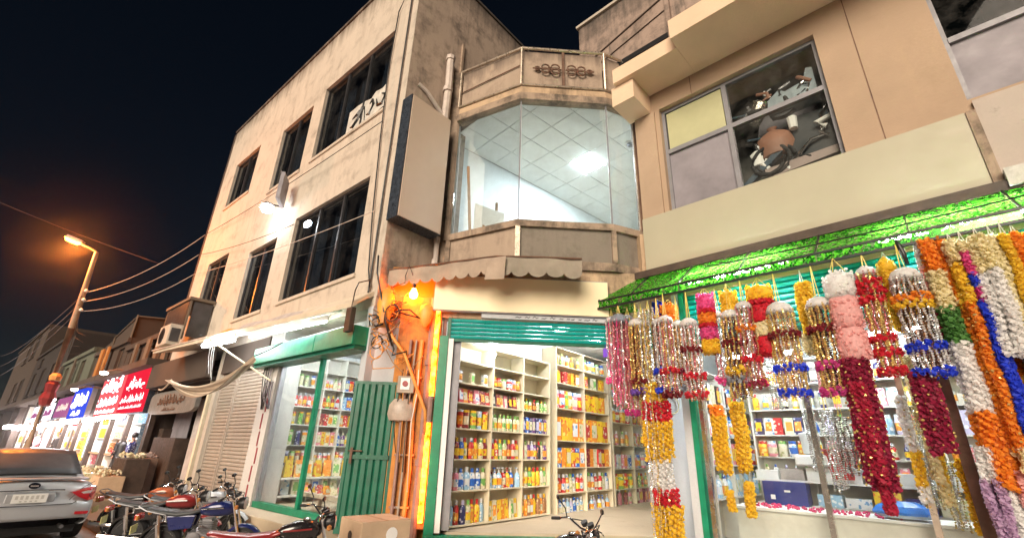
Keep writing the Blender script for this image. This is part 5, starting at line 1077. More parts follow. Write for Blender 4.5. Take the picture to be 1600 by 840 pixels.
for k in range(5): single('cable', M().tube([(0, 0, 0), (rnd.uniform(-.05, .05), -.02, -.4), (rnd.uniform(-.08, .08), -.01, -.9), (rnd.uniform(-.04, .04), 0, -1.4 - .15 * k)], .008, 5), ('black', 'pipe_orange_lit', 'black', 'wood', 'white_paint')[k], ('black', 'orange', 'thicker black', 'brown', 'white')[k] + ' wire hanging straight down the orange pilaster', 'cable', FC, -.76 + .07 * k, -.13, 3.0, smooth='full')
t = thing('neon_tube', 'tall glowing orange tube light standing on the corner pillar', 'tube light', FC, -.225, -.08, .55)
put('tube', M().tube([(0, 0, 0), (0, 0, 1.55)], .042, 8), 'orange_tube', t, smooth='full'); put('tube', M().tube([(0, 0, 2.0), (0, 0, 3.9)], .042, 8), 'orange_tube', t, smooth='full')
put('holder', M().tube([(0, 0, 1.55), (0, 0, 2.0)], .05, 8), 'pipe_brown', t); put('backing', M().box(-.06, .06, .05, .09, -.1, 4.0), 'orange_glow_wall', t)
t = thing('bulb', 'glowing orange bulb in the wire tangle under the scalloped awning', 'bulb', FC, -.72, -.16, 4.42)
put('globe', M().lathe([(.01, -.10), (.07, -.07), (.085, 0), (.05, .07), (.03, .12)], 10), 'orange_bulb', t, smooth=True); put('socket', M().lathe([(.035, .10), (.035, .2), (.0, .2)], 8), 'black', t)
t = thing('lantern', 'torn plastic lantern shade with an orange glow painted on, behind the wires', 'lantern', FC, -1.22, -.10, 4.10)
put('shade', M().lathe([(.02, .42), (.12, .36), (.17, .1), (.13, -.25), (.06, -.34)], 9), paint('glow_orange_plastic', (.85, .36, .06), .5, var=.2), t, smooth='full'); put('tag', M().box(-.03, .03, -.19, -.17, -.3, -.1), 'orange_sheet', t)  # plain orange colour stands in for light glowing through the plastic
single('torn_bag', M().lathe([(.02, .22), (.11, .17), (.14, .02), (.10, -.13), (.04, -.22), (.01, -.25)], 9, sy=.55), 'glow_orange_plastic', 'torn plastic bag with an orange glow painted on, among the wires', 'bag', FC, -.45, -.16, 4.02, smooth='full')
t = thing('meter_box', 'upper square electricity meter with a round window on the pillar', 'meter', FC, -.68, -.03, 2.58)
put('case', M().box(-.15, .15, -.13, 0, 0, .30), 'meter', t, bevel=.012); put('cover', M().box(-.09, .07, -.145, -.131, .06, .26), 'white_paint', t); put('dial', M().lathe([(.05, 0), (.05, .012), (0, .012)], 12, mat=Matrix.Translation((-.01, -.146, .16)) @ Matrix.Rotation(PI / 2, 4, 'X')), 'bike_red', t)
t = thing('junction_box', 'bulging plastic wrapped electric box below the square meter', 'electric box', FC, -.72, -.05, 2.12)
put('wrap', M().lathe([(.02, -.02), (.2, .0), (.24, .1), (.22, .26), (.15, .36), (.03, .38)], 9, sx=1.05, sy=.62), paint('wrap_grey', (.42, .34, .28), .35, var=.25, bstr=.6), t, smooth=True); put('backplate', M().box(-.05, .26, .03, .05, .0, .46), 'meter', t)
t = thing('switch_box', 'small dark box hanging on a cord beside the green shutter box', 'electric box', FA, .1, -.42, 3.62)
put('case', M().box(-.09, .09, -.05, .05, 0, .46), 'wood_dark', t, bevel=.01); put('cord', M().tube([(0, 0, .46), (.03, 0, .8), (-.06, .1, 1.0), (.0, .3, 1.1)], .012, 5), 'black', t)
def cable(label, pts, r=.012, mat='black', fr=FC, nm='cable', grp=None):
    return single(nm, M().tube(pts, r, 5), mat, label, 'cable', fr, group=grp, smooth='full')
cable('thick orange lit cable slanting down the pillar to the glowing tube', [(-1.2, -.1, 3.9), (-1.0, -.2, 3.55), (-.75, -.2, 3.25), (-.45, -.16, 2.6), (-.3, -.12, 2.3), (-.26, -.08, 1.9)], .03, 'pipe_orange_lit')
cable('black cable falling steeply from the building corner into the wire tangle', [(-1.5, -.1, 5.2), (-1.45, -.2, 4.8), (-1.15, -.25, 3.8), (-1.0, -.2, 3.4)], .018)
cable('long black cable running down the front beside the corner', [(-.18, -.05, 13.2), (-.55, -.06, 12.5), (-.62, -.05, 10.5), (-.5, -.05, 8.5), (-.3, -.06, 6.3), (-.12, -.06, 5.0), (.05, -.08, 4.6)], .016, fr=FA)
for k in range(16):
    x0, z0 = rnd.uniform(-1.35, -.9), rnd.uniform(3.2, 4.6); pts = [(x0, -.12, z0)]
    for q in range(6): pts.append((min(-.3, max(-1.5, pts[-1][0] + rnd.uniform(-.25, .28))), -.12 - rnd.uniform(0, .14), pts[-1][2] + rnd.uniform(-.24, .2)))
    cm_ = rnd.choice(('pipe_orange_lit', 'black', 'pipe_orange_lit', 'wood')); cr_ = rnd.choice((.009, .016))
    single('cable', M().tube(pts, cr_, 5), cm_, {'pipe_orange_lit': 'orange lit', 'black': 'black', 'wood': 'brown'}[cm_] + (' thin' if cr_ < .01 else ' thick') + ' looping wire lost in the tangle on the corner pillar', 'cable', FC, group='wires in the corner tangle', smooth='full')
for k in range(5):
    single('cable', M().tube([(math.cos(a / 3) * (.07 + .015 * k), -.005 * a, math.sin(a / 3) * (.08 + .02 * k)) for a in range(24)], .011, 5), 'pipe_orange_lit' if k % 2 else 'black', ('orange lit' if k % 2 else 'black') + ' coiled wire loop lost in the tangle on the corner pillar', 'cable', FC, -1.25 + rnd.uniform(-.12, .3), -.14 - .02 * k, 3.55 + rnd.uniform(-.3, .5), group='coiled wires in the corner tangle', smooth='full')
# open green door leaf of ribbed sheet
a_ = FA.at(556, 592, -.12)
gd_x, gd_y = FA.w(a_[0], -.12)[:2]
t = thing('green_door', 'open dark green ribbed metal door leaf beside the left shop', 'door', FW, gd_x, gd_y, .36, dg(3))
put('frame', M().box(0, .05, -.02, .03, 0, 2.42).box(.75, .80, -.02, .03, 0, 2.42).box(.05, .75, -.02, .03, 2.37, 2.42).box(.05, .75, -.02, .03, 0, .1), 'green_dark', t)
for i in range(6):
    a = .052 + i * .1165; put('panel', M().hexa([(a, -.012, .101), (a + .02, -.03, .101), (a + .09, -.03, .101), (a + .112, -.012, .101)], [(a, -.012, 2.369), (a + .02, -.03, 2.369), (a + .09, -.03, 2.369), (a + .112, -.012, 2.369)]), 'green_dark', t)
put('cross_bar', M().box(.05, .75, -.05, -.031, 1.12, 1.19), 'green_dark', t); put('bolt', M().tube([(.06, -.06, 1.25), (.3, -.06, 1.25)], .012, 6).box(.1, .14, -.07, -.05, 1.05, 1.3), 'rust', t)
# tan crate on the pavement
t = thing('tan_box', 'large tan box with round print standing on the step before the pillar', 'box', FC, -.70, -1.30, .02, dg(38))
put('carton', M().box(-.36, .36, -.34, .34, 0, .74), 'cardboard', t, bevel=.012)
put('flap', M().box(-.355, .0, -.335, .335, .741, .747).box(.004, .355, -.335, .335, .741, .746), 'cardboard', t)
put('sticker', M().lathe([(.001, 0), (.085, 0), (.085, .003), (.001, .003)], 14, mat=Matrix.Translation((.08, -.341, .58)) @ Matrix.Rotation(PI / 2, 4, 'X')), 'white_paint', t)
put('print', M().lathe([(.03, 0), (.06, 0), (.06, .003), (.03, .003)], 10, mat=Matrix.Translation((-.363, -.02, .56)) @ Matrix.Rotation(-PI / 2, 4, 'Y')).box(.1, .15, -.344, -.341, .42, .44).box(-.3, -.2, -.344, -.341, .1, .13), 'wood_dark', t)
put('tape', M().box(-.02, .02, -.34, .34, .7475, .7485), 'wood', t)
for k in range(5): single('cable', M().tube([(0, 0, 0), (.1, -.05, .12 + .03 * k), (.25, -.02, .05), (.35 + .04 * k, .04, .0), (.5, .05, .02)], .014, 5), ('green_paint', 'white_paint', 'wood', 'black', 'orange_sheet')[k], ('green', 'white', 'brown', 'black', 'orange')[k] + ' hose curled on the ground beside the tan box', 'hose', FC, -.25 + .03 * k, -.75 - .08 * k, .22)

# striped cloth slung under the canopy, with its poles
t = thing('striped_cloth', 'faded striped cloth slung across under the left canopy', 'cloth', FA)
a_ = FA.at(268, 593, -1.3); b_ = FA.at(397, 556, -.95); P0 = Vector((a_[0], -1.3, a_[1])); P1 = Vector((b_[0], -.95, b_[1]))
cols_ = ['white_cloth', 'stripe_cloth']
for j in range(8):
    m = M()
    for i in range(16):
        def Q(k, v):
            f = k / 16; p = P0.lerp(P1, f); s = .62 * 4 * f * (1 - f) * (.55 + .45 * f); h = .06 + .46 * (f ** .8) * (1 - .50 * f); return (p.x, p.y - .10 * math.sin(v * 5 + f * 3) - .12 * v, p.z - s * .8 - h * v)
        m.quad(Q(i, (j + 1) / 8), Q(i + 1, (j + 1) / 8), Q(i + 1, j / 8), Q(i, j / 8))
    put('stripe', m, cols_[j % 2], t, smooth='full')
single('pole', M().tube([FA.w(-5.0, -1.1, 3.98), FA.w(-3.45, -.12, 3.02)], .022, 6), 'shelf_cream', 'pale slanting pole from the canopy edge down to the tiled pier', 'pole')
single('rope', M().tube([FA.w(*q) for q in sag(P0, P0 + Vector((-1.3, .1, -.15)), .1)], .02, 5), 'white_cloth', 'twisted end of the striped cloth tied towards the dark stalls', 'rope')
single('rope', M().tube([FA.w(*q) for q in sag(P1, P1 + Vector((.5, .3, .28)), .02)], .012, 5), 'black', 'thin dark rope holding the striped cloth to the canopy', 'rope')
for k in range(3): single('cable', M().tube([FA.w(-5.2 + .15 * k, -1.0, 4.05), FA.w(-5.25 + .15 * k, -.95, 3.6), FA.w(-5.1 + .1 * k + .1 * math.sin(k), -.9, 3.2 - .1 * k)], .004, 4), 'white_paint', 'thin white wire dangling below the bright tube light', 'cable', group='wires under the tube light')
for k in range(6):
    x = -3.9 + rnd.uniform(0, .5); single('cable', M().tube([FA.w(x, -.08, 3.9), FA.w(x + rnd.uniform(-.2, .2), -.1, 3.2), FA.w(x + rnd.uniform(-.2, .2), -.09, 2.7), FA.w(x + .15, -.08, 2.4), FA.w(x + rnd.uniform(-.1, .3), -.08, 3.0)], .012, 5), ('black', 'grey_board')[k % 2], 'loose ' + ('black', 'grey')[k % 2] + ' wire dangling on the tiled pier', 'cable', group='wires on the tiled pier', smooth='full')

# ================================================================ street lamp and wires
base = FA.w(-15.4, -2.55, 0); fwd = (base - Vector((0, 0, EYE))).dot(AF)
t = thing('street_lamp', 'tall leaning street lamp pole with a glowing orange head', 'street lamp', FW, base.x, base.y, 0)
tp = ray_fwd(151, 394, fwd + 1.4) - base; mid = ray_fwd(112, 512, fwd + .55) - base
put('pole', M().tube([(0, 0, 0), mid, tp], [.13, .10, .06], 10), paint('lamp_pole', (.32, .22, .14), .6, var=.2, wear=.4), t, smooth=True)
hd = ray_fwd(112, 375, fwd + 1.2) - base; hr = ray_fwd(126, 381, fwd + 1.25) - base
put('arm', M().tube([tp, tp.lerp(hr, .5) + Vector((0, 0, .03)), hr], .032, 6), 'lamp_pole', t)
hv = (hd - hr).normalized(); hq = hv.to_track_quat('X', 'Z').to_matrix().to_4x4()
put('head', M().box(-.05, .48, -.11, .11, .02, .12, Matrix.Translation(hr) @ hq), 'grey_board', t, bevel=.02)
lp = bpy.data.lights.new('sodium_light', 'POINT'); lp.energy = 1700; lp.color = (1, .25, .03); lp.shadow_soft_size = .15; lo_ = bpy.data.objects.new('sodium_light', lp); COL.objects.link(lo_); lo_.parent = t; lo_.location = hr + hv * .26 - Vector((0, 0, .32))
put('lamp', M().lathe([(.0, -.12), (.10, -.10), (.15, 0), (.0, .005)], 10, mat=Matrix.Translation(hr) @ hq @ Matrix.Translation((.26, 0, .015)), sx=2.0), 'sodium', t, smooth=True)
for i, (py) in enumerate((456, 470, 486)): put('insulator', M().lathe([(.0, 0), (.05, .01), (.06, .05), (.03, .1), (.0, .1)], 8, c=tuple(base * 0 + (ray_fwd(134 - i * 4, py, fwd + .7) - base))), 'white_paint', t)
ins = [ray_fwd(134 - i * 4.5, y, fwd + .7) for i, y in enumerate((457, 471, 486))]
ends = [(-12.4, -.1, 9.3), (-12.45, -.1, 8.45), (-12.3, -.1, 7.6)]; e2 = [(-.15, -.25, 8.6), (-3.6, -.3, 7.0), (.1, -.25, 6.2)]
for i in range(3):
    P1_ = FA.w(*ends[i]); single('power_line', M().tube(sag(ins[i], P1_, .35), .011, 5), 'pipe_white', ('highest', 'middle', 'lowest')[i] + ' of the three sagging wires between street lamp and building', 'wire', smooth='full')
    single('power_line', M().tube(sag(P1_, FA.w(*e2[i]), .12), .010, 5), ('black', 'black', 'pipe_white')[i], ('wire crossing the upper front to the tan box sign', 'wire running past the floodlight to the wide lower window', 'pale wire crossing the lower windows to the pillar')[i], 'wire', smooth='full')
for i in range(3): single('power_line', M().tube(sag(ray_fwd(128 - i * 5, 462 + 14 * i, fwd + .7), FA.w(-48, -3.0, 7.6 - .9 * i), .5), .013, 5), 'wood_dark', 'dim wire running from the street lamp pole away down the street', 'wire', group='wires down the street', smooth='full')
single('power_line', M().tube(sag(ray_fwd(-60, 290, fwd + 3), ray_fwd(250, 412, fwd + 4), .1), .008, 5), 'wood_dark', 'faint single wire crossing the sky behind the lamp head', 'wire', smooth='full')
for k in range(4):
    q = ray_fwd(122 - 2 * k, 500 + 6 * k, fwd + .6); single('cable', M().tube([q, q + Vector((.08, 0, -.3 - .15 * k)), q + Vector((.15 + .1 * k, 0, -.42 - .1 * k)), q + Vector((.35, .1, -.5 - .1 * k))], .009, 4), 'wood_dark', 'short frayed wire sticking out from the lamp pole', 'cable', group='frayed wires on the lamp pole')
t = thing('red_cloth', 'red and orange cloth tied round the street lamp pole', 'cloth', FW, base.x, base.y, 0)
q = ray_fwd(78, 612, fwd) - base
put('fold', M().lathe([(.12, .35), (.19, .25), (.15, 0), (.22, -.2), (.16, -.4), (.1, -.45)], 9, c=tuple(q)), 'bike_red', t); put('fold', M().lathe([(.1, .6), (.17, .5), (.15, .37)], 9, c=tuple(q)), 'orange_sheet', t)
# ================================================================ far shop row (frame A, beyond the beige building)
def script(seed, w, h, n, th=.07):
    """joined, dotted right-to-left handwriting as raised strokes, width w and height h, n joined words"""
    r = random.Random(seed); m = M(); x = w / 2; k = h * th
    while x > -w / 2 + h * .2:
        L = r.uniform(.5, 1.1) * h; pts = []; q = 0; x0 = x
        while q < L and x - q > -w / 2:
            up = r.choice((.12, .3, .5, .75, .2)) * h; pts += [(x - q, 0), (x - q - .06 * h, up * .7), (x - q - .10 * h, .02 * h)]; q += r.uniform(.16, .3) * h
        pts += [(x - q, -.12 * h), (x - q - .18 * h, -.2 * h), (x - q - .32 * h, -.08 * h), (x - q - .3 * h, .05 * h)]
        m.tube([(a, -.02, b) for a, b in pts], [k * r.uniform(.7, 1.3) for _ in pts], 5)
        for d in range(r.randint(1, 3)):
            dx = x0 - r.uniform(.1, L); dz = r.choice((-.32, .55, .7)) * h; m.blob((dx, -.02, dz), k * 1.1)
        if r.random() < .5: m.tube([(x0 + .02 * h, -.02, .15 * h), (x0 - .05 * h, -.02, .85 * h), (x0 - .35 * h, -.02, 1.0 * h)], [k, k, k * .4], 4)
        x -= q + .42 * h
    return m
def sign(x0, x1, z0, z1, y, mat, label, lines, letter='white_paint', side='sign_side', dp=.22):
    t = thing('shop_sign', label, 'sign', FA, (x0 + x1) / 2, y, z0, 0, 'lit shop signs down the street'); w_ = (x1 - x0) / 2
    put('face', M().box(-w_, w_, 0, .02, .04, z1 - z0 - .04), mat, t); put('box', M().box(-w_ - .03, w_ + .03, .022, dp, 0, z1 - z0), side, t)
    for i, (zz, h, w, sd_) in enumerate(lines):
        o = put('lettering', script(sd_, w * 2 * w_, h, 3, .05 if letter == 'letter_lit' else .075), letter, t); o.location = (0, -.005, zz)
    return t
sign(-16.85, -13.05, 2.55, 4.28, -.25, 'sign_red_lit', 'deep red lit shop sign with white script, the right one of the red pair', [(1.02, .42, .62, 3), (.48, .24, .8, 5), (.22, .1, .85, 8)], 'letter_lit')
sign(-21.1, -16.95, 2.5, 4.48, -.25, 'sign_pink_lit', 'washed out pinkish red lit shop sign, the left one of the red pair', [(1.2, .62, .75, 13), (.55, .3, .8, 15), (.2, .14, .85, 18)], emit('letter_glare', (1, .92, .95), 2.2))
sign(-28.1, -23.5, 2.55, 4.12, -.25, 'sign_blue_lit', 'royal blue lit shop sign with glaring white script', [(.75, .55, .8, 23), (.22, .2, .5, 25)], 'letter_glare', 'grey_board', 1.2)
single('sign_flank', M().box(-23.3, -21.3, 0, .1, 2.55, 4.05), 'far_dark', 'dull dark panel between the blue and the red shop signs', 'panel', FA, 0, -.05, 0)
sign(-33.5, -28.6, 2.7, 3.9, -.2, 'sign_violet_lit', 'dull mauve lit shop sign below the orange pilaster', [(.5, .3, .7, 33)], 'white_paint')
sign(-37.6, -33.9, 2.6, 3.7, -.25, 'sign_white_lit', 'square glaring white lit sign, the nearer of two far white ones', [(.4, .3, .7, 36)], 'sign_violet_lit')
sign(-43.6, -40.4, 2.55, 3.7, -.25, 'sign_white_lit', 'square glaring white lit sign, the farther of two white ones', [(.4, .3, .7, 39)], 'sign_violet_lit')
t = thing('shop_sign', 'unlit grey rounded sign with brown script beside the red signs', 'sign', FA, -10.4, -.15, 2.45)
pl = [(-2.35 + .3 * (1 - math.cos(a)), 0) for a in ()]
rp_ = [(2.35 * math.copysign(abs(math.cos(a)) ** .35, math.cos(a)), .36 + .36 * math.copysign(abs(math.sin(a)) ** .35, math.sin(a))) for a in [2 * PI * k / 28 for k in range(28)]]
put('face', M().prism([(x, z) for x, z in rp_], 0, .12), paint('grey_sign', (.17, .16, .145), .6, var=.2), t)
for zz, h, w, s_ in ((.36, .26, 2.6, 44), (.12, .1, 1.3, 47)): o = put('lettering', script(s_, w, h, 3), 'rust', t); o.location = (.0, -.005, zz)
# dark stall between shutter and lit shops
t = thing('dark_stall', 'dark unlit shop with a dim grey doorway under the grey sign', 'stall', FA, -10, 0, 0)
put('side_wall', M().box(2.75, 2.95, .35, 3.0, 0, 4.1), 'far_dark', t); put('back_wall', M().box(-3.0, 2.75, 2.9, 3.0, 0, 4.1), 'far_dark', t); put('ceiling', M().box(-3.1, 2.75, -.2, 3.0, 3.3, 3.4), 'far_dark', t)
put('door_post', M().box(-2.75, -2.55, -.05, .1, 0, 3.3), 'wood_dark', t); put('door_leaf', M().box(.8, 2.2, .3, .36, .1, 2.9), 'sheet_grey', t); put('dark_shelf', M().box(-1.7, .5, .0, .5, .15, 1.75), 'wood_dark', t); put('poster', M().box(-2.3, -.6, .6, .62, 1.6, 2.7), 'grey_board', t)
put('door_post', M().box(2.3, 2.45, -.02, .1, 0, 3.3), 'shelf_cream', t)
put('fascia', M().box(-3.0, 2.8, -.35, -.2, 3.35, 4.15), 'far_brown', t)
# row buildings
def row_building(x0, x1, zt, label, mat, y0, wins, pil=(), bays=1, goods=0, low=4.4):
    xc = (x0 + x1) / 2; t = thing('shop_house', label, 'building', FA, xc, 0, 0); h = (x1 - x0) / 2
    ws = [(a - xc, b - xc, c, d) for a, b, c, d in wins]
    put('wall', M().wall(-h + .02, h - .02, low, zt, ws, .3, y0), mat, t)
    put('side_wall', M().box(h - .3, h - .023, y0 + .302, y0 + 7, low, zt - .01), mat, t)
    put('roof', M().box(-h + .02, h - .31, y0 + .31, y0 + 7, zt - .6, zt - .4), 'far_dark', t)
    put('cornice', M().box(-h, h, y0 - .15, y0 - .003, zt - .25, zt - .02), mat, t)
    for a, b, c, d in ws:
        f = put('window', M().box(a, b, y0 + .12, y0 + .2, c, c + .08).box(a, b, y0 + .12, y0 + .2, d - .08, d).box(a, a + .08, y0 + .12, y0 + .2, c + .08, d - .08).box(b - .08, b, y0 + .12, y0 + .2, c + .08, d - .08), 'far_cream', t)
        put('pane', M().box(a + .08, b - .08, y0 + .16, y0 + .17, c + .08, d - .08), 'black', f); put('sill', M().box(a - .1, b + .1, y0 - .12, y0 - .004, c - .12, c - .01), mat, f)
    for a, b, c, d, mt in pil: put('pilaster', M().box(a - xc, b - xc, y0 - .25, y0 - .16, c, d), mt, t)
    put('floor_slab', M().box(-h, h, -.6 if y0 >= 0 else y0, y0 + .4, low - .25, low - .004), 'far_brown', t)
    n = bays; bw = 2 * h / n
    for i in range(n + 1): put('pier', M().box(-h + i * bw - .12, -h + i * bw + .12, -.05, 3.2, 0, low - .26), 'far_brown', t)
    put('shop_back', M().box(-h + .13, h - .13, 3.0, 3.1, .1, low - .26), 'shelf_white', t)
    return t
row_building(-21.4, -12.8, 5.9, 'low brown house above the red signs with pale pilasters', 'far_brown', .3, [(-20.6, -19.4, 4.75, 5.5), (-18.2, -17.0, 4.75, 5.5)], [(-17.0, -16.5, 4.45, 5.7, 'far_cream'), (-15.4, -14.9, 4.45, 5.7, 'far_cream'), (-19.0, -18.6, 4.45, 5.7, 'far_cream'), (-14.2, -13.6, 4.45, 5.7, 'far_cream')], 3)
row_building(-29.3, -21.5, 6.4, 'narrow dim house with an orange pilaster above the blue sign', 'far_brown', .3, [(-28.6, -27.2, 4.8, 6.0), (-23.6, -22.4, 4.8, 6.0)], [(-26.9, -26.2, 4.3, 6.3, 'far_orange'), (-25.4, -24.9, 4.3, 6.3, 'orange_glow_wall')], 2)
row_building(-40.5, -29.4, 6.8, 'pale greenish house further down the street', 'far_green', .2, [(-39.4, -37.8, 4.8, 6.3), (-36.6, -35.0, 4.8, 6.3), (-33.5, -31.9, 4.8, 6.3)], [(-40.3, -39.9, 4.4, 6.5, 'far_cream'), (-34.6, -34.2, 4.4, 6.5, 'far_cream')], 3)
row_building(-62, -40.6, 9.3, 'tall dark building closing the street at the left', 'far_dark', .2, [(-60, -57.5, 5.2, 7.4), (-54, -51.5, 5.2, 7.4), (-48, -45.5, 5.2, 7.4), (-58, -56, 7.9, 8.7)], [(-45, -42, 4.3, 4.8, 'far_brown')], 4)
row_building(-92, -62.2, 13, 'large unlit brown building at the far left edge', 'far_brown', .2, [(-79, -75, 5.2, 7.6), (-72, -68, 5.2, 7.6), (-79, -75, 10, 12.6), (-72, -68, 10, 12.6)], [], 3)
t = thing('roof_netting', 'grey netting stretched over a tall frame behind the brown house', 'netting', FA, -26, .6, 6.4)
pk = [(-9.5, 0, -.3), (-6.5, 0, .2), (-1.5, 0, .75), (3.2, -.1, 1.30)]; bk_ = [(-9.5, 9, 0), (-6.5, 9, .4), (-1.5, 9, 1.2), (3.2, 9, 2.2)]
m = M()
for i in range(3): m.quad(pk[i], pk[i + 1], bk_[i + 1], bk_[i]); m.quad((pk[i][0], pk[i][1], -1.0), (pk[i + 1][0], pk[i + 1][1], -1.0), pk[i + 1], pk[i])
m.quad((3.2, -.1, -1.0), (3.2, 9, -1.0), bk_[3], pk[3]); put('sheet', m, 'far_brown', t)
put('pole', M().tube([(3.25, -.15, -1.0), (3.25, -.15, 1.4)], .05, 5).tube([(-1.5, -.05, -1), (-1.5, -.05, .8)], .05, 5).tube([(3.25, -.15, 1.32), (-1.5, -.05, .78)], .04, 5).tube([(3.27, -.1, 1.32), (3.27, 9, 2.24)], .05, 5), 'far_cream', t)
row_building(-12.7, -12.52 + 0.0, 4.42, 'thin wall edge between the dark stall and the red signs', 'far_brown', .2, [], [], 1) if 0 else None
# lamps of the lit shops
for k, (x0, x1, z) in enumerate(((-14.0, -17.4, 2.42), (-17.9, -20.9, 2.38), (-22.5, -25.2, 2.35), (-26, -28.8, 2.3), (-30, -33.6, 2.3), (-34.2, -37.8, 2.2), (-39, -43, 2.2), (-44.5, -49, 2.2), (-51, -57, 2.3))):
    t = thing('tube_light', ('glaring white tube light along the front of the shop with ', 'glaring shop tube light, ')[k > 1] + ('the deep red sign', 'the pinkish sign', 'under the blue sign at its right end', 'under the blue sign at its left end', 'below the mauve sign', 'below the nearer white sign', 'below the farther white sign', 'beyond the farther white sign', 'farthest one at the left edge')[k], 'tube light', FA, (x0 + x1) / 2, -.55, z, 0, 'tube lights of the far shops')
    h = abs(x1 - x0) / 2; put('tube', M().tube([(-h, 0, 0), (h, 0, 0)], .05 + .012 * k, 6), 'far_tube', t); put('reflector', M().box(-h, h, -.12, .12, .06 + .012 * k, .10 + .012 * k), 'white_paint', t)
for k, (px, py, off) in enumerate(((163, 581, -1.1), (117, 607, -1.1))):
    x, z = FA.at(px, py, off)
    t = thing('sign_lamp', ('round lamp on an arm lighting the pinkish red sign', 'round lamp on an arm lighting the blue sign')[k], 'lamp', FA, x, off, z, 0, 'lamps over the shop signs')
    put('bulb', M().lathe([(.0, -.12), (.11, -.08), (.14, 0), (.0, .03)], 10), emit('sign_bulb%d' % k, (1, .85, .8), 18), t, smooth=True); put('arm', M().tube([(0, 0, .02), (.3, .3, .12), (.5, 1.0, .1)], .03, 5), 'rust', t)
# awnings and goods of the lit shops
CL = ['pack_cream', 'white_paint', 'pack_pink', 'pack_yellow', 'pack_red', 'far_dark', 'pack_orange', 'pack_light_blue', 'pack_white', 'pack_brown']
r7 = random.Random(11)
PN = ['first', 'second', 'third', 'fourth', 'fifth', 'sixth', 'seventh', 'eighth', 'ninth', 'tenth']
names7 = ['cream', 'white', 'pink', 'yellow', 'red', 'dark', 'orange', 'pale blue', 'pale', 'brown']
for i in range(34):
    x = -13.6 - i * .98 - r7.uniform(0, .3); k = r7.randrange(10); w_ = r7.uniform(.35, .75); m = M(); z1 = r7.uniform(2.0, 2.3); z0 = r7.uniform(.5, 1.1); n = 6; y = r7.uniform(.1, 1.2)
    pp = [(-w_ / 2 + w_ * q / n, .05 * math.sin(q * 1.9)) for q in range(n + 1)]
    for q in range(n): m.quad((*pp[q], z0), (*pp[q + 1], z0), (*pp[q + 1], z1), (*pp[q], z1))
    single('hanging_cloth', m, CL[k], f'{names7[k]} length of cloth hanging in the lit far shops, ' + ('before', 'just after', 'midway past', 'well past')[int((-13.6 - x) * 4 / 9.5) % 4] + f' party wall {PN[min(9, int((-13.6 - x) / 4))]}', 'cloth', FA, x, y, 0, r7.uniform(-.8, .8), 'cloth hanging in the far shops', smooth='full')
piers = [-15.67, -18.53, -21.27, -25.4, -29.2, -33.1, -36.8, -40.3, -45.95, -51.3]
for i, x in enumerate(piers):                 # racks against the party walls, facing up the street
    t = thing('display_rack', f'tall rack of bright packets against the {PN[i]} party wall of the lit far shops', 'rack', FA, x + .16, .1, .1, PI / 2, 'display racks in the far shops')
    put('frame', M().box(-.0, 2.9, -.03, .0, 0, 3.9), 'shelf_white', t)
    for q in range(5):
        put('shelf', M().box(.02, 2.88, -.34, -.032, .45 + q * .55, .48 + q * .55), 'shelf_white', t)
        for s in range(6):
            a = .06 + s * .47; put('packet', M().box(a, a + r7.uniform(.28, .44), -.30, -.05, .485 + q * .55, .485 + q * .55 + r7.uniform(.25, .46)), CL[r7.choice((0, 1, 2, 3, 4, 6, 7, 8, 9, 3, 6))], t)
for i in range(14):
    x = -13.9 - i * 2.1; k = r7.randrange(10)
    t = thing('display_rack', f'{names7[k]} and mixed goods rack, {PN[i % 10]} along the back of the lit far shops' if i < 10 else f'{names7[k]} goods rack far down at the back of the lit shops, {PN[i - 10]} of the last', 'rack', FA, x, 2.55, .1, 0, 'display racks in the far shops')
    put('frame', M().box(-.8, .8, -.05, .3, 0, 3.0), 'shelf_white', t)
    for q in range(5):
        for s in range(4): put('packet', M().box(-.76 + s * .38, -.42 + s * .38, -.14, -.052, .3 + q * .52, .5 + q * .52 + r7.uniform(0, .16)), CL[(k + q * 3 + s) % 10], t)
def at_ground(px, py, z=.14):
    r = AF + AX * (px - 800) / FPX - AU * (py - 420) / FPX; s = (z - EYE) / r.z; p = Vector((0, 0, EYE)) + r * s; q = FA.m.inverted() @ p; return q.x, q.y
def stall(px, py, w_, d, h, mat, nm, label, cat, top=None, z=.14, legs=False):
    x, y = at_ground(px, py, z); t = thing(nm, label, cat, FA, x, y, z)
    if legs:
        put('top', M().box(-w_ / 2, w_ / 2, -d / 2, d / 2, h - .06, h), mat, t)
        for a in (-1, 1):
            for b in (-1, 1): put('leg', M().box(a * w_ * .45 - .03, a * w_ * .45 + .03, b * d * .4 - .03, b * d * .4 + .03, 0, h - .061), 'wood_dark', t)
    else: put('body', M().box(-w_ / 2, w_ / 2, -d / 2, d / 2, 0, h), mat, t, bevel=.02)
    if top: 
        m = M()
        for q in range(40): m.blob((r7.uniform(-w_ * .45, w_ * .45), r7.uniform(-d * .4, d * .4), h + r7.uniform(.02, .14)), r7.uniform(.035, .07))
        put('goods', m, top, t, kind='stuff')
    return t
stall(190, 773, 1.4, .6, 1.0, 'wood_dark', 'cabinet', 'low black cabinet standing before the shop with the deep red sign', 'cabinet', 'pack_cream')
stall(160, 776, .9, .6, .55, 'cardboard', 'crate', 'tan crate of pale goods left of the black cabinet', 'crate', 'pack_cream')
stall(134, 772, 1.2, .6, .6, 'pack_cream', 'crate', 'cream crate heaped with goods beside the car roof', 'crate', 'pack_cream')
stall(216, 770, .9, .6, 1.0, paint('sack_brown', (.36, .23, .17), .8, var=.2, bstr=.5) and 'sack_brown', 'sacks', 'pile of brownish sacks between the black cabinet and the motorcycles', 'sacks', 'cushion_pink')
stall(238, 762, 1.0, .6, 1.9, 'wood_dark', 'cupboard', 'tall dark cupboard in front of the dark stall', 'cupboard')
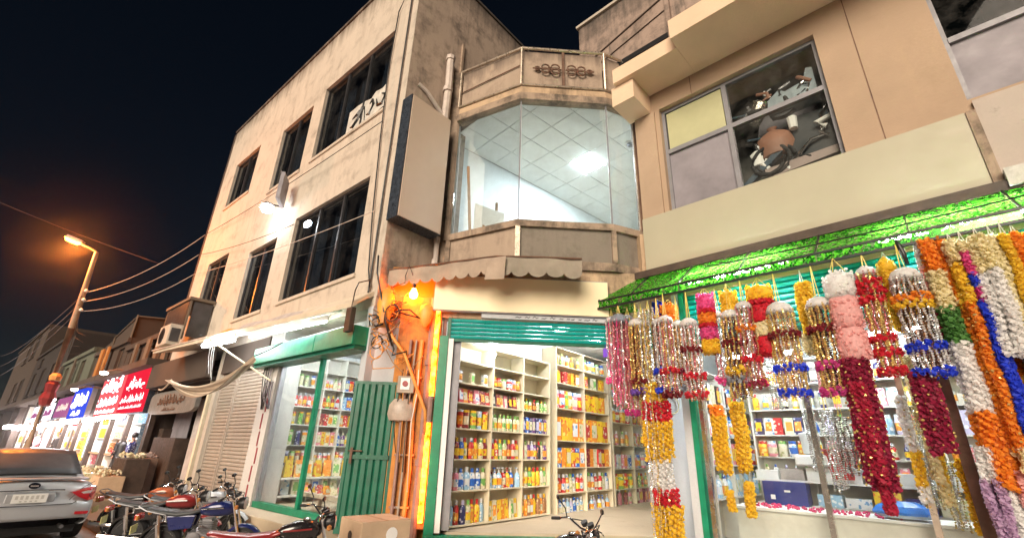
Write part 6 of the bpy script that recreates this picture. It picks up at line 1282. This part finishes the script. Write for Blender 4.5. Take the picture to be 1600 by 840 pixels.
stall(175, 748, 2.2, .8, .95, 'wood', 'table', 'table of colourful goods in the shop under the deep red sign', 'table', 'pack_red', legs=True)
stall(150, 742, 2.2, .8, .95, 'wood', 'table', 'table of pale goods in the shop under the pinkish sign', 'table', 'pack_white', legs=True)
stall(152, 800, .7, .5, .3, 'cardboard', 'crate', 'low orange lit crate on the road edge behind the black motorcycle', 'crate', 'wood', z=.02)

# ================================================================ people among the far shops
def person(px, py, h, cloth, label, ang, legs='far_dark', pose=0):
    x, y = at_ground(px, py, .0) if 0 else (px, py)
    t = thing('person', label, 'person', FA, x, y, .14, ang); s = h / 1.75
    me = bpy.data.meshes.new('body'); V = [(0, 0, .95), (0, 0, 1.15), (0, 0, 1.38), (0, 0, 1.5), (0, -.02, 1.60), (0, -.03, 1.72),
         (.17, 0, 1.42), (.22, .02, 1.16), (.22, -.10, .93), (.21, -.14, .83), (-.17, 0, 1.42), (-.22, .02, 1.16), (-.20, -.08, .93), (-.19, -.12, .83), (.09, 0, .88), (.10, -.03, .5), (.10, .03, .08), (.10, -.12, .03), (-.09, 0, .88), (-.10, .04, .5), (-.10, .10, .08), (-.10, -.05, .03)]
    E_ = [(0, 1), (1, 2), (2, 3), (3, 4), (4, 5), (2, 6), (6, 7), (7, 8), (8, 9), (2, 10), (10, 11), (11, 12), (12, 13), (0, 14), (14, 15), (15, 16), (16, 17), (0, 18), (18, 19), (19, 20), (20, 21)]
    R = [.13, .13, .15, .06, .085, .075, .07, .05, .04, .035, .07, .05, .04, .035, .085, .06, .045, .04, .085, .06, .045, .04]
    me.from_pydata([Vector(v) * s for v in V], E_, []); me.materials.append(MATS['skin']); o = bpy.data.objects.new('body', me); COL.objects.link(o); o.parent = t
    sk = o.modifiers.new('skin', 'SKIN')
    for i, v in enumerate(me.skin_vertices[0].data): v.radius = (R[i] * s, R[i] * s); v.use_root = i == 0
    sb = o.modifiers.new('sub', 'SUBSURF'); sb.levels = 1; sb.render_levels = 1
    put('tunic', M().lathe([(.26, .55), (.23, .85), (.20, 1.05), (.22, 1.3), (.2, 1.42), (.08, 1.5)], 10, sy=.72).tube([(.19, 0, 1.42), (.235, .02, 1.16), (.225, -.1, .95)], .075, 6).tube([(-.19, 0, 1.42), (-.235, .02, 1.16), (-.21, -.08, .95)], .075, 6), cloth, t, smooth='full').scale = (s, s, s)
    put('trousers', M().tube([(.09, 0, .9), (.1, -.03, .5), (.1, .03, .12)], .10, 6, .07).tube([(-.09, 0, .9), (-.1, .04, .5), (-.1, .1, .12)], .10, 6, .07), legs, t).scale = (s, s, s)
    put('hair', M().lathe([(.085, 1.62), (.10, 1.70), (.08, 1.78), (.02, 1.81)], 9, c=(0, .015, 0), sy=1.1), 'hair', t, smooth='full').scale = (s, s, s)
for i, (px, fw, c, lb, a) in enumerate(((18, 27, 'far_dark', 'person in dark clothes seen beyond the left end of the car roof', 2.6), (30, 28, 'pack_pink', 'person in a pinkish top among the far shoppers', .4), (66, 25, 'far_dark', 'person in dark clothes bending over goods above the middle of the car roof', 1.2), (84, 26, 'black', 'person in black beyond the car roof, tallest of the shoppers', 2.0),
                                   (98, 24, 'far_dark', 'person in dark clothes behind the right end of the car roof', -1.0), (172, 17, 'black', 'dark clothed person standing inside the shop with the pinkish sign', .8), (186, 16.5, 'pack_navy', 'navy clothed person behind the black cabinet', -.6))):
    r = ray_fwd(px, 760, fw); q = FA.m.inverted() @ Vector((r.x, r.y, 0)); person(q.x, q.y, 1.72 if i != 3 else 1.8, c, lb, a)
# ================================================================ silver car, seen from behind
# local axes: x to the right of the car, y forwards, z up; rear bumper at y = 0
cr_ = ray_fwd(45, 785, 7.6); CARPOS = (cr_.x, cr_.y)
t = thing('silver_car', 'silver saloon car seen from behind at the left kerb', 'car', FW, CARPOS[0], CARPOS[1], 0, dg(49.33))
W2 = .86
def loft(secs, close=True):
    m = M(); n = len(secs[0])
    vs = [p for s in secs for p in s]; fs = []
    for i in range(len(secs) - 1):
        for j in range(n - 1): fs.append((i * n + j, i * n + j + 1, (i + 1) * n + j + 1, (i + 1) * n + j))
    m.add(vs, fs); return m
def ring(y, zb, zt, w, wt, k=1.0):      # half open body section, from left sill over the top to right sill
    zm = zb + (zt - zb) * .55
    return [(-w * .90, y, zb), (-w, y, zb + .10), (-w, y, zm), (-w * .97, y, zt - .10), (-wt, y, zt - .015), (-wt * .6, y, zt + .01), (0, y, zt + .018), (wt * .6, y, zt + .01), (wt, y, zt - .015), (w * .97, y, zt - .10), (w, y, zm), (w, y, zb + .10), (w * .90, y, zb)]
def flat(y, z, w): return [(-w * a, y, z + .0 * a) for a in (1, 1, 1, 1, .9, .6, 0)] + [(w * a, y, z) for a in (.6, .9, 1, 1, 1, 1)]
S = []
# rear face built by bringing sections forward
S.append([(-.74, .10, .28), (-.80, .08, .30), (-.82, .05, .34), (-.82, .05, .36), (-.8, .02, .40), (-.5, -.03, .40), (0, -.05, .40), (.5, -.03, .40), (.8, .02, .40), (.82, .05, .36), (.82, .05, .34), (.80, .08, .30), (.74, .10, .28)])
S.append([(-.76, .22, .28), (-.84, .20, .34), (-.86, .16, .42), (-.86, .12, .52), (-.82, .02, .60), (-.5, -.05, .615), (0, -.07, .62), (.5, -.05, .615), (.82, .02, .60), (.86, .12, .52), (.86, .16, .42), (.84, .20, .34), (.76, .22, .28)])
S.append([(-.77, .34, .26), (-.85, .32, .36), (-.87, .28, .50), (-.875, .2, .64), (-.83, .08, .675), (-.5, .015, .68), (0, .0, .685), (.5, .015, .68), (.83, .08, .675), (.875, .2, .64), (.87, .28, .50), (.85, .32, .36), (.77, .34, .26)])
S.append([(-.77, .5, .25), (-.86, .5, .36), (-.88, .46, .55), (-.88, .34, .78), (-.80, .13, .84), (-.5, .06, .86), (0, .045, .87), (.5, .06, .86), (.80, .13, .84), (.88, .34, .78), (.88, .46, .55), (.86, .5, .36), (.77, .5, .25)])
S.append([(-.77, .6, .25), (-.86, .6, .36), (-.885, .58, .6), (-.87, .46, .86), (-.78, .20, .965), (-.5, .12, .985), (0, .10, .995), (.5, .12, .985), (.78, .20, .965), (.87, .46, .86), (.885, .58, .6), (.86, .6, .36), (.77, .6, .25)])
S.append(ring(.75, .24, .995, .885, .72)); S.append(ring(1.2, .22, 1.0, .89, .70)); S.append(ring(2.2, .22, .98, .89, .72)); S.append(ring(3.3, .22, .95, .885, .72)); S.append(ring(4.0, .25, .82, .86, .66)); S.append(ring(4.35, .32, .66, .78, .6))
S.append(flat(4.42, .5, .7))
o = put('body', loft(S), 'silver_car', t, smooth='full'); s_ = o.modifiers.new('sub', 'SUBSURF'); s_.levels = 2; s_.render_levels = 2
so2 = o.modifiers.new('thick', 'SOLIDIFY'); so2.thickness = .02
G = []
def gr(y, zb, zt, wb, wt): return [(-wb, y, zb), (-(wb + wt) / 2, y, (zb + zt) / 2), (-wt, y, zt - .05), (-wt * .88, y, zt - .01), (-wt * .45, y, zt + .01), (0, y, zt + .015), (wt * .45, y, zt + .01), (wt * .88, y, zt - .01), (wt, y, zt - .05), ((wb + wt) / 2, y, (zb + zt) / 2), (wb, y, zb)]
for y, zb, zt, wb, wt in ((.62, .99, 1.01, .72, .66), (.9, .99, 1.22, .76, .61), (1.15, .99, 1.38, .78, .585), (1.4, .99, 1.445, .79, .575), (1.9, .99, 1.47, .80, .575), (2.5, .97, 1.44, .80, .57), (3.0, .96, 1.20, .79, .6), (3.3, .95, .98, .76, .66)): G.append(gr(y, zb, zt, wb, wt))
o = put('cabin', loft(G), 'silver_car', t, smooth='full'); s_ = o.modifiers.new('sub', 'SUBSURF'); s_.levels = 1; s_.render_levels = 1
rw_ = M(); n = 8; kk = 5
def RW(u, v):
    y = .66 + (1.30 - .66) * v; z = 1.03 + .375 * (v ** .9); w = .655 - .10 * v; return ((u * 2 - 1) * w, y - .055 + .07 * (u * 2 - 1) ** 2 * .6, z + .045 - .02 * (u * 2 - 1) ** 2)
for i in range(n):
    for j in range(kk): rw_.quad(RW(i / n, j / kk), RW((i + 1) / n, j / kk), RW((i + 1) / n, (j + 1) / kk), RW(i / n, (j + 1) / kk))
o = put('rear_window', rw_, paint('car_window', (.05, .052, .058), .42, var=.2), t, smooth='full'); s2 = o.modifiers.new('thick', 'SOLIDIFY'); s2.thickness = .01; s2.offset = 1
for sx in (-1, 1):
    def L(a, y0, z): return (sx * a, y0, z)
    pts = [(.50, .015, .80), (.66, .04, .86), (.80, .105, .885), (.865, .26, .88), (.885, .36, .80), (.86, .20, .67), (.76, .055, .66), (.62, .022, .72)]
    m = M(); nn = len(pts); m.add([L(*p) for p in pts] + [L(p[0] - .02, p[1] + .08, p[2]) for p in pts] + [L(.74, .03, .78)], [(i, (i + 1) % nn, 2 * nn) for i in range(nn)] + [(i, nn + i, nn + (i + 1) % nn, (i + 1) % nn) for i in range(nn)])
    m.v = [(a, b - .035, c) for a, b, c in m.v]
    hl = put('tail_light', m, 'red_lens', t, smooth=True)
    put('reverse_lens', M().add([L(.62, -.024, .80), L(.72, -.014, .825), L(.78, .02, .81), L(.75, -.002, .78), L(.66, -.02, .775)], [(0, 1, 2, 3, 4)]), 'clear_lens', hl)
    put('reflector', M().box(min(sx * .62, sx * .80), max(sx * .62, sx * .80), -.035, .06, .455, .50), 'red_lens', t)
    for yy, nm in ((.78, 'wheel'), (3.55, 'wheel')):
        w_ = put('wheel', M().lathe([(.20, -.1), (.29, -.11), (.315, -.08), (.315, .08), (.29, .11), (.20, .1)], 20, mat=Matrix.Translation((sx * .78, yy, .315)) @ Matrix.Rotation(PI / 2, 4, 'Y')), 'rubber', t, smooth=True)
        put('rim', M().lathe([(.02, .08), (.2, .1), (.2, -.05), (.02, -.05)], 14, mat=Matrix.Translation((sx * .78, yy, .315)) @ Matrix.Rotation(sx * PI / 2, 4, 'Y')), 'engine', w_)
lid = M().tube([(-.60, .02, .66), (-.55, -.03, .625), (0, -.072, .62), (.55, -.03, .625), (.60, .02, .66)], .006, 4).tube([(-.80, .17, .965), (-.6, .03, .84), (-.50, .0, .68)], .005, 4).tube([(.80, .17, .965), (.6, .03, .84), (.50, .0, .68)], .005, 4)
put('boot_seam', lid, 'black', t)
put('spoiler_lip', M().hexa([(-.72, .16, .985), (.72, .16, .985), (.70, .3, 1.0), (-.70, .3, 1.0)], [(-.70, .12, 1.015), (.70, .12, 1.015), (.68, .3, 1.03), (-.68, .3, 1.03)]), 'silver_car', t, bevel=.012)
put('trim_strip', M().tube([(-.40, .008, .842), (0, -.008, .848), (.40, .008, .842)], .014, 6), 'chrome', t)
put('plate_recess', M().box(-.30, .30, -.012, .05, .665, .80), 'silver_car', t, bevel=.01)
pl_ = put('number_plate', M().box(-.225, .20, -.05, -.035, .665, .80), 'plate', t)
pm = M()
for k in range(6): pm.box(-.19 + k * .062, -.155 + k * .062, -.0515, -.0502, .72, .775)
for k in range(4): pm.box(-.13 + k * .062, -.10 + k * .062, -.0515, -.0502, .68, .70)
put('lettering', pm, paint('plate_print', (.5, .48, .44), .5), pl_)
put('emblem', M().lathe([(.03, -.006), (.062, -.006), (.062, .006), (.03, .006)], 16, mat=Matrix.Translation((.0, .035, .915)) @ Matrix.Rotation(PI / 2 - .3, 4, 'X'), sx=1.2, sy=.8).box(-.05, .05, .02, .036, .905, .925), 'chrome', t)
put('exhaust', M().tube([(.52, .05, .27), (.52, .3, .27)], .03, 8), 'engine', t); put('aerial', M().tube([(.1, 1.75, 1.48), (.12, 1.6, 1.56)], .006, 4), 'black', t)
put('underbody', M().box(-.72, .72, .25, 4.2, .16, .27), 'rubber', t)

# ================================================================ motorcycles
def motorcycle(label, x, y, ang, tank, seat='seat_vinyl', frame='black', lamp='black', stripe='chrome', plate='plate_yellow', lean=.12, steer=.25, side=None):
    t = thing('motorcycle', label, 'motorcycle', FW, x, y, 0, ang, 'motorcycles parked before the shops'); t.rotation_euler.rotate_axis('X', lean)
    r = .285; wb = 1.24
    for wx, nm in ((0, 'rear'), (wb, 'front')):
        w_ = put('wheel', M().lathe([(r - .06, -.035), (r - .02, -.042), (r, -.02), (r, .02), (r - .02, .042), (r - .06, .035)], 24, mat=Matrix.Translation((wx, 0, r)) @ Matrix.Rotation(PI / 2, 4, 'X')), 'rubber', t, smooth=True)
        put('rim', M().lathe([(r - .075, -.03), (r - .058, -.036), (r - .058, .036), (r - .075, .03)], 24, mat=Matrix.Translation((wx, 0, r)) @ Matrix.Rotation(PI / 2, 4, 'X')), 'chrome', w_)
        sp = M()
        for k in range(9): a = 2 * PI * k / 9; sp.tube([(wx + .03 * math.cos(a), .02, r + .03 * math.sin(a)), (wx + (r - .07) * math.cos(a + .25), -.0, r + (r - .07) * math.sin(a + .25))], .005, 4); sp.tube([(wx + .03 * math.cos(a), -.02, r + .03 * math.sin(a)), (wx + (r - .07) * math.cos(a - .25), -.0, r + (r - .07) * math.sin(a - .25))], .005, 4)
        put('spokes', sp, 'chrome', w_); put('hub', M().lathe([(.02, -.07), (.075, -.05), (.075, .05), (.02, .07)], 12, mat=Matrix.Translation((wx, 0, r)) @ Matrix.Rotation(PI / 2, 4, 'X')), 'engine', w_)
    def fender(cx, a0, a1, rr, w_, mt):
        m = M(); k = 12
        for i in range(k):
            A, B = a0 + (a1 - a0) * i / k, a0 + (a1 - a0) * (i + 1) / k; q = lambda a, yy, d: (cx + (rr + d) * math.cos(a), yy, r + (rr + d) * math.sin(a))
            m.quad(q(A, -w_, -.03), q(B, -w_, -.03), q(B, -w_ * .6, .01), q(A, -w_ * .6, .01)); m.quad(q(A, -w_ * .6, .01), q(B, -w_ * .6, .01), q(B, w_ * .6, .01), q(A, w_ * .6, .01)); m.quad(q(A, w_ * .6, .01), q(B, w_ * .6, .01), q(B, w_, -.03), q(A, w_, -.03))
        return put('fender', m, mt, t, smooth='full')
    fender(0, dg(20), dg(195), r + .05, .07, frame); fender(wb, dg(30), dg(170), r + .035, .06, tank)
    tk = M(); secs = []
    for u, w_, zb, zt in ((.0, .06, .80, .84), (.06, .11, .74, .89), (.2, .135, .72, .945), (.34, .14, .72, .965), (.46, .12, .73, .95), (.53, .07, .77, .90), (.55, .03, .80, .86)):
        x_ = .50 + u; secs.append([(x_, w_ * math.sin(a) * (1.0 if math.cos(a) > 0 else .8), (zb + zt) / 2 + (zt - zb) / 2 * math.cos(a)) for a in [2 * PI * k / 12 for k in range(13)]])
    put('tank', loft(secs), tank, t, smooth='full'); put('tank_stripe', M().tube([(.58, .138, .86), (.75, .147, .87), (.92, .142, .88)], .012, 5).tube([(.58, -.138, .86), (.75, -.147, .87), (.92, -.142, .88)], .012, 5), stripe, t); put('filler_cap', M().lathe([(.045, 0), (.045, .015), (0, .02)], 12, c=(.84, 0, .965)), 'chrome', t)
    st = []
    for x_, w_, zt, h in ((.56, .08, .86, .06), (.42, .12, .82, .08), (.2, .13, .80, .085), (-.05, .125, .825, .08), (-.22, .11, .85, .07), (-.28, .08, .85, .04)): st.append([(x_, w_ * math.sin(a), zt - h / 2 + h / 2 * math.copysign(abs(math.cos(a)) ** .6, math.cos(a))) for a in [2 * PI * k / 10 for k in range(11)]])
    m = loft(st); m.f.append(tuple(range(11))); m.f.append(tuple(range(len(m.v) - 1, len(m.v) - 12, -1))); put('seat', m, seat, t, smooth='full')
    put('grab_rail', M().tube([(.05, .13, .76), (-.25, .14, .82), (-.38, .12, .88), (-.40, 0, .89), (-.38, -.12, .88), (-.25, -.14, .82), (.05, -.13, .76)], .011, 6), 'engine', t)
    for sy in (-1, 1): put('side_cover', M().hexa([(.12, sy * .10, .52), (.46, sy * .11, .56), (.46, sy * .06, .56), (.12, sy * .06, .52)], [(.05, sy * .11, .74), (.50, sy * .115, .76), (.50, sy * .06, .76), (.05, sy * .06, .74)]), side or tank, t, bevel=.015)
    put('frame', M().tube([(1.02, 0, .95), (.98, 0, .70), (.80, 0, .34), (.45, 0, .30), (.40, 0, .52), (.35, 0, .74)], .022, 6).tube([(1.0, 0, .86), (.55, 0, .78), (-.2, 0, .77)], .02, 6).tube([(.40, .06, .32), (0, .06, r)], .02, 6).tube([(.40, -.06, .32), (0, -.06, r)], .02, 6), frame, t)
    for sy in (-1, 1): put('shock_absorber', M().tube([(.0, sy * .10, r + .02), (-.06, sy * .12, .76)], .024, 7).tube([(-.01, sy * .10, r + .1), (-.05, sy * .117, .62)], .036, 7), 'chrome', t)
    en = M().box(.42, .80, -.10, .10, .30, .50)
    for k in range(6): en.box(.56, .78, -.10, .10, .505 + k * .03, .522 + k * .03)
    en.box(.60, .74, -.07, .07, .5, .70); put('engine', en, 'engine', t); put('crankcase', M().lathe([(.02, -.13), (.11, -.12), (.13, -.08), (.13, .08), (.11, .12), (.02, .13)], 14, mat=Matrix.Translation((.52, 0, .40)) @ Matrix.Rotation(PI / 2, 4, 'X')), 'engine', t, smooth=True)
    put('exhaust', M().tube([(.76, -.09, .48), (.86, -.11, .36), (.70, -.13, .25), (.2, -.14, .24), (-.40, -.15, .30)], [.022, .022, .022, .04, .045], 8), 'chrome', t, smooth=True)
    put('footrest', M().tube([(.45, -.24, .30), (.45, .24, .30)], .014, 6), 'rubber', t); put('stand', M().tube([(.40, .06, .28), (.34, .20, .02)], .012, 5), 'black', t)
    # steering head
    c, s = math.cos(steer), math.sin(steer)
    def st_(p): x_, y_, z_ = p[0] - 1.03, p[1], p[2]; return (1.03 + x_ * c - y_ * s, x_ * s + y_ * c, z_)
    for sy in (-1, 1): put('fork', M().tube([(wb, sy * .075, r), (1.12, sy * .075, .66)], .026, 7).tube([(1.12, sy * .075, .66), (1.02, sy * .075, .98)], .018, 7), 'chrome', t)
    hb = [(.86, .36, 1.06), (.96, .24, 1.09), (1.02, .08, 1.0), (1.02, -.08, 1.0), (.96, -.24, 1.09), (.86, -.36, 1.06)]
    put('handlebar', M().tube([st_(p) for p in hb], .014, 6), 'chrome', t, smooth='full')
    for sy in (-1, 1):
        put('grip', M().tube([st_((.885, sy * .32, 1.067)), st_((.83, sy * .42, 1.05))], .02, 6), 'rubber', t); put('lever', M().tube([st_((.93, sy * .27, 1.075)), st_((.95, sy * .36, 1.06)), st_((.90, sy * .44, 1.05))], .008, 4), 'chrome', t)
        mt_ = put('mirror', M().lathe([(.0, -.012), (.036, -.012), (.046, 0), (.036, .012), (0, .012)], 10, mat=Matrix.Translation(st_((.90, sy * .40, 1.30))) @ Matrix.Rotation(PI / 2, 4, 'Y') @ Matrix.Rotation(.3, 4, 'X'), sx=.7, sy=1.35), 'black', t); put('mirror_stem', M().tube([st_((.94, sy * .25, 1.09)), st_((.95, sy * .30, 1.18)), st_((.91, sy * .39, 1.28))], .008, 5), 'black', mt_)
        put('indicator', M().lathe([(.0, -.04), (.03, -.02), (.03, .02), (0, .04)], 8, c=st_((1.08, sy * .20, .90))), 'far_orange', t); put('rear_indicator', M().lathe([(.0, -.04), (.028, -.02), (.028, .02), (0, .04)], 8, c=(-.34, sy * .17, .72)), 'far_orange', t)
    put('headlight', M().lathe([(.04, -.12), (.085, -.08), (.10, .0), (.10, .03)], 14, mat=Matrix.Translation(st_((1.17, 0, .92))) @ Matrix.Rotation(PI / 2, 4, 'Y')), lamp, t, smooth=True); put('headlight_lens', M().lathe([(.0, .05), (.07, .045), (.097, .028)], 14, mat=Matrix.Translation(st_((1.17, 0, .92))) @ Matrix.Rotation(PI / 2, 4, 'Y')), 'clear_lens', t, smooth=True)
    for sy in (-.055, .055): put('gauge', M().lathe([(.04, -.03), (.045, .02), (.0, .022)], 10, mat=Matrix.Translation(st_((1.06, sy, 1.06))) @ Matrix.Rotation(-.5, 4, 'Y')), 'black', t)
    put('tail_light', M().box(-.44, -.36, -.08, .08, .66, .75), 'red_lens', t, bevel=.015); put('number_plate', M().box(-.455, -.445, -.085, .085, .46, .58, Matrix.Translation((-.0, 0, .0))), plate, t)
    put('cables', M().tube([st_((.98, .2, 1.08)), st_((1.14, .12, 1.06)), st_((1.1, .03, .86))], .007, 4).tube([st_((.98, -.2, 1.08)), st_((1.15, -.12, 1.07)), st_((1.1, -.03, .84))], .007, 4), 'black', t)
    return t
def place(x, y, label, deg, **k):
    t = motorcycle(label, x, y, dg(deg), **k); t.scale = (.9, .9, .9); return t
place(-5.05, 7.86, 'blue motorcycle with dark seat, nearest of the group by the kerb', 8, tank='bike_blue', side='bike_blue')
place(-7.2, 9.75, 'black motorcycle with an orange tank, farthest left of the group', 6, tank='bike_orange', frame='bike_black', side='bike_black', lean=.10)
place(-6.1, 8.62, 'red tanked motorcycle between the orange tanked and the blue one', 9, tank='bike_red', stripe='white_paint', side='bike_black')
place(-6.0, 9.25, 'white tanked motorcycle half hidden behind the red and blue ones', 11, tank=paint('bike_white', (.6, .63, .68), .25, coat=1) and 'bike_white', side='bike_black', frame='bike_blue')
place(-3.10, 6.06, 'red seated motorcycle with a black tank, close to camera, only its upper half in view', 21, tank='bike_black', seat='bike_red', stripe='bike_red', lamp='black', side='bike_red')
place(.0, 5.62, 'black motorcycle of which only the bars rise before the corner shop', 20, tank='bike_black', lamp='chrome')
# ================================================================ night haze that glows round the lamps
hm = bpy.data.materials.new('haze'); hm.use_nodes = True; nt = hm.node_tree; nt.nodes.clear()
pv = N(nt, 'ShaderNodeVolumePrincipled'); pv.inputs['Density'].default_value = .00045; pv.inputs['Anisotropy'].default_value = .95; pv.inputs['Color'].default_value = (.9, .9, .95, 1)
oo = N(nt, 'ShaderNodeOutputMaterial'); nt.links.new(pv.outputs[0], oo.inputs['Volume']); MATS['haze'] = hm
put('haze', M().box(-152, 72, -27, 152, -1.05, 16), 'haze', kind='stuff')
